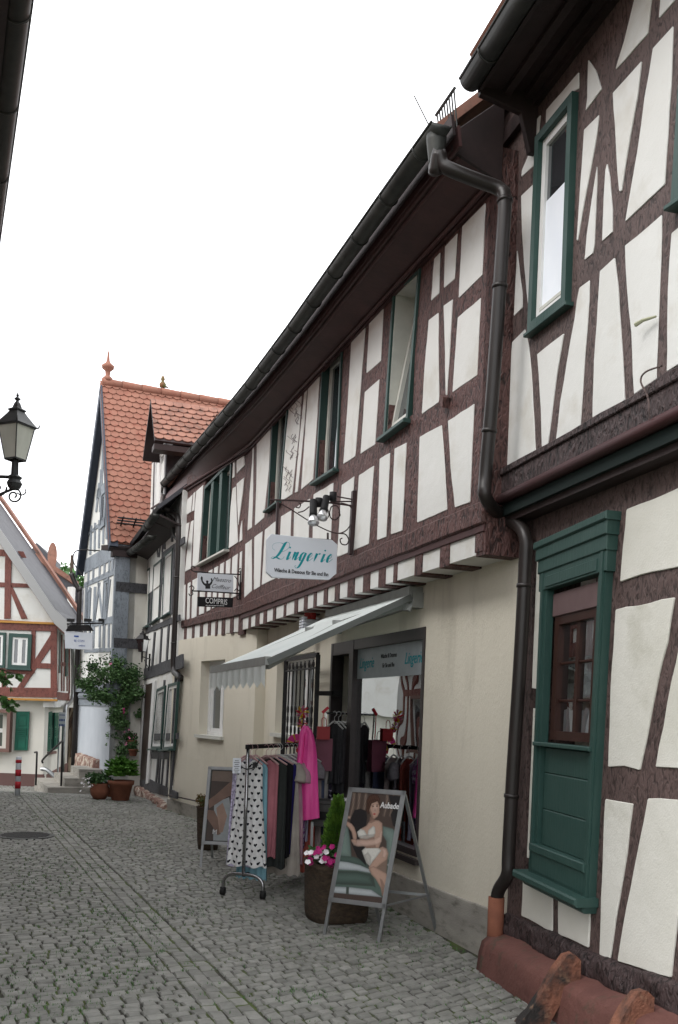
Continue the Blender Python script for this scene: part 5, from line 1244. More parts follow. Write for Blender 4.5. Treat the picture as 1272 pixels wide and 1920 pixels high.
# ================================================================ IRON GATE (swung open against the wall)
GD = .16
def gp(x, y): return ML.pix(x, y, GD)
ga, gb = gp(537, 1237), gp(597, 1229)
GS0, GS1, GT, GB = gb[0], ga[0], ga[1], .12
GA = thing('iron_gate', ML.pt((GS0+GS1)/2, GB, GD), 'open black wrought-iron grille gate with ornamental bars beside the shop door', 'gate')
bm = NB(); e = .022
for a, b in (((GS0, GB), (GS0, GT)), ((GS1, GB), (GS1, GT)), ((GS0, GT), (GS1, GT)), ((GS0, GB), (GS1, GB)), ((GS0, GT-.14), (GS1, GT-.14)), ((GS0, 1.0), (GS1, 1.0))):
    th = .05 if a[0] == b[0] or a[1] in (GT, GB) else .018
    bar(bm, ML.pt(*a, GD), ML.pt(*b, GD), th if a[0] == b[0] else .03, th)
obj('gate_frame', bm, M['iron'], GA)
for k in range(7):
    s = GS0+(GS1-GS0)*(k+1)/8; bm = NB(); tube(bm, [ML.pt(s, GB, GD), ML.pt(s, GT-.05, GD)], .009, 6)
    for zz in (1.62, 1.50, 1.74): tube(bm, [ML.pt(s+.035*math.cos(t), zz+.05*math.sin(t), GD) for t in [q*.785 for q in range(8)]], .006, 4, closed=True)
    tube(bm, [ML.pt(s+.038*math.cos(t), GT-.1+.038*math.sin(t), GD) for t in [q*.785 for q in range(8)]], .006, 4, closed=True)
    obj('gate_bar', bm, M['iron'], GA)
bm = NB(); bar(bm, ML.pt(GS0, GT-.42, GD), ML.pt(GS0-.25, GT-.42, .06), .03, .05); bar(bm, ML.pt(GS0-.25, GT-.42, .06), ML.pt(GS0-.25, GT-.42, -.02), .04, .06); obj('hinge_arm', bm, M['iron'], GA)
# ================================================================ SIGNS
def strokes(bm, pl, path, org, sc, d, wmin, wmax, slant=.35):
    """pen strokes of varied width: path = list of strokes, each a list of (x,y)"""
    for st in path:
        P = smooth_pts([Vector((x+y*slant, y, 0)) for x, y in st], 6)
        L_, R2 = [], []
        for i, p in enumerate(P):
            t = (P[min(i+1, len(P)-1)]-P[max(i-1, 0)]).normalized()
            w = wmin+(wmax-wmin)*max(0., abs(t.y)*(1 if t.y < 0 else .15))**1.5; nn = Vector((-t.y, t.x, 0))
            for lst, sg in ((L_, 1), (R2, -1)):
                q = p+nn*w*sg/2; lst.append((org[0]-q.x*sc if pl is None else org[0]+q.x*sc, org[1]+q.y*sc))
        for i in range(len(P)-1):
            bm.faces.new([bm.verts.new(pl.pt(*q, d)) for q in (L_[i], R2[i], R2[i+1], L_[i+1])])
# plane of a sign: heads from the wall out over the street, faces us
def signplane(px, py, pl=MU):
    s, z = pl.pix(px, py); p = pl.pt(s, z); return PL((p.x, p.y), pl.a-90), z
NP, nz0 = signplane(664, 1000)
def NQ(x, y, d=0): return NP.pt(*NP.pix(x, y, d), d)
LG = thing('hanging_shop_sign', NQ(664, 1000), 'white hanging sign with teal lettering and two spotlights on a wrought-iron bracket', 'sign')
c4 = NP.pxs([(499, 1004), (632, 1016), (629, 1087), (498, 1083)])
cc = 10; outl = NP.pxs([(508,1002),(622,1013),(632,1022),(630,1076),(617,1087),(510,1083),(499,1073),(500,1011)])
bm = NB(); prism(bm, NP, outl, -.02, .02, .003); LB = obj('sign_board', bm, M['sign_white'], LG)
def SP2(u, v, q=c4):   # u right, v down, in (s,z) of the sign plane
    return bil(q, u, v)
LT = {'L': [[(.15,.62),(.0,.70),(-.02,.9),(.12,1.0),(.3,.98),(.42,1.0),(.46,.9),(.3,.6),(.18,.25),(.05,.05),(-.1,.0),(-.12,.08),(0,.10),(.2,.02),(.38,.0),(.5,.12)]],
 'i': [[(0,.25),(.06,.42),(.04,.1),(.08,.0),(.2,.16)]],
 'n': [[(0,.25),(.06,.42),(.03,.0)], [(.03,.15),(.13,.38),(.2,.38),(.18,.1),(.22,.0),(.34,.16)]],
 'g': [[(.2,.36),(.12,.42),(.02,.3),(.02,.06),(.1,.0),(.2,.15),(.23,.4),(.18,.0),(.1,-.32),(-.02,-.4),(-.12,-.3),(-.08,-.26)], [(.12,-.24),(.26,.1)]],
 'e': [[(.02,.16),(.16,.24),(.18,.36),(.12,.42),(.03,.28),(.03,.08),(.1,.0),(.22,.10),(.28,.18)]],
 'r': [[(0,.25),(.06,.42),(.03,.0)], [(.03,.15),(.12,.36),(.18,.42),(.24,.36)]]}
bm = NB()
W_ = (Vector(c4[1])-Vector(c4[0])).length; H_ = (Vector(c4[3])-Vector(c4[0])).length
def pen(pts, wmin=2.6, wmax=15.):
    P = smooth_pts([Vector((x, y, 0)) for x, y in pts], 6); ls, rs_ = [], []
    for i, p in enumerate(P):
        t = (P[min(i+1, len(P)-1)]-P[max(i-1, 0)]).normalized(); w = wmin+(wmax-wmin)*max(0., t.y)**1.3*min(1, i/3, (len(P)-1-i)/3); nn = Vector((-t.y, t.x, 0))*w/2
        for l_, q_ in ((ls, p+nn), (rs_, p-nn)): l_.append(bm.verts.new(NP.pt(*NP.pix(480+q_.x/6.36, 900+q_.y/6.36, .0215), .0215)))
    for i in range(len(P)-1): bm.faces.new((ls[i], rs_[i], rs_[i+1], ls[i+1]))
pen([(232,838),(204,822),(196,790),(212,764),(250,750),(300,750),(345,768)])
pen([(300,856),(352,842),(394,806),(404,765),(382,741),(352,756),(318,815),(284,872),(248,912),(205,936),(182,932),(196,918),(240,920),(285,942),(318,940),(340,912)], 4, 36)
for ch, x0_, y0_ in (('i', 362, 950), ('n', 426, 954), ('g', 516, 960), ('e', 604, 967), ('r', 684, 972), ('i', 772, 978), ('e', 838, 982)):
    for st in LT[ch]: pen([(x0_+(a_+b_*.35)*225, y0_-b_*225) for a_, b_ in st], 5, 30)
for dx_, dy_ in ((410, 806), (828, 842)):
    f_ = bm.faces.new([bm.verts.new(NP.pt(*NP.pix(480+(dx_+11*math.cos(a_*.785))/6.36, 900+(dy_+11*math.sin(a_*.785))/6.36, .0215), .0215)) for a_ in range(8)])
obj('teal_lettering', bm, M['teal'], LB)
mo = SP2(.50, .85); me_ = -NP.d
letters('small_lettering', 'Wäsche & Dessous für Sie und Ihn', H_*.125, NP.pt(*mo, .022), -NP.d, (0, 0, 1), M['ink'], LB, bold=.0012, sx=W_*.88/(H_*.125*16.2))
bm = NB()
bar(bm, NQ(513, 1006), NQ(621, 1014), .022, .022); bar(bm, NQ(521, 941), NQ(519, 1006), .028, .02); bar(bm, NQ(615, 999), NQ(615, 1013), .016, .016)
bar(bm, NQ(664, 921), NQ(657, 1040), .05, .035)
def cv(pts, r=.006): tube(bm, smooth_pts([NQ(*p) for p in pts], 5), r, 5)
cv([(506, 937), (560, 939), (620, 943), (664, 949)], .009); cv([(620, 941), (664, 940)], .007); cv([(632, 931), (664, 937)], .007)
cv([(524, 943), (550, 958), (585, 980), (615, 995), (635, 1000), (650, 994), (660, 978), (662, 960), (655, 948), (640, 943)])
cv([(635, 1000), (648, 1002), (654, 1012), (650, 1021), (641, 1020), (638, 1012), (642, 1009)])
cv([(559, 961), (570, 958), (580, 950)]); cv([(555, 951), (561, 952), (564, 946), (560, 942)])
cv([(618, 960), (622, 950), (632, 949), (637, 958), (635, 970), (627, 975), (620, 970), (618, 960)]); cv([(600, 970), (610, 974), (617, 966), (614, 952)]); cv([(632, 972), (638, 966), (635, 960)])
obj('wrought_bracket', bm, M['iron_brown'], LG)
for hx, hy, bx, by, tx, ty in ((598, 940, 588, 942, 588, 972), (625, 929, 612, 935, 606, 962)):
    bm = NB(); a, b = NQ(hx, hy, .06), NQ(bx, by, .08)
    tube(bm, [a+Vector((0, 0, .03)), a-Vector((0, 0, .05))], .034, 10); bar(bm, a, b, .03, .03); c = NQ(tx, ty, .14); t = (c-b).normalized()
    tube(bm, [b-t*.02, b+t*.12, b+t*.15], [.034, .036, .042], 12); sp_ = obj('spotlight', bm, M['black'], LG, smooth=True)
    bm = NB(); tube(bm, [b+t*.14, b+t*.17, b+t*.215, b+t*.225], [.028, .04, .055, .053], 16); obj('lamp_bulb', bm, nmat('silvered_bulb', (.7, .7, .72), .2, metal=.6), sp_, smooth=True)
# hairdresser's sign
HP, hz = signplane(452, 1100, MF)
def HQ(x, y, d=0): return HP.pt(*HP.pix(x, y, d), d)
HS_ = thing('hairdresser_sign', HQ(452, 1100), 'small white sign with a raised-arms silhouette above a narrow black board', 'sign')
bm = NB(); prism(bm, HP, HP.pxs([(371, 1074), (438, 1078), (437, 1111), (370, 1107)]), -.01, .01, .001); hb = obj('sign_board', bm, M['sign_white'], HS_)
bm = NB(); prism(bm, HP, HP.pxs([(371, 1119), (437, 1121), (436, 1139), (371, 1137)]), -.015, .015, .002); hb2 = obj('black_board', bm, M['black'], HS_)
q = HP.pxs([(371, 1074), (438, 1078), (437, 1111), (370, 1107)]); W2 = (Vector(q[1])-Vector(q[0])).length; H2 = (Vector(q[3])-Vector(q[0])).length
for t_, v, u in (('Maestro', .33, .66), ('Coiffeur', .73, .63)):
    letters('lettering', t_, H2*.34, HP.pt(*bil(q, u, v), .011), -HP.d, (0, 0, 1), nmat('grey_lettering', (.09, .09, .1), .7), hb, shear=.5, sx=.98, bold=-.0)
bm = NB()
sil = [(385,1104),(385,1099),(381,1096),(378,1091),(376,1084),(378,1080),(380,1083),(380,1089),(384,1094),(387,1094),(386,1090),(388,1088),(391,1090),(390,1094),(393,1094),(396,1090),(395,1085),(397,1084),(399,1089),(397,1095),(394,1098),(394,1104)]
prism(bm, HP, HP.pxs(sil), .009, .012, 0); obj('conductor_silhouette', bm, M['ink'], hb)
q = HP.pxs([(371, 1119), (437, 1121), (436, 1139), (371, 1137)]); H3 = (Vector(q[3])-Vector(q[0])).length
letters('lettering', 'COMPRIS', H3*.82, HP.pt(*bil(q, .52, .45), .017), -HP.d, (0, 0, 1), M['pale_ink'], hb2, sx=.72)
bm = NB(); W3 = (Vector(q[1])-Vector(q[0])).length
for k in range(12): prism(bm, HP, sub(q, .22+.045*k, .25+.045*k, .84, .90), .014, .017, 0)
obj('small_print', bm, M['pale_ink'], hb2)
bm = NB()
def cv2(pts, r=.007): tube(bm, smooth_pts([HQ(*p) for p in pts], 5), r, 5)
cv2([(366, 1072), (380, 1073), (410, 1076), (453, 1077)], .01); cv2([(360, 1108), (390, 1109), (450, 1113)], .01); bar(bm, HQ(453, 1070), HQ(450, 1124), .03, .03)
cv2([(366, 1072), (360, 1069), (359, 1063), (364, 1062), (366, 1066)]); cv2([(453, 1077), (456, 1070), (451, 1066), (447, 1070), (450, 1073)])
cv2([(360, 1108), (364, 1103), (360, 1098), (355, 1101)]); cv2([(360, 1109), (362, 1114), (357, 1117), (354, 1113)]); cv2([(440, 1080), (446, 1088), (449, 1100)]); cv2([(449, 1108), (444, 1104), (440, 1108)]); cv2([(450, 1115), (445, 1118), (446, 1124), (450, 1123)])
for x in (374, 435): cv2([(x, 1108), (x, 1119)], .005)
obj('wrought_bracket', bm, M['iron'], HS_)
# white office sign far left
OP2, oz = signplane(184, 1170, GL)
OS = thing('office_sign', at(150, 1200, 20.6), 'plain white rectangular sign with small blue print hanging over the lane from an iron bar', 'sign')
FQ = PL((-5.9, 20.6), -90)
def FP(x, y, d=0): return FQ.pt(*FQ.pix(x, y, d), d)
q = FQ.pxs([(122, 1183), (175, 1187), (174, 1219), (123, 1216)]); bm = NB(); prism(bm, FQ, q, -.03, .03, .004); ob = obj('sign_board', bm, M['sign_white'], OS)
H4 = (Vector(q[3])-Vector(q[0])).length
letters('lettering', 'SE CON', H4*.17, FQ.pt(*bil(q, .52, .52), .032), -FQ.d, (0, 0, 1), M['blue_ink'], ob)
letters('lettering', 'online', H4*.15, FQ.pt(*bil(q, .62, .78), .032), -FQ.d, (0, 0, 1), M['blue_ink'], ob)
bm = NB(); prism(bm, FQ, sub(q, .34, .50, .22, .30), .03, .034, 0); obj('blue_bar', bm, M['blue_ink'], ob)
bm = NB(); bar(bm, FP(126, 1170), FP(208, 1168), .03, .03); bar(bm, FP(128, 1170), FP(127, 1184), .02, .02); bar(bm, FP(170, 1170), FP(170, 1187), .02, .02)
prism(bm, FQ, FQ.pxs([(132, 1172), (168, 1172), (176, 1183), (124, 1183)]), -.05, .05, .004)
for x in (133, 165, 192): box(bm, FP(x, 1163, .1), (.16, .12, .06), .3); bar(bm, FP(x, 1163, .1), FP(x+4, 1170), .015)
bar(bm, FP(208, 1168), GL.pt(.6, FQ.pix(208, 1168)[1], .0), .03, .03)
obj('iron_bracket', bm, M['iron'], OS)
# ================================================================ LANTERNS
def lantern(par, c, s, frame, glassm):
    """four-sided tapering lantern; c = middle of its base, s = overall height of the glass"""
    c = Vector(c); bt_, tp_ = .30*s, .52*s
    R4 = [Vector((math.cos(rad(20+90*k)), math.sin(rad(20+90*k)), 0)) for k in range(4)]
    for k in range(4):
        a, b = R4[k], R4[(k+1) % 4]; bm = NB(); quad(bm, c+a*bt_, c+b*bt_, c+b*tp_+Vector((0, 0, s)), c+a*tp_+Vector((0, 0, s))); obj('lamp_glass', bm, M[glassm], par)
    bm = NB()
    for k in range(4):
        a, b = R4[k], R4[(k+1) % 4]
        bar(bm, c+a*bt_, c+a*tp_+Vector((0, 0, s)), .022*s*1.4, .022*s*1.4); bar(bm, c+a*bt_, c+b*bt_, .04*s, .05*s); bar(bm, c+a*tp_*1.03+Vector((0, 0, s)), c+b*tp_*1.03+Vector((0, 0, s)), .05*s, .06*s)
        tube(bm, [c+a*tp_+Vector((0, 0, s)), c+a*tp_*1.22+Vector((0, 0, s*1.03)), c+a*tp_*1.3+Vector((0, 0, s*1.15))], [.03*s, .025*s, .008*s], 5)
    obj('lamp_frame', bm, M[frame], par)
    bm = NB(); prof_ = [(.60*s, s*1.02), (.50*s, s*1.12), (.30*s, s*1.34), (.22*s, s*1.44), (.26*s, s*1.46), (.26*s, s*1.5), (.14*s, s*1.55), (.10*s, s*1.68), (.04*s, s*1.76), (.10*s, s*1.80), (.10*s, s*1.83), (.03*s, s*1.88), (.05*s, s*1.93), (.02*s, s*1.97), (.0, s*2.05)]
    rings = []
    for i, (r, z) in enumerate(prof_):
        n4 = 4 if i < 4 else 4
        rings.append([bm.verts.new(c+R4[k]*r*(1 if i < 7 else .9)+Vector((0, 0, z))) for k in range(4)])
    for A, B in zip(rings, rings[1:]):
        for k in range(4): bm.faces.new((A[k], A[(k+1) % 4], B[(k+1) % 4], B[k]))
    bm.faces.new(rings[0][::-1]); obj('lamp_roof', bm, M[frame], par)
M['lamp_paint'] = nmat('grey_black_lamp_paint', (.03, .032, .033), .45, col2=(.045, .048, .048), nscale=9)
mlg = nmat('milky_lamp_glass', (.62, .64, .57), .35, spec=.5, col2=(.5, .52, .45), nscale=6, stretch=(1, 1, .4)); M['lamp_milk'] = mlg
lb = at(29, 862, 7.6)
LP = thing('street_lamp', lb, 'old four-sided lantern street lamp with milky panes on a scrolled bracket against the sky', 'street lamp')
lantern(LP, lb, .268, 'lamp_paint', 'lamp_milk')
bm = NB(); d = Vector((0, 0, 1))
lathe(bm, lb-d*.24, [(.035, 0), (.05, .02), (.062, .05), (.045, .08), (.06, .10), (.03, .12), (.026, .24)], 12)
aw_ = lb+Vector((-.95, 0, -.16))
tube(bm, [lb-d*.14, lb+Vector((-.3, 0, -.14)), aw_], .014, 6)
def cs(cx_, cz_, r0, r1, a0, a1, n=16): return [lb+Vector((cx_+(r0+(r1-r0)*t/n)*math.cos(a0+(a1-a0)*t/n), 0, cz_+(r0+(r1-r0)*t/n)*math.sin(a0+(a1-a0)*t/n))) for t in range(n+1)]
tube(bm, cs(0, -.29, .062, .012, 1.2, -7.5, 30), .008, 5); tube(bm, cs(.07, -.24, .05, .02, 3.6, 6.6), .006, 5); tube(bm, cs(-.13, -.235, .07, .01, .2, -7., 30), .008, 5); tube(bm, cs(-.31, -.22, .08, .01, .2, -7., 30), .008, 5)
tube(bm, [lb+Vector((0, 0, -.23)), lb+Vector((-.2, 0, -.32)), lb+Vector((-.5, 0, -.4)), aw_-d*.35], .011, 6)
obj('lamp_bracket', bm, M['lamp_paint'], LP)
wb_ = BL.pt(*BL.pix(267, 1222, .28), .28)
WLn = thing('wall_lantern', wb_, 'small black wall lantern on the white wall above the dark doorway', 'lantern')
lantern(WLn, wb_, .23, 'iron', 'glass_dark')
bm = NB(); tube(bm, [wb_, wb_-Vector((0, 0, .12)), wb_-Vector((0, 0, .2))], [.02, .02, .012], 6); tube(bm, [wb_-Vector((0, 0, .09)), BL.pt(BL.pix(283, 1225)[0], wb_.z-.09, .0)], .012, 6)
sw_ = BL.pix(283, 1225)[0]; bar(bm, BL.pt(sw_, wb_.z+.02, .02), BL.pt(sw_, wb_.z-.32, .02), .03, .02); tube(bm, smooth_pts([BL.pt(sw_, wb_.z-.28, .02), BL.pt(sw_, wb_.z-.2, .07), BL.pt(sw_+.02, wb_.z-.1, .12)]), .008, 5)
obj('lamp_bracket', bm, M['iron'], WLn)
# ================================================================ BOLLARD
b0 = onground(33, 1491); b0 = Vector((b0.x, b0.y, ground_z(b0.x, b0.y)))
BO = thing('street_bollard', b0, 'thin red and white striped post standing before the rust-timbered house', 'bollard')
bm = NB(); lathe(bm, b0, [(.05, -.02), (.05, .70), (.045, .715), (.0, .72)], 14); obj('post', bm, M['sign_white'], BO, smooth=True)
M['red'] = nmat('signal_red', (.42, .02, .03), .5)
for z0_, z1_ in ((.13, .26), (.36, .48), (.60, .66)):
    bm = NB(); lathe(bm, b0, [(.0505, z0_), (.053, z0_), (.053, z1_), (.0505, z1_)], 14); obj('red_band', bm, M['red'], BO, smooth=True)
# ================================================================ ADVERTISING BOARDS
class TP:
    """tilted plane of a pavement board"""
    def __init__(s, BLg, e, w, TL, TRt):
        s.o = Vector(BLg); s.e = Vector(e).normalized(); s.up = (Vector(TL)-s.o); s.H = s.up.length; s.up.normalize(); s.n = s.e.cross(s.up).normalized()
        if s.n.y > 0: s.n = -s.n
        s.w = w
    def pt(s, u, v, d=0.): return s.o+s.e*u+s.up*v+s.n*d
    def pix(s, px, py, d=0.):
        r = ray(px, py); c = Vector((0, 0, EYE)); o = s.o+s.n*d
        t = (o-c).dot(s.n)/r.dot(s.n); q = c+r*t-o
        # solve in the oblique basis
        ue = s.e.dot(s.up); a, b = q.dot(s.e), q.dot(s.up); k = 1-ue*ue
        return ((a-b*ue)/k, (b-a*ue)/k)
    def poly(s, bm, px, d, mi=0):
        f = bm.faces.new([bm.verts.new(s.pt(*s.pix(x, y, d), d)) for x, y in px]); f.material_index = mi
def aboard(T, lab, rear, foot):
    A = thing('advertising_board', T.o, lab, 'pavement board')
    w, H = T.w, T.H; f0 = foot
    bm = NB(); e = .036
    for a, b in (((0, f0), (0, H)), ((w, f0), (w, H)), ((0, H-e/2), (w, H-e/2)), ((0, f0+e/2), (w, f0+e/2))):
        off = Vector((0, 0, 0)); u0 = a[0]+(e/2 if a[0] == 0 and b[0] == 0 else -e/2 if a[0] == w and b[0] == w else 0); u1 = b[0]+(e/2 if a[0] == 0 and b[0] == 0 else -e/2 if a[0] == w and b[0] == w else 0)
        bar(bm, T.pt(u0, a[1]), T.pt(u1, b[1]), e, .022, up=T.n)
    bmesh.ops.bevel(bm, geom=list(bm.edges), offset=.004, segments=2, affect='EDGES')
    obj('poster_frame', bm, M['alu'], A)
    bm = NB(); quad(bm, T.pt(.02, f0+.02, -.006), T.pt(w-.02, f0+.02, -.006), T.pt(w-.02, H-.02, -.006), T.pt(.02, H-.02, -.006)); obj('back_plate', bm, M['gutter'], A)
    for u in (.012, w-.012):
        bm = NB(); bar(bm, T.pt(u, 0, -.012), T.pt(u, f0+.02, -.012), .024, .02, up=T.n); obj('leg', bm, M['alu'], A)
    for u, r_ in zip((.012, w-.012), rear):
        bm = NB(); bar(bm, T.pt(u, H-.03, -.02), Vector(r_), .024, .02, up=T.n); obj('leg', bm, M['alu'], A)
    k = .42; a = T.pt(w-.012, H-.03, -.02).lerp(Vector(rear[1]), 1-.27); b = T.pt(.012, H-.03, -.02).lerp(Vector(rear[0]), 1-.27)
    bm = NB(); bar(bm, a, b, .02, .02); bar(bm, a, T.pt(w-.012, f0+.02, -.014), .006, .014); obj('stay', bm, M['alu'], A)
    return A
T1 = TP((-.066, 7.33, 0), (.44, -.19, 0), .474, (.10, 7.45, 1.135), None)
rr = onground(818, 1745); rl = Vector((rr.x-.44, rr.y+.12, 0))
ft = T1.pix(612, 1690)[1]
A1 = aboard(T1, 'silver-framed pavement board with a poster of a woman in pale lingerie on a green armchair', (rl, rr), ft)
PC = {'curtain': (.06, .042, .035), 'curtain_l': (.17, .125, .10), 'green': (.07, .105, .09), 'green_l': (.14, .19, .17), 'green_d': (.045, .06, .05), 'pale': (.34, .37, .38), 'fur': (.012, .011, .012), 'skin': (.36, .235, .18), 'skin_s': (.2, .12, .09), 'skin_h': (.48, .34, .28),
      'silk': (.50, .49, .45), 'silk_s': (.33, .31, .28), 'hair': (.055, .025, .016), 'lip': (.3, .03, .03), 'white': (.75, .75, .75)}
def blotch(nm, c):
    return nmat('poster_'+nm, c, .35, spec=.45, col2=tuple(x*.72 for x in c), nscale=9, mixlo=.3, mixhi=.7)
pm = [blotch(k, c) for k, c in PC.items()]; PI = {k: i for i, k in enumerate(PC)}
def z4(pts): return [(600+x/3.43, 1140+y/3.43) for x, y in pts]
LAY = []
def pp_(c, pts): LAY.append((c, pts))
pp_('curtain', [(203,1185),(548,1200),(432,1862),(64,1828)])
for x in (215, 250, 290, 430, 470, 505): pp_('curtain_l', [(x, 1188), (x+14, 1189), (x+2, 1290), (x-16, 1340), (x-22, 1335), (x-6, 1270)])
pp_('fur', [(440,1205),(520,1210),(546,1215),(530,1330),(505,1420),(470,1400),(455,1330),(470,1300)])
pp_('green', [(152,1400),(185,1418),(196,1500),(205,1600),(100,1590),(64,1828),(432,1862),(470,1690),(500,1510),(400,1640),(330,1690),(300,1640),(150,1590),(130,1500)])
pp_('green_l', [(152,1395),(180,1410),(192,1480),(202,1602),(108,1592),(120,1520)])
pp_('green_l', [(405,1402),(470,1420),(500,1450),(478,1560),(462,1628),(430,1620),(428,1500),(405,1460)])
pp_('pale', [(104,1622),(180,1632),(260,1652),(318,1680),(326,1704),(240,1688),(94,1680)])
pp_('green', [(110,1592),(220,1600),(292,1630),(320,1680),(260,1655),(180,1635),(104,1625)])
pp_('pale', [(462,1628),(482,1612),(462,1690),(430,1650)])
pp_('green_d', [(92,1690),(240,1694),(330,1712),(345,1730),(360,1800),(345,1790),(90,1775),(72,1770)])
pp_('green', [(96,1700),(240,1702),(322,1722),(340,1778),(230,1770),(80,1766)])
pp_('pale', [(72,1790),(200,1796),(330,1812),(400,1860),(64,1828)])
pp_('green_d', [(170,1792),(188,1794),(186,1840),(168,1838)])
pp_('fur', [(200,1350),(225,1300),(262,1290),(300,1305),(305,1350),(296,1400),(285,1460),(290,1600),(300,1660),(240,1600),(205,1520),(186,1430)])
# left arm over the chair
pp_('skin', [(158,1350),(178,1372),(205,1388),(222,1410),(236,1450),(238,1482),(228,1500),(214,1485),(204,1440),(186,1412),(160,1388)])
pp_('skin_h', [(162,1333),(200,1340),(196,1356),(160,1350)])
# legs
pp_('skin_s', [(330,1612),(400,1560),(440,1575),(430,1700),(436,1735),(420,1770),(340,1710),(318,1690)])
pp_('skin', [(372,1548),(404,1534),(432,1548),(442,1580),(430,1620),(390,1650),(352,1682),(338,1700),(318,1690),(314,1668),(330,1640),(352,1610)])
pp_('skin', [(318,1672),(345,1660),(390,1685),(428,1706),(440,1730),(436,1770),(418,1850),(400,1850),(392,1800),(360,1745),(330,1712)])
pp_('skin_h', [(400,1545),(426,1552),(434,1580),(418,1610),(400,1600),(404,1570)])
pp_('skin_s', [(386,1740),(400,1748),(420,1790),(424,1840),(400,1848),(398,1800)])
# body
pp_('silk', [(270,1560),(300,1535),(372,1535),(396,1560),(366,1600),(340,1630),(322,1660),(300,1640),(284,1600)])
pp_('silk_s', [(284,1590),(310,1570),(330,1600),(326,1655),(304,1640)])
pp_('skin', [(248,1440),(262,1420),(300,1400),(318,1372),(345,1362),(380,1366),(402,1384),(404,1430),(396,1500),(380,1545),(300,1545),(262,1510)])
pp_('skin_s', [(256,1468),(300,1478),(350,1470),(360,1540),(300,1545),(266,1515)])
pp_('silk', [(240,1440),(262,1420),(286,1428),(306,1462),(270,1482),(248,1472)])
pp_('silk', [(306,1462),(312,1428),(344,1400),(356,1412),(358,1450),(340,1472),(318,1474)])
pp_('silk_s', [(250,1466),(306,1458),(352,1456),(356,1470),(300,1490),(258,1484)])
# crossed forearm and hand
pp_('skin_h', [(214,1498),(240,1488),(300,1492),(350,1486),(380,1470),(392,1420),(404,1440),(396,1505),(372,1522),(300,1532),(244,1534),(216,1512)])
pp_('skin', [(200,1490),(224,1484),(240,1494),(236,1520),(222,1520),(208,1505)])
for k in range(4): pp_('skin_h', [(204+8*k,1500+3*k),(212+8*k,1500+3*k),(226+6*k,1524+2*k),(219+6*k,1526+2*k)])
# neck, face, hair
pp_('skin_s', [(322,1340),(352,1348),(354,1372),(330,1384),(316,1380)])
pp_('hair', [(300,1235),(316,1208),(345,1196),(374,1202),(388,1225),(390,1262),(378,1290),(330,1310),(310,1330),(298,1300)])
pp_('skin', [(322,1250),(345,1238),(372,1244),(386,1270),(386,1310),(372,1340),(350,1358),(332,1344),(318,1300)])
pp_('skin_h', [(340,1262),(366,1256),(372,1290),(360,1316),(342,1310)])
pp_('hair', [(308,1260),(320,1240),(350,1226),(376,1236),(360,1248),(334,1258),(322,1290),(314,1310)])
pp_('hair', [(334,1276),(348,1272),(349,1278),(336,1281)]); pp_('hair', [(362,1272),(374,1271),(374,1277),(362,1278)])
pp_('skin_s', [(355,1284),(360,1306),(350,1306)])
pp_('lip', [(339,1325),(352,1319),(362,1325),(352,1332)]); pp_('hair', [(332,1268),(349,1264),(349,1267),(334,1271)]); pp_('hair', [(360,1265),(376,1263),(376,1266),(361,1268)]); pp_('skin_s', [(324,1290),(336,1320),(344,1345),(334,1346),(320,1310)]); pp_('hair', [(376,1250),(392,1268),(390,1300),(382,1310),(385,1280)])
pp_('fur', [(432,1830),(470,1700),(440,1700),(420,1800),(410,1858)])
import numpy as np
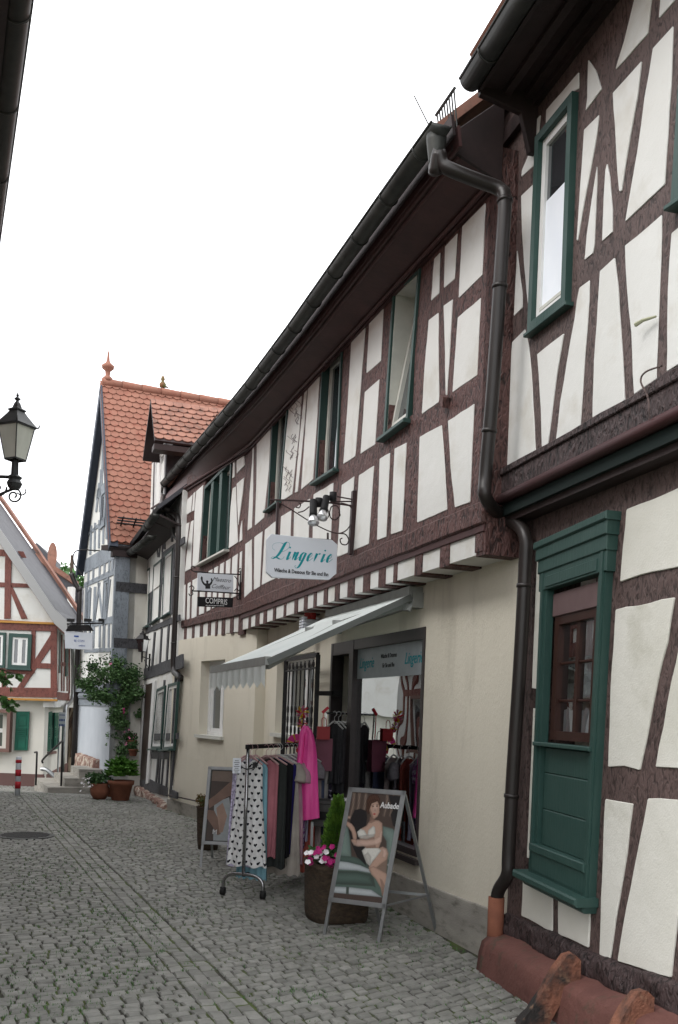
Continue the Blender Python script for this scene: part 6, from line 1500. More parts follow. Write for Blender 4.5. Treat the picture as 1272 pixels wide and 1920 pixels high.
def paint(T, f0, layers, nu, nv, name, par):
    """the printed picture: soft-edged shapes with rounded tone, laid on a fine grid as print colour"""
    U, Vv = np.meshgrid(np.linspace(.022, T.w-.022, nu), np.linspace(f0+.03, T.H-.03, nv)); o = np.array(T.o); e = np.array(T.e); up = np.array(T.up); n = np.array(T.n)
    P = o+U[..., None]*e+Vv[..., None]*up+n*.002
    uu = FPX*P[..., 0]/P[..., 1]; vv = FPX*(P[..., 2]-EYE)/P[..., 1]
    X = (CX+uu*_c+vv*_s-600)*3.43; Y = (CY-(-uu*_s+vv*_c)-1140)*3.43
    img = np.ones(X.shape+(3,))*np.array(PC['curtain'])
    rr = np.random.RandomState(3)
    for c, pts in layers:
        p = np.array(pts, float); ins = np.zeros(X.shape, bool); dm = np.full(X.shape, 1e9)
        for i in range(len(p)):
            x0, y0 = p[i-1]; x1, y1 = p[i]
            cr__ = ((y0 > Y) != (y1 > Y)) & (X < (x1-x0)*(Y-y0)/((y1-y0) or 1e-9)+x0); ins ^= cr__
            L2 = (x1-x0)**2+(y1-y0)**2+1e-9; t = np.clip(((X-x0)*(x1-x0)+(Y-y0)*(y1-y0))/L2, 0, 1); dm = np.minimum(dm, np.hypot(X-x0-t*(x1-x0), Y-y0-t*(y1-y0)))
        sd_ = np.where(ins, dm, -dm); soft = 9. if c.startswith('curtain') else 5. if c in ('skin_s', 'skin_h', 'silk_s', 'green_l') else 2.5
        a = np.clip(sd_/soft*.5+.5, 0, 1); a = a*a*(3-2*a)
        if c in ('skin_s', 'skin_h', 'silk_s'): a *= .75
        col = np.array(PC[c])*np.ones(X.shape+(3,))
        if c in ('skin', 'silk', 'green', 'green_l', 'pale', 'hair', 'silk_s', 'skin_h', 'skin_s'):
            r0 = {'green': 34, 'pale': 18, 'green_l': 30}.get(c, 13)
            g = np.clip(sd_/r0, 0, 1)**.6; side = np.clip((X-X.min())/(X.max()-X.min()), 0, 1)
            col = col*(.55+.55*g)[..., None]
        if c in ('hair', 'curtain_l'): col = col*(1+.3*np.sin(X*.55+Y*.12+3*np.sin(Y*.03)))[..., None]
        img = img*(1-a[..., None])+col*a[..., None]
    img *= (1+rr.normal(0, .05, X.shape))[..., None]
    me = bpy.data.meshes.new(name); idx = np.arange(nu*nv).reshape(nv, nu); c = P.reshape(-1, 3).mean(0)
    me.from_pydata((P.reshape(-1, 3)-c).tolist(), [], np.stack([idx[:-1, :-1], idx[:-1, 1:], idx[1:, 1:], idx[1:, :-1]], -1).reshape(-1, 4).tolist())
    ca = me.color_attributes.new('print', 'FLOAT_COLOR', 'POINT'); ca.data.foreach_set('color', np.concatenate([np.clip(img, 0, 1).reshape(-1, 3), np.ones((nu*nv, 1))], 1).ravel())
    m = nmat('printed_poster', (.3, .3, .3), .3, spec=.5); nn_ = m.node_tree.nodes; at_ = nn_.new('ShaderNodeAttribute'); at_.attribute_name = 'print'; m.node_tree.links.new(at_.outputs['Color'], nn_['Principled BSDF'].inputs['Base Color'])
    me.materials.append(m); o_ = bpy.data.objects.new(name, me); COL.objects.link(o_); c = Vector(c); WL[o_.name] = c; o_.parent = par; o_.location = c-WL[par.name]; return o_
PO = paint(T1, ft, LAY, 150, 240, 'poster', A1)
letters('lettering', 'Aubade', .066, T1.pt(*T1.pix(731, 1511, .014), .014), T1.e, T1.up, pm[PI['white']], PO, bold=.001, sx=.74)
T2 = TP((onground(374, 1626)), (1, -.06, 0), .50, at(391, 1437, 10.55), None)
A2 = aboard(T2, 'silver-framed pavement board with a poster of bare legs, mostly hidden behind the clothes rail', (Vector((-1.40, 10.95, 0)), Vector((-.93, 10.92, 0))), T2.pix(383, 1583)[1])
bm = NB()
def p2(c, pts, l): T2.poly(bm, pts, .001+.0004*l, PI[c])
p2('curtain', [(399,1445),(462,1447),(446,1577),(386,1575)], 0); p2('curtain_l', [(399,1445),(462,1447),(460,1468),(397,1464)], 1)
p2('pale', [(402,1505),(430,1495),(440,1577),(400,1576)], 2)
p2('skin_s', [(391,1500),(405,1490),(432,1466),(452,1466),(450,1484),(425,1495),(405,1508),(392,1516)], 3)
p2('skin_s', [(390,1518),(402,1520),(412,1540),(414,1564),(408,1566),(398,1548),(388,1534)], 4); p2('skin', [(406,1515),(418,1505),(426,1530),(418,1560),(412,1562)], 5)
P2 = obj('poster', bm, pm, A2)
letters('lettering', 'M', .07, T2.pt(*T2.pix(403, 1560, .006), .006), T2.e, T2.up, pm[PI['white']], P2)
# ================================================================ PLANTERS
def flower(bm, c, s, rnd, mi):
    up = Vector((rnd.gauss(-.3, .4), rnd.gauss(-.7, .4), .8)).normalized(); x = up.orthogonal().normalized(); y = up.cross(x)
    cv_ = bm.verts.new(c); rim = []
    for k in range(10):
        a = k*.628; r = s*(1 if k % 2 else .82); rim.append(bm.verts.new(c+(x*math.cos(a)+y*math.sin(a))*r+up*s*.35))
    for k in range(10):
        f = bm.faces.new((cv_, rim[k], rim[(k+1) % 10])); f.material_index = mi
PLc = Vector((.035, 7.93, 0))
P1 = thing('woven_planter', PLc, 'big brown woven planter with petunias and a small conifer behind the poster board', 'planter')
bm = NB(); prof_ = [(.235, 0), (.245, .05), (.25, .2), (.255, .42), (.265, .44), (.265, .48), (.24, .48), (.235, .40)]
lathe(bm, PLc, prof_, 36, fn=lambda a, z: (1/max(abs(math.cos(a-.35)), abs(math.sin(a-.35))))**.55*(1+.012*noise.noise(Vector((a*3, z*20, 0)))))
obj('pot', bm, M['wicker'], P1, smooth=True)
bm = NB(); lathe(bm, PLc, [(.0, .43), (.21, .43)], 20); obj('soil', bm, M['soil'], P1)
rf = random.Random(21)
bm = NB(); leaves(bm, PLc+Vector((-.08, -.05, .53)), .20, 420, .045, rf, (1.1, .8, .5)); ob1 = obj('petunia_leaves', bm, M['leaf_dark'], P1)
for k, mt_ in enumerate(['petal_white']*13+['petal_mag']*22):
    bm = NB(); q_ = at(574+rf.uniform(0, 42) if mt_ == 'petal_white' else 592+rf.uniform(-12, 42), 1606+rf.uniform(-12, 14) if mt_ == 'petal_white' else 1598+rf.uniform(-12, 26), 7.62+rf.uniform(0, .12))
    flower(bm, q_, .027, rf, 0); obj('petunia_flower', bm, M[mt_], P1)
bm = NB(); cc_ = Vector((.02, 8.05, .40)); 
for k in range(3400):
    h = rf.random()**.8; a = rf.uniform(0, 6.283); r = (1-h)**.75*.14*(.55+.45*rf.random())*(1+.2*math.sin(a*3+h*9))+.004
    p = cc_+Vector((math.cos(a)*r, math.sin(a)*r, h*.56+.03*math.sin(a*5))); leaf(bm, p, Vector((math.cos(a)*.8, math.sin(a)*.8, 1)), rf.uniform(.03, .065), rf, 0, .3)
obj('conifer_foliage', bm, M['conifer'], P1)
bm = NB(); tube(bm, [cc_-Vector((0, 0, .05)), cc_+Vector((0, 0, .5))], [.014, .004], 6); obj('conifer_stem', bm, M['bark'], P1)
pc = onground(390, 1592); P2_ = thing('tall_planter', (pc.x, pc.y, 0), 'narrow grey-brown planter with a small rusty plant against the wall behind the far poster board', 'planter')
bm = NB(); lathe(bm, (pc.x, pc.y, 0), [(.12, 0), (.135, .1), (.155, .5), (.165, .52), (.145, .52), (.14, .47), (0, .47)], 20); obj('pot', bm, M['wicker'], P2_, smooth=True)
bm = NB(); leaves(bm, (pc.x-.06, pc.y, .58), .14, 260, .045, rf, (1, .8, .8)); obj('foliage', bm, M['leaf_brown'], P2_)
# ================================================================ CLOTHES RAIL
ra = Vector((-.82, 8.68, 0)); rb = Vector((-.36, 10.05, 0)); rdv = (rb-ra); RL_ = rdv.length; rdv.normalize(); rnv = Vector((rdv.y, -rdv.x, 0)); RZ = 1.375
CRk = thing('clothes_rail', ra.lerp(rb, .5), 'black and chrome wheeled clothes rail standing on the setts outside the shop', 'clothes rail')
bm = NB(); bar(bm, ra-rdv*.03+Vector((0, 0, RZ)), rb+rdv*.1+Vector((0, 0, RZ)), .028, .04); obj('hanging_bar', bm, M['black'], CRk)
for p in (ra, rb):
    bm = NB(); tube(bm, [p+Vector((0, 0, .20)), p+Vector((0, 0, RZ))], .016, 10); obj('upright', bm, M['chrome'], CRk, smooth=True)
    bm = NB(); tube(bm, smooth_pts([p-rnv*.20+Vector((0, 0, .06)), p-rnv*.19+Vector((0, 0, .15)), p-rnv*.12+Vector((0, 0, .20)), p+Vector((0, 0, .21)), p+rnv*.12+Vector((0, 0, .20)), p+rnv*.19+Vector((0, 0, .15)), p+rnv*.20+Vector((0, 0, .06))]), .016, 10); obj('foot', bm, M['chrome'], CRk, smooth=True)
    for sg_ in (-1, 1):
        bm = NB(); c = p+rnv*.20*sg_+Vector((0, 0, .035)); tube(bm, [c-rnv*.018, c+rnv*.018], .034, 14); box(bm, c+Vector((0, 0, .025)), (.05, .03, .03)); obj('caster', bm, M['rubber'], CRk, smooth=True)
bm = NB(); bar(bm, ra+Vector((0, 0, .20)), rb+Vector((0, 0, .20)), .025, .025); obj('lower_bar', bm, M['black'], CRk)
def fabric(nm, col, rough=.85, col2=None, ns=20): return nmat(nm, col, rough, spec=.15, col2=col2 or tuple(c*.8 for c in col), nscale=ns, bump=.1, bscale=90)
def heart_mat():
    m = fabric('white_cotton_with_black_hearts', (.66, .66, .66)); t = m.node_tree; n = t.nodes; l = t.links.new; b = n['Principled BSDF']; src = b.inputs['Base Color'].links[0].from_socket
    uv = n.new('ShaderNodeUVMap'); uv.uv_map = 'UVMap'; sx = n.new('ShaderNodeSeparateXYZ'); l(uv.outputs[0], sx.inputs[0])
    def mth(op, a, b_=None, c_=None):
        q_ = n.new('ShaderNodeMath'); q_.operation = op
        for i, v in enumerate((a, b_, c_)):
            if v is None: continue
            if isinstance(v, (int, float)): q_.inputs[i].default_value = v
            else: l(v, q_.inputs[i])
        return q_.outputs[0]
    u = mth('MULTIPLY', sx.outputs[0], 1/.060); v = mth('MULTIPLY', sx.outputs[1], 1/.058)
    row = mth('FLOOR', v); odd = mth('MULTIPLY', mth('MODULO', row, 2.), .5); fu = mth('FRACT', mth('ADD', u, odd)); fv = mth('FRACT', v)
    x = mth('MULTIPLY', mth('SUBTRACT', fu, .5), 4.1); y = mth('ADD', mth('MULTIPLY', mth('SUBTRACT', fv, .5), 4.1), .12)
    ax = mth('ABSOLUTE', x); yy = mth('SUBTRACT', y, mth('MULTIPLY', mth('SQRT', ax), .62))
    d = mth('ADD', mth('MULTIPLY', x, x), mth('MULTIPLY', mth('MULTIPLY', yy, yy), 1.25)); ins = mth('LESS_THAN', d, 1.0)
    mxn = n.new('ShaderNodeMixRGB'); mxn.inputs[2].default_value = (.012, .012, .018, 1); l(src, mxn.inputs[1]); l(ins, mxn.inputs[0]); l(mxn.outputs[0], b.inputs['Base Color']); return m
M['hearts'] = heart_mat()
def garment(t, mat, lab, length, wsh=.17, whem=.21, waist=None, sleeves=0., z0=None, side=0., folds=5, amp=.012, dep=.03, cat='dress', yaw=0., low=None, hanger='pale_hanger', nm='hanging_dress', strap=False, twist=0.):
    """one garment on its own hanger: tube with folds, shoulders, optional sleeves"""
    c = ra+rdv*t; zt_ = (z0 or RZ-.105); G = thing(nm, Vector((c.x, c.y, RZ)), lab, cat, 'garments on the wheeled rail')
    X = (rnv*math.cos(yaw)+rdv*math.sin(yaw)).normalized(); Yv = Vector((-X.y, X.x, 0)); c = c+X*side
    rg = random.Random(int(t*1000)+3); ph = rg.uniform(0, 6); n = 64; m = 26; bm = NB(); uvl = bm.loops.layers.uv.new('UVMap'); gs_ = []
    for j in range(m+1):
        v = j/m; 
        if waist: w = wsh+(waist-wsh)*min(1, v/.38) if v < .38 else waist+(whem-waist)*((v-.38)/.62)**.9
        else: w = wsh+(whem-wsh)*v
        if v < .06: w *= .55+.45*(v/.06)**.6
        row = []
        for i in range(n):
            a = 2*math.pi*i/n; ca, sa = math.cos(a), math.sin(a)
            f = amp*(.15+v*1.3)*(math.sin(folds*a+ph)+.6*math.sin(folds*2.3*a*1.0+ph*2+v*1.5)+.5*noise.noise(Vector((ca*3, sa*3, v*4+t*9))))
            dd = dep*(.55+.9*v); x = ca*w*(1+f*1.2)+twist*v*sa; y = sa*dd+f*(1 if sa >= 0 else -1)
            zz = zt_-length*v-(.035*abs(ca)**1.3 if v < .08 else 0)*(1-v/.08 if v < .08 else 0)-(.01*math.sin(folds*a+ph)*v)
            if strap and v < .1 and abs(ca) < .5: zz -= .05*(1-abs(ca)/.5)
            row.append((bm.verts.new(c+X*x+Yv*y+Vector((0, 0, zz))), x, length*(1-v)))
        gs_.append(row)
    for A, B in zip(gs_, gs_[1:]):
        for i in range(n):
            k = (i+1) % n; f = bm.faces.new((A[i][0], A[k][0], B[k][0], B[i][0]))
            for lp, q_ in zip(f.loops, (A[i], A[k], B[k], B[i])): lp[uvl].uv = (q_[1]+.5, q_[2])
    if sleeves:
        for sg_ in (-1, 1):
            a0 = c+X*sg_*wsh*.86+Vector((0, 0, zt_-.07)); b0_ = a0+X*sg_*.05+Vector((0, 0, -sleeves*.5)); c0_ = a0+X*sg_*.055-Yv*.02+Vector((0, 0, -sleeves)); tube(bm, smooth_pts([a0, b0_, c0_]), [.052, .055, .056, .058, .058, .06, .062, .062, .062], 12)
    obj('cloth', bm, mat, G, smooth=True)
    bm = NB(); h = c+Vector((0, 0, zt_))
    tube(bm, smooth_pts([h+X*(-wsh*.98)+Vector((0, 0, -.055)), h+X*(-wsh*.5)+Vector((0, 0, -.012)), h+Vector((0, 0, .022)), h+X*(wsh*.5)+Vector((0, 0, -.012)), h+X*(wsh*.98)+Vector((0, 0, -.055))]), .009, 7)
    tube(bm, smooth_pts([h+Vector((0, 0, .02)), h+Vector((0, 0, .07)), h+X*.018+Vector((0, 0, .085)), h+X*.02+Vector((0, 0, .11)), h+Vector((0, 0, RZ-zt_+.024)), h-X*.02+Vector((0, 0, .115))]), .0028, 5)
    obj('hanger', bm, M[hanger], G, smooth=True); return G
M['pale_hanger'] = nmat('pink_padded_hanger', (.42, .27, .27), .6); M['clear_hanger'] = nmat('clear_plastic_hanger', (.45, .45, .44), .25, spec=.6)
g1_ = garment(.06, M['hearts'], 'white sleeveless dress printed with small black hearts, first on the rail', .99, .125, .195, waist=.135, folds=7, amp=.009, dep=.03, side=.0, low=1, strap=True)
c = ra+rdv*.045+rnv*.0
bm = NB(); X = rnv
tube(bm, smooth_pts([c+X*-.10-rdv*.05+Vector((0, 0, 1.255)), c+X*-.05-rdv*.055+Vector((0, 0, 1.19)), c-rdv*.06+X*.02+Vector((0, 0, 1.175)), c+X*.08-rdv*.05+Vector((0, 0, 1.2)), c+X*.115-rdv*.04+Vector((0, 0, 1.26))]), .006, 5)
for k in range(8):
    a = k*.785; tube(bm, [c+X*.085-rdv*.06+Vector((0, 0, 1.215)), c+X*(.085+.03*math.cos(a))-rdv*.07+Vector((0, 0, 1.215+.03*math.sin(a)))], [.012, .006], 5)
bw_ = obj('black_trim_and_rosette', bm, M['ink'], g1_)
bm = NB(); box(bm, c-rdv*.09-X*.085+Vector((0, 0, 1.20)), (.075, .003, .14), .12); tg = obj('price_tag', bm, M['sign_white'], g1_)
bm = NB()
for k in range(7): box(bm, c-rdv*.093-X*.085+Vector((0, 0, 1.245-.017*k)), (.05 if k % 2 else .035, .001, .005), .12)
obj('tag_print', bm, M['ink'], tg)
GD_ = [
 (.11, (.50, .46, .62), 'pale lilac floral nightdress peeping out left behind the heart dress', 1.0, dict(wsh=.13, whem=.17, side=-.05)),
 (.16, (.22, .42, .50), 'light blue pleated nightdress hanging lowest behind the heart dress', 1.12, dict(wsh=.13, whem=.16, side=.01, folds=14, amp=.006)),
 (.22, (.42, .16, .19), 'dusty pink sleeveless dress just right of the heart dress', .92, dict(wsh=.13, whem=.12, side=.09, strap=True)),
 (.28, (.035, .04, .038), 'charcoal sleeveless dress beside the dusty pink one', 1.02, dict(wsh=.15, whem=.15, side=.10)),
 (.36, (.012, .012, .014), 'black short garment between charcoal and navy ones', .93, dict(wsh=.16, whem=.14, side=.11)),
 (.44, (.025, .02, .13), 'deep navy nightshirt with pale collar', .92, dict(wsh=.17, whem=.13, side=.10)),
 (.52, (.42, .38, .34), 'beige short-sleeved pleated nightdress in the middle of the rail', 1.12, dict(wsh=.16, whem=.20, side=.06, sleeves=.16, folds=12, amp=.008)),
 (.62, (.44, .27, .33), 'soft pink short-sleeved nightdress on the rail', 1.03, dict(wsh=.16, whem=.17, side=.09, sleeves=.17)),
 (.72, (.22, .12, .25), 'purple and white patterned nightshirt', .88, dict(wsh=.17, whem=.14, side=.10, sleeves=.15)),
 (.82, (.45, .42, .55), 'short pale lavender nightdress in the middle of the rail', .82, dict(wsh=.16, whem=.13, side=.10)),
 (.92, (.50, .13, .10), 'long coral red dress right of the middle of the rail', 1.14, dict(wsh=.16, whem=.17, side=.10, folds=9)),
 (1.02, (.24, .22, .24), 'grey shirt with dark stripes on the rail', .86, dict(wsh=.17, whem=.15, side=.08, sleeves=.15)),
 (1.12, (.42, .34, .33), 'long pale rose dress near the far end of the rail', 1.10, dict(wsh=.16, whem=.17, side=.10, folds=9)),
 (1.22, (.10, .12, .20), 'slate blue nightdress near the far end of the rail', .95, dict(wsh=.16, whem=.15, side=.09)),
 (1.32, (.38, .36, .34), 'light grey cardigan near the far end of the rail', 1.0, dict(wsh=.17, whem=.15, side=.09)),
 (1.41, (.05, .035, .07), 'dark floral dress hanging last on the rail', 1.08, dict(wsh=.17, whem=.17, side=.10))]
for t, col, lab, ln, kw in GD_:
    c2 = tuple(min(1, x*.55) for x in col)
    mt = nmat('fabric_'+lab.split()[0]+'_%d' % int(t*100), col, .85, spec=.15, col2=c2, nscale=34 if ('floral' in lab or 'pattern' in lab or 'stripe' in lab) else 4, mixlo=.46 if 'floral' in lab or 'pattern' in lab else .3, mixhi=.54 if 'floral' in lab or 'pattern' in lab else .8, bump=.15, bscale=90)
    if 'pattern' in lab: mt = nmat('purple_pattern', (.45, .4, .5), .85, col2=(.2, .05, .22), nscale=30, mixlo=.46, mixhi=.52)
    if 'dark floral' in lab: mt = nmat('dark_floral', (.02, .015, .03), .85, col2=(.4, .36, .45), nscale=26, mixlo=.58, mixhi=.64)
    kw['side'] = kw.get('side', 0)+(.05 if t > .5 else .015 if t > .25 else 0); kw['wsh'] *= 1.12 if t > .25 else 1; kw['whem'] *= 1.2 if t > .25 else 1
    garment(t, mt, lab, ln, hanger='clear_hanger' if t > .4 else 'pale_hanger', yaw=R_.uniform(-.12, .12), nm='hanging_garment' if 'dress' not in lab else 'hanging_dress', cat='dress' if 'dress' in lab else 'garment', **kw)
# ================================================================ PINK WIND SOCK and toy windmills
PKp = PL((-.36, 9.15), 90-180)
def kq(x, y, d=0): return PKp.pt(*PKp.pix(x, y, d), d)
PK = thing('pink_windsock', kq(580, 1450), 'long shiny pink cloth windsock arching over the end of the clothes rail', 'windsock')
M['pink'] = nmat('hot_pink_satin', (.85, .085, .38), .42, spec=.5, col2=(.72, .05, .29), nscale=5, stretch=(1, 1, .4), bump=.5, bscale=14, bstretch=(1, 1, .35), bdist=.02)
lft = [(563,1420),(565,1395),(567,1375),(571,1362),(577,1360)]
# body: broad hanging cloth
rows = [((571,1368),(578,1360)), ((573,1374),(586,1371)), ((572,1386),(590,1384)), ((570,1400),(593,1400)), ((568,1420),(595,1420)), ((567,1445),(596,1445)), ((566,1470),(597,1470)), ((566,1495),(598,1494)), ((567,1515),(599,1514)), ((568,1538),(600,1533))]
bm = NB(); g = []
for j, (a, b) in enumerate(rows):
    ring_ = []
    for k in range(28):
        th = 2*math.pi*k/28; u = .5-.5*math.cos(th); x = a[0]+(b[0]-a[0])*u; y = a[1]+(b[1]-a[1])*u
        d = .045*math.sin(th)+.008*math.sin(u*17+j*.5)
        ring_.append(bm.verts.new(kq(x, y)+PKp.n*d))
    g.append(ring_)
for A, B in zip(g, g[1:]):
    for k in range(28): bm.faces.new((A[k], A[(k+1) % 28], B[(k+1) % 28], B[k]))
obj('sock_body', bm, M['pink'], PK, smooth=True)
bm = NB(); tube(bm, smooth_pts([kq(*p) for p in [(564,1460),(562,1435),(564,1410),(566,1390),(569,1374),(576,1362)]]), [.022, .03, .034, .036, .035, .03, .028, .028, .028, .028, .028, .03, .03, .03, .032, .034, .036, .036, .036, .036, .036], 10); obj('sock_tail', bm, M['pink'], PK, smooth=True)
M['yellow'] = nmat('yellow_nylon', (.62, .42, .02), .5); M['orange_red'] = nmat('red_nylon', (.55, .03, .05), .5)
def windmill(c, r, cols, lab, n=8, px=None):
    W = thing('toy_windmill', c, lab, 'windmill'); 
    for k in range(n):
        a = 2*math.pi*k/n; bm = NB(); e1 = Vector((math.cos(a), 0, math.sin(a))); e2 = Vector((math.cos(a+.6), 0, math.sin(a+.6)))
        quad(bm, c, c+e1*r*.6+Vector((0, -.03, 0)), c+(e1+e2)*r*.5, c+e2*r*.55+Vector((0, .02, 0))); quad(bm, c, c+e1*r*.98, c+e1*r*.8+e2*r*.2+Vector((0, -.03, 0)), c+e2*r*.4); obj('vane', bm, M[cols[k % len(cols)]], W)
    bm = NB(); tube(bm, [c+Vector((0, .02, 0)), c+Vector((.01, .02, -r*1.9))], .006, 5); obj('stick', bm, M['chrome'], W)
windmill(at(568, 1336, 9.7), .075, ['yellow', 'orange_red', 'petal_pink'], 'yellow and red toy windmill in front of the iron gate', 9)
windmill(at(567, 1358, 9.75), .06, ['orange_red', 'petal_pink', 'yellow'], 'smaller red and pink toy windmill just above the pink windsock', 9)
bm = NB(); c = at(556, 1394, 9.9)
for k in range(14):
    a0, a1 = math.pi*(.25+.9*k/14), math.pi*(.25+.9*(k+1)/14)
    quad(bm, c+Vector((math.cos(a0)*.03, 0, math.sin(a0)*.03)), c+Vector((math.cos(a1)*.03, 0, math.sin(a1)*.03)), c+Vector((math.cos(a1)*.10, -.02, math.sin(a1)*.10)), c+Vector((math.cos(a0)*.10, -.02, math.sin(a0)*.10)), mi=0 if k % 5 else 1)
tube(bm, [c+Vector((0, .01, .02)), c+Vector((.02, .01, -.09))], .02, 6, mi=2)
for k in range(4): tube(bm, [c+Vector((.04+.02*k, 0, -.02*k)), c+Vector((.05+.02*k, -.02, -.05-.02*k))], .014, 5, mi=1)
tag(obj('butterfly_kite', bm, [M['pink'], M['yellow'], M['orange_red']]), 'pink and yellow nylon kite bundle on the far end of the rail', 'kite')
# ================================================================ BAGS, INNER RAIL, DOOR TABLE
def bag(c, w, h, d, mat, lab, rz=0., nm='gift_bag'):
    B = thing(nm, c, lab, 'bag'); bm = NB(); X = Vector((math.cos(rz), math.sin(rz), 0)); Y = Vector((-X.y, X.x, 0)); c = Vector(c)
    P8 = [c-X*w/2-Y*d/2, c+X*w/2-Y*d/2, c+X*w/2+Y*d/2, c-X*w/2+Y*d/2]; hexa(bm, P8+[p+Vector((0, 0, h)) for p in P8]); obj('paper_body', bm, mat, B)
    bm = NB(); tube(bm, smooth_pts([c-X*w*.2-Y*d/2+Vector((0, 0, h)), c-X*w*.15-Y*d/2+Vector((0, 0, h+.08)), c+X*w*.15-Y*d/2+Vector((0, 0, h+.08)), c+X*w*.2-Y*d/2+Vector((0, 0, h))]), .004, 5); obj('handle', bm, mat, B); return B
plum = nmat('plum_paper', (.17, .045, .075), .5, col2=(.13, .035, .06), nscale=4); redp = nmat('red_paper', (.30, .02, .025), .5)
def W3(x, y, d): return ML.pt(*ML.pix(x, y, d), d)
bag(W3(606, 1445, .25), .17, .33, .08, plum, 'plum paper bag hanging by the door beside the pink windsock', rad(5))
bag(W3(606, 1390, .30)+Vector((0, 0, .02)), .13, .13, .05, redp, 'small red paper bag above the plum one by the door', rad(5))
bag(W3(728, 1450, -.35), .24, .26, .10, plum, 'dark plum paper bag standing behind the shop window glass', rad(-15))
bag(W3(757, 1445, -.4), .14, .16, .08, redp, 'small dark red bag behind the shop window, right of the plum bag', rad(-15))
ir0, ir1 = W3(612, 1337, .22), W3(688, 1339, -.25)
IR = thing('inner_clothes_rail', ir0, 'short chrome rail of dark lingerie in the shop doorway', 'clothes rail')
bm = NB(); tube(bm, [ir0, ir1], .011, 8); bar(bm, ir0, ir0-Vector((0, 0, 1.05)), .012, .012); obj('rail', bm, M['chrome'], IR)
bm = NB(); bar(bm, ir0+Vector((-.04, 0, 0)), ir0+Vector((.02, 0, .06)), .03, .03); bar(bm, ir0+Vector((-.03, 0, .0)), ir0+Vector((-.035, 0, -.33)), .008, .008); obj('red_strap', bm, M['orange_red'], IR)
cols = [(.01, .01, .012), (.012, .01, .012), (.01, .01, .012), (.015, .012, .015), (.30, .015, .02), (.24, .24, .27), (.11, .05, .10), (.01, .01, .012), (.012, .01, .014)]
labs = ['black slip nearest the doorpost', 'second black slip in the doorway', 'black lace top in the doorway', 'third black slip in the doorway', 'red camisole among the black garments in the doorway', 'grey patterned slip next to the red camisole', 'dull purple slip at the door edge', 'black dress just inside the shop window', 'black gown inside the glass by the rail end']
idir = (ir1-ir0); il = idir.length; idir.normalize(); iperp = Vector((idir.y, -idir.x, 0)).normalized()
save = (ra, rdv, rnv, RZ)
ra, rdv, rnv = Vector((ir0.x, ir0.y, 0)), Vector((idir.x, idir.y, 0)).normalized(), Vector((.95, -.3, 0)).normalized(); RZ = ir0.z
for k, (cl_, lb_) in enumerate(zip(cols, labs)):
    t = .10+il*.9*k/9
    mt = nmat('lingerie_fabric_%d' % k, cl_, .6, spec=.3, col2=tuple(x*1.8 for x in cl_), nscale=30)
    G_ = garment(t, mt, lb_, (.62, .6, .72, .66, .36, .60, .62, .7, .72)[k], .10, .10+.015*(k % 3), folds=5, amp=.006, dep=.014, hanger='clear_hanger', nm='hanging_slip', cat='garment', side=.0)
    G_['group'] = 'garments in the doorway'
ra, rdv, rnv, RZ = save
TBc = W3(628, 1560, .20); TBL = thing('sale_table', (TBc.x, TBc.y, 0), 'low grey metal table with folded cloth in front of the shop doorway', 'table')
zt3 = W3(630, 1503, .20).z
bm = NB(); box(bm, (TBc.x, TBc.y, zt3), (.46, .30, .03), rad(-12)); box(bm, (TBc.x, TBc.y, zt3-.13), (.42, .27, .22), rad(-12)); obj('table_box', bm, nmat('dark_grey_metal', (.075, .072, .07), .5), TBL)
bm = NB(); box(bm, (TBc.x-.11, TBc.y-.14, zt3-.13), (.13, .01, .08), rad(-12)); obj('handle_recess', bm, M['black'], TBL)
for sx, sy in ((-1, -1), (1, -1), (1, 1), (-1, 1)):
    bm = NB(); p = Matrix.Rotation(rad(-12), 3, 'Z') @ Vector((.2*sx, .14*sy, 0)); bar(bm, (TBc.x+p.x, TBc.y+p.y, 0), (TBc.x+p.x, TBc.y+p.y, zt3-.2), .025); obj('leg', bm, M['alu'], TBL)
bm = NB(); cl3 = Vector((TBc.x+.06, TBc.y-.02, zt3+.016)); g = [[bm.verts.new(cl3+Vector((-.11+.022*i, -.07+.02*j, .018+.014*noise.noise(Vector((i*.5, j*.5, 2)))))) for j in range(8)] for i in range(11)]
for i in range(10):
    for j in range(7): bm.faces.new((g[i][j], g[i+1][j], g[i+1][j+1], g[i][j+1]))
r_ = bmesh.ops.extrude_face_region(bm, geom=list(bm.faces)); 
for v in [x for x in r_['geom'] if isinstance(x, bmesh.types.BMVert)]: v.co.z = cl3.z
tag(obj('folded_cloth', bm, M['petal_white'], smooth=True), 'folded pale cloth lying on the low grey table', 'cloth')
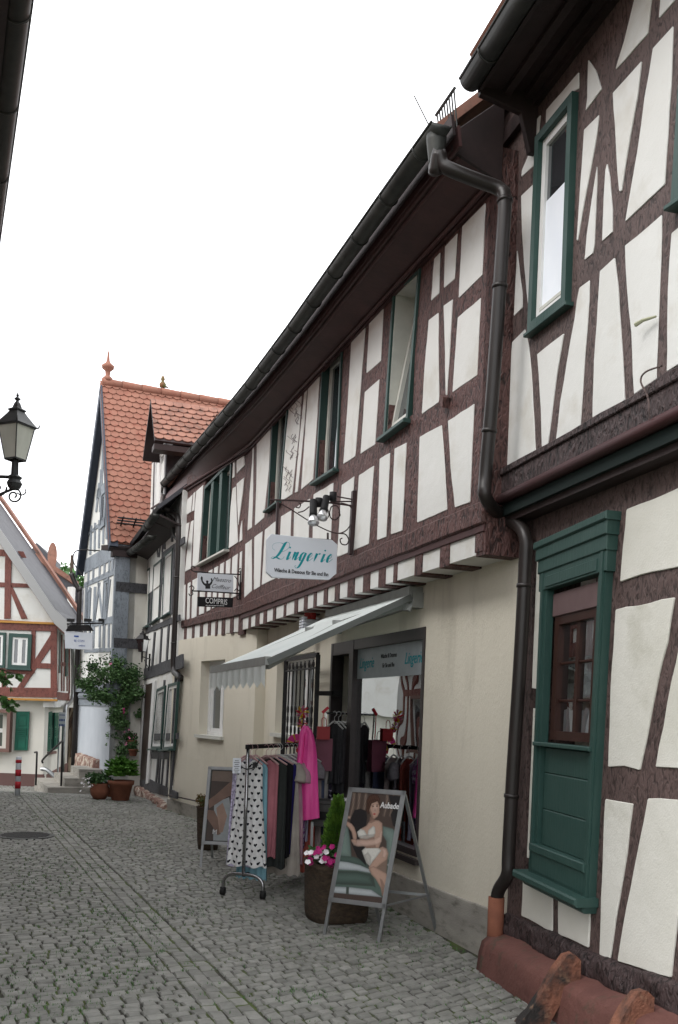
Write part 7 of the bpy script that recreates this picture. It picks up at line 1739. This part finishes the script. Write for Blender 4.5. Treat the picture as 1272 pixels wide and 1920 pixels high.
# ================================================================ CURVED GUARD STONES on the red plinth
def guard(s, lab, k=1.):
    prof2 = [(.0, .36), (.05, .395), (.11, .385), (.19, .30), (.27, .19), (.36, .08), (.44, .0), (.50, -.06)]
    prof1 = [(.0, .2), (.05, .22), (.10, .19), (.14, .12), (.18, .05), (.22, -.01), (.28, -.05), (.36, -.08)]
    bm = NB(); A = []
    for ds in (-.034, -.026, .026, .034):
        A.append([[bm.verts.new(RL.pt(s+ds*k+.03*(.6-z), z-(.012 if abs(ds) > .04 else 0)+.02*noise.noise(Vector((d*6, z*6, ds*20+s))), d*.82+.1)) for d, z in pr] for pr in (prof2, prof1)])
    for P, Q_ in zip(A, A[1:]):
        for e in (0, 1):
            for i in range(7): bm.faces.new((P[e][i], P[e][i+1], Q_[e][i+1], Q_[e][i]))
        bm.faces.new((P[0][0], Q_[0][0], Q_[1][0], P[1][0])); bm.faces.new((P[0][7], Q_[0][7], Q_[1][7], P[1][7]))
    for P in (A[0], A[-1]):
        for i in range(7): bm.faces.new((P[0][i], P[0][i+1], P[1][i+1], P[1][i]))
    bmesh.ops.subdivide_edges(bm, edges=list(bm.edges), cuts=1, use_grid_fill=True)
    for v in bm.verts: v.co += Vector((noise.noise(v.co*14), noise.noise(v.co*14+Vector((5, 0, 0))), noise.noise(v.co*14+Vector((0, 5, 0)))))*.006
    tag(obj('guard_stone', bm, M['sandstone_raw'], smooth=False, base=True), lab, 'guard stone', 'curved guard stones over the red plinth')
gs1 = RL.pix(1085, 1805, .1)[0]; gs2 = RL.pix(1222, 1875, .1)[0]
guard(gs1, 'curved weathered guard stone leaning over the red plinth below the green window'); guard(gs2, 'curved dark guard stone at the bottom right corner of the plinth')
# ================================================================ POTS, ROSE, PLANTS by the black and white house
def tpot(c, r, h, lab, nm='terracotta_pot', bulge=False):
    P = thing(nm, c, lab, 'flower pot'); bm = NB()
    pr = [(r*.62, 0), (r*.66, .01), (r*.9, h*.78), (r, h*.8), (r*1.03, h), (r*.88, h), (r*.86, h*.9), (0, h*.88)] if not bulge else [(r*.6, 0), (r*.9, h*.3), (r, h*.6), (r*.85, h*.85), (r*.9, h), (r*.78, h), (r*.74, h*.9), (0, h*.88)]
    lathe(bm, c, pr, 24); obj('pot', bm, M['clay'], P, smooth=True); return P
rp = random.Random(9)
def gz(v): return Vector((v.x, v.y, ground_z(v.x, v.y)))
c = gz(onground(226, 1500)); Pb = tpot(c, .235, .36, 'big terracotta pot holding a bright green bush before the white house')
bm = NB(); 
for k in range(150):
    a = rp.uniform(0, 6.28); h = rp.uniform(.1, .5); rr_ = rp.uniform(0, .24); p = c+Vector((math.cos(a)*rr_, math.sin(a)*rr_, .36+h*.8*(1-rr_)))
    for q_ in range(9): leaf(bm, p, Vector((math.cos(a+q_)*1., math.sin(a+q_), rp.uniform(.1, .9))), rp.uniform(.08, .13), rp, 0, .35)
obj('foliage', bm, M['leaf_light'], Pb)
c = gz(onground(187, 1498)); Pc = tpot(c, .18, .29, 'round terracotta pot with trailing white flowers, left of the big pot', bulge=True)
bm = NB(); leaves(bm, c+Vector((-.05, 0, .36)), .26, 600, .06, rp, (1.15, .8, .55)); obj('foliage', bm, M['leaf_dark'], Pc)
for k in range(16): bm = NB(); flower(bm, c+Vector((rp.uniform(-.32, -.1), -.12, rp.uniform(.12, .4))), .025, rp, 0); obj('flower', bm, M['petal_white'], Pc)
c = gz(onground(206, 1493)); Pd = tpot(c+Vector((0, .15, 0)), .12, .16, 'small dark pot between the two terracotta pots')
# climbing rose
tr0 = gz(onground(214, 1476)); RS = thing('climbing_rose', tr0, 'climbing rose with dark green leaves spreading over the corner between the two houses', 'rose bush')
Yr = tr0.y-.2
stem = [tr0, at(214, 1440, Yr), at(212, 1390, Yr-.1), at(216, 1340, Yr-.2), at(222, 1300, Yr-.3)]
bm = NB(); tube(bm, smooth_pts(stem), .035, 8)
for e in ((160, 1290), (185, 1262), (215, 1250), (245, 1275), (172, 1310), (238, 1300), (203, 1280)):
    tube(bm, smooth_pts([at(219, 1318, Yr-.25), at((219+e[0])/2, (1310+e[1])/2-4, Yr-.35), at(*e, Yr-.4)]), [.02]*5+[.012]*4, 6)
obj('stem', bm, M['bark'], RS, smooth=True)
bm = NB()
for (x, y, r, n_) in ((165, 1285, .24, 520), (190, 1270, .32, 560), (215, 1262, .34, 600), (240, 1280, .32, 540), (180, 1305, .24, 480), (205, 1305, .30, 800), (235, 1310, .24, 520), (250, 1262, .18, 260), (222, 1335, .24, 380), (228, 1358, .22, 280), (216, 1380, .2, 240), (230, 1405, .2, 240), (212, 1350, .16, 160), (236, 1380, .16, 160), (258, 1300, .2, 300), (262, 1340, .12, 150), (150, 1280, .13, 120), (175, 1252, .15, 160), (222, 1244, .14, 140)):
    leaves(bm, at(x, y, Yr-.4+rp.uniform(-.15, .25)), r, n_, .062, rp, (1, .9, .85), mi=lambda r_: 0 if r_.random() < .25 else 1)
for k in range(60):   # stray shoots
    x = rp.uniform(145, 268); y = 1246+(x-205)**2*.006+rp.uniform(-16, 6); p = at(x, y, Yr-.5)
    for q_ in range(5): leaf(bm, p+Vector((rp.gauss(0, .03), 0, rp.gauss(0, .05))), Vector((rp.gauss(0, 1), -.3, rp.gauss(.3, .6))), .055, rp)
obj('foliage', bm, [M['leaf_dark'], M['leaf_mid']], RS)
for (x, y) in ((231, 1330), (234, 1336), (208, 1246)):
    bm = NB()
    for q_ in range(3): flower(bm, at(x, y, Yr-.75)+Vector((rp.uniform(-.02, .02), 0, rp.uniform(-.02, .02))), .022, rp, 0)
    obj('rose_bloom', bm, M['petal_mag' if y > 1320 else 'petal_pink'], RS)
# light shrub and hanging basket between the doors
s0_ = gz(onground(224, 1478)); SHR = thing('olive_shrub', s0_, 'light grey-green shrub between the rose stem and the hanging pots', 'shrub')
bm = NB(); tube(bm, [s0_, at(224, 1440, s0_.y), at(226, 1405, s0_.y-.1)], .02, 6); obj('stem', bm, M['bark'], SHR)
bm = NB(); leaves(bm, at(224, 1402, s0_.y-.1), .25, 700, .05, rp, (1.1, .8, .8)); obj('foliage', bm, M['conifer'], SHR)
hbc = BL.pt(*BL.pix(250, 1400, .3), .3)
for nm_, (x, y), lab in (('wall_pot', (248, 1395), 'upper hanging terracotta pot with pink flowers beside the dark doorway'), ('wall_pot', (250, 1412), 'lower hanging reddish pot with trailing leaves beside the dark doorway')):
    c = BL.pt(*BL.pix(x, y, .22), .22); Pw = tpot(c-Vector((0, 0, .06)), .10, .14, lab, nm_)
    bm = NB(); leaves(bm, c+Vector((-.03, 0, .13)), .17, 260, .05, rp, (1, .8, .9)); obj('foliage', bm, M['leaf_dark'], Pw)
    for k in range(5): bm = NB(); flower(bm, c+Vector((rp.uniform(-.15, .1), -.1, rp.uniform(.12, .3))), .022, rp, 0); obj('flower', bm, M['petal_pink'], Pw)
# twigs of a vine reaching in at the left edge
VN = thing('leafy_vine', (-3.4, 7.2, 0), 'leafy green vine twigs poking in at the left edge', 'vine')
bm = NB(); tube(bm, smooth_pts([(-3.3, 7.2, 0), (-3.2, 7.2, 1.0), (-3.1, 7.2, 1.75), (-2.8, 7.2, 2.0)]), .02, 6)
for path in ([(-30, 1262), (-5, 1255), (12, 1258), (25, 1262), (38, 1266)], [(-30, 1258), (0, 1262), (15, 1275), (24, 1285)], [(-30, 1310), (-5, 1303), (10, 1308), (20, 1316), (32, 1320)], [(-30, 1308), (5, 1310), (14, 1322), (18, 1330)]):
    tube(bm, smooth_pts([at(x, y, 7.1) for x, y in path]), .006, 5)
tube(bm, smooth_pts([Vector((-2.8, 7.2, 2.0)), at(-30, 1260, 7.1)]), .012, 5); tube(bm, smooth_pts([Vector((-3.1, 7.2, 1.75)), at(-30, 1309, 7.1)]), .012, 5)
obj('twig', bm, M['bark'], VN)
bm = NB()
for path in ([(-20, 1260), (38, 1266)], [(-10, 1262), (24, 1290)], [(-20, 1305), (32, 1322)], [(0, 1310), (18, 1332)]):
    for k in range(26):
        t = rp.random(); x = path[0][0]+(path[1][0]-path[0][0])*t; y = path[0][1]+(path[1][1]-path[0][1])*t
        leaf(bm, at(x, y, 7.1+rp.uniform(-.05, .05)), Vector((rp.gauss(.3, .6), rp.gauss(-.2, .5), rp.gauss(-.3, .5))), rp.uniform(.04, .065), rp, 0, .65)
obj('foliage', bm, M['leaf'], VN)
bpy.context.view_layer.update()
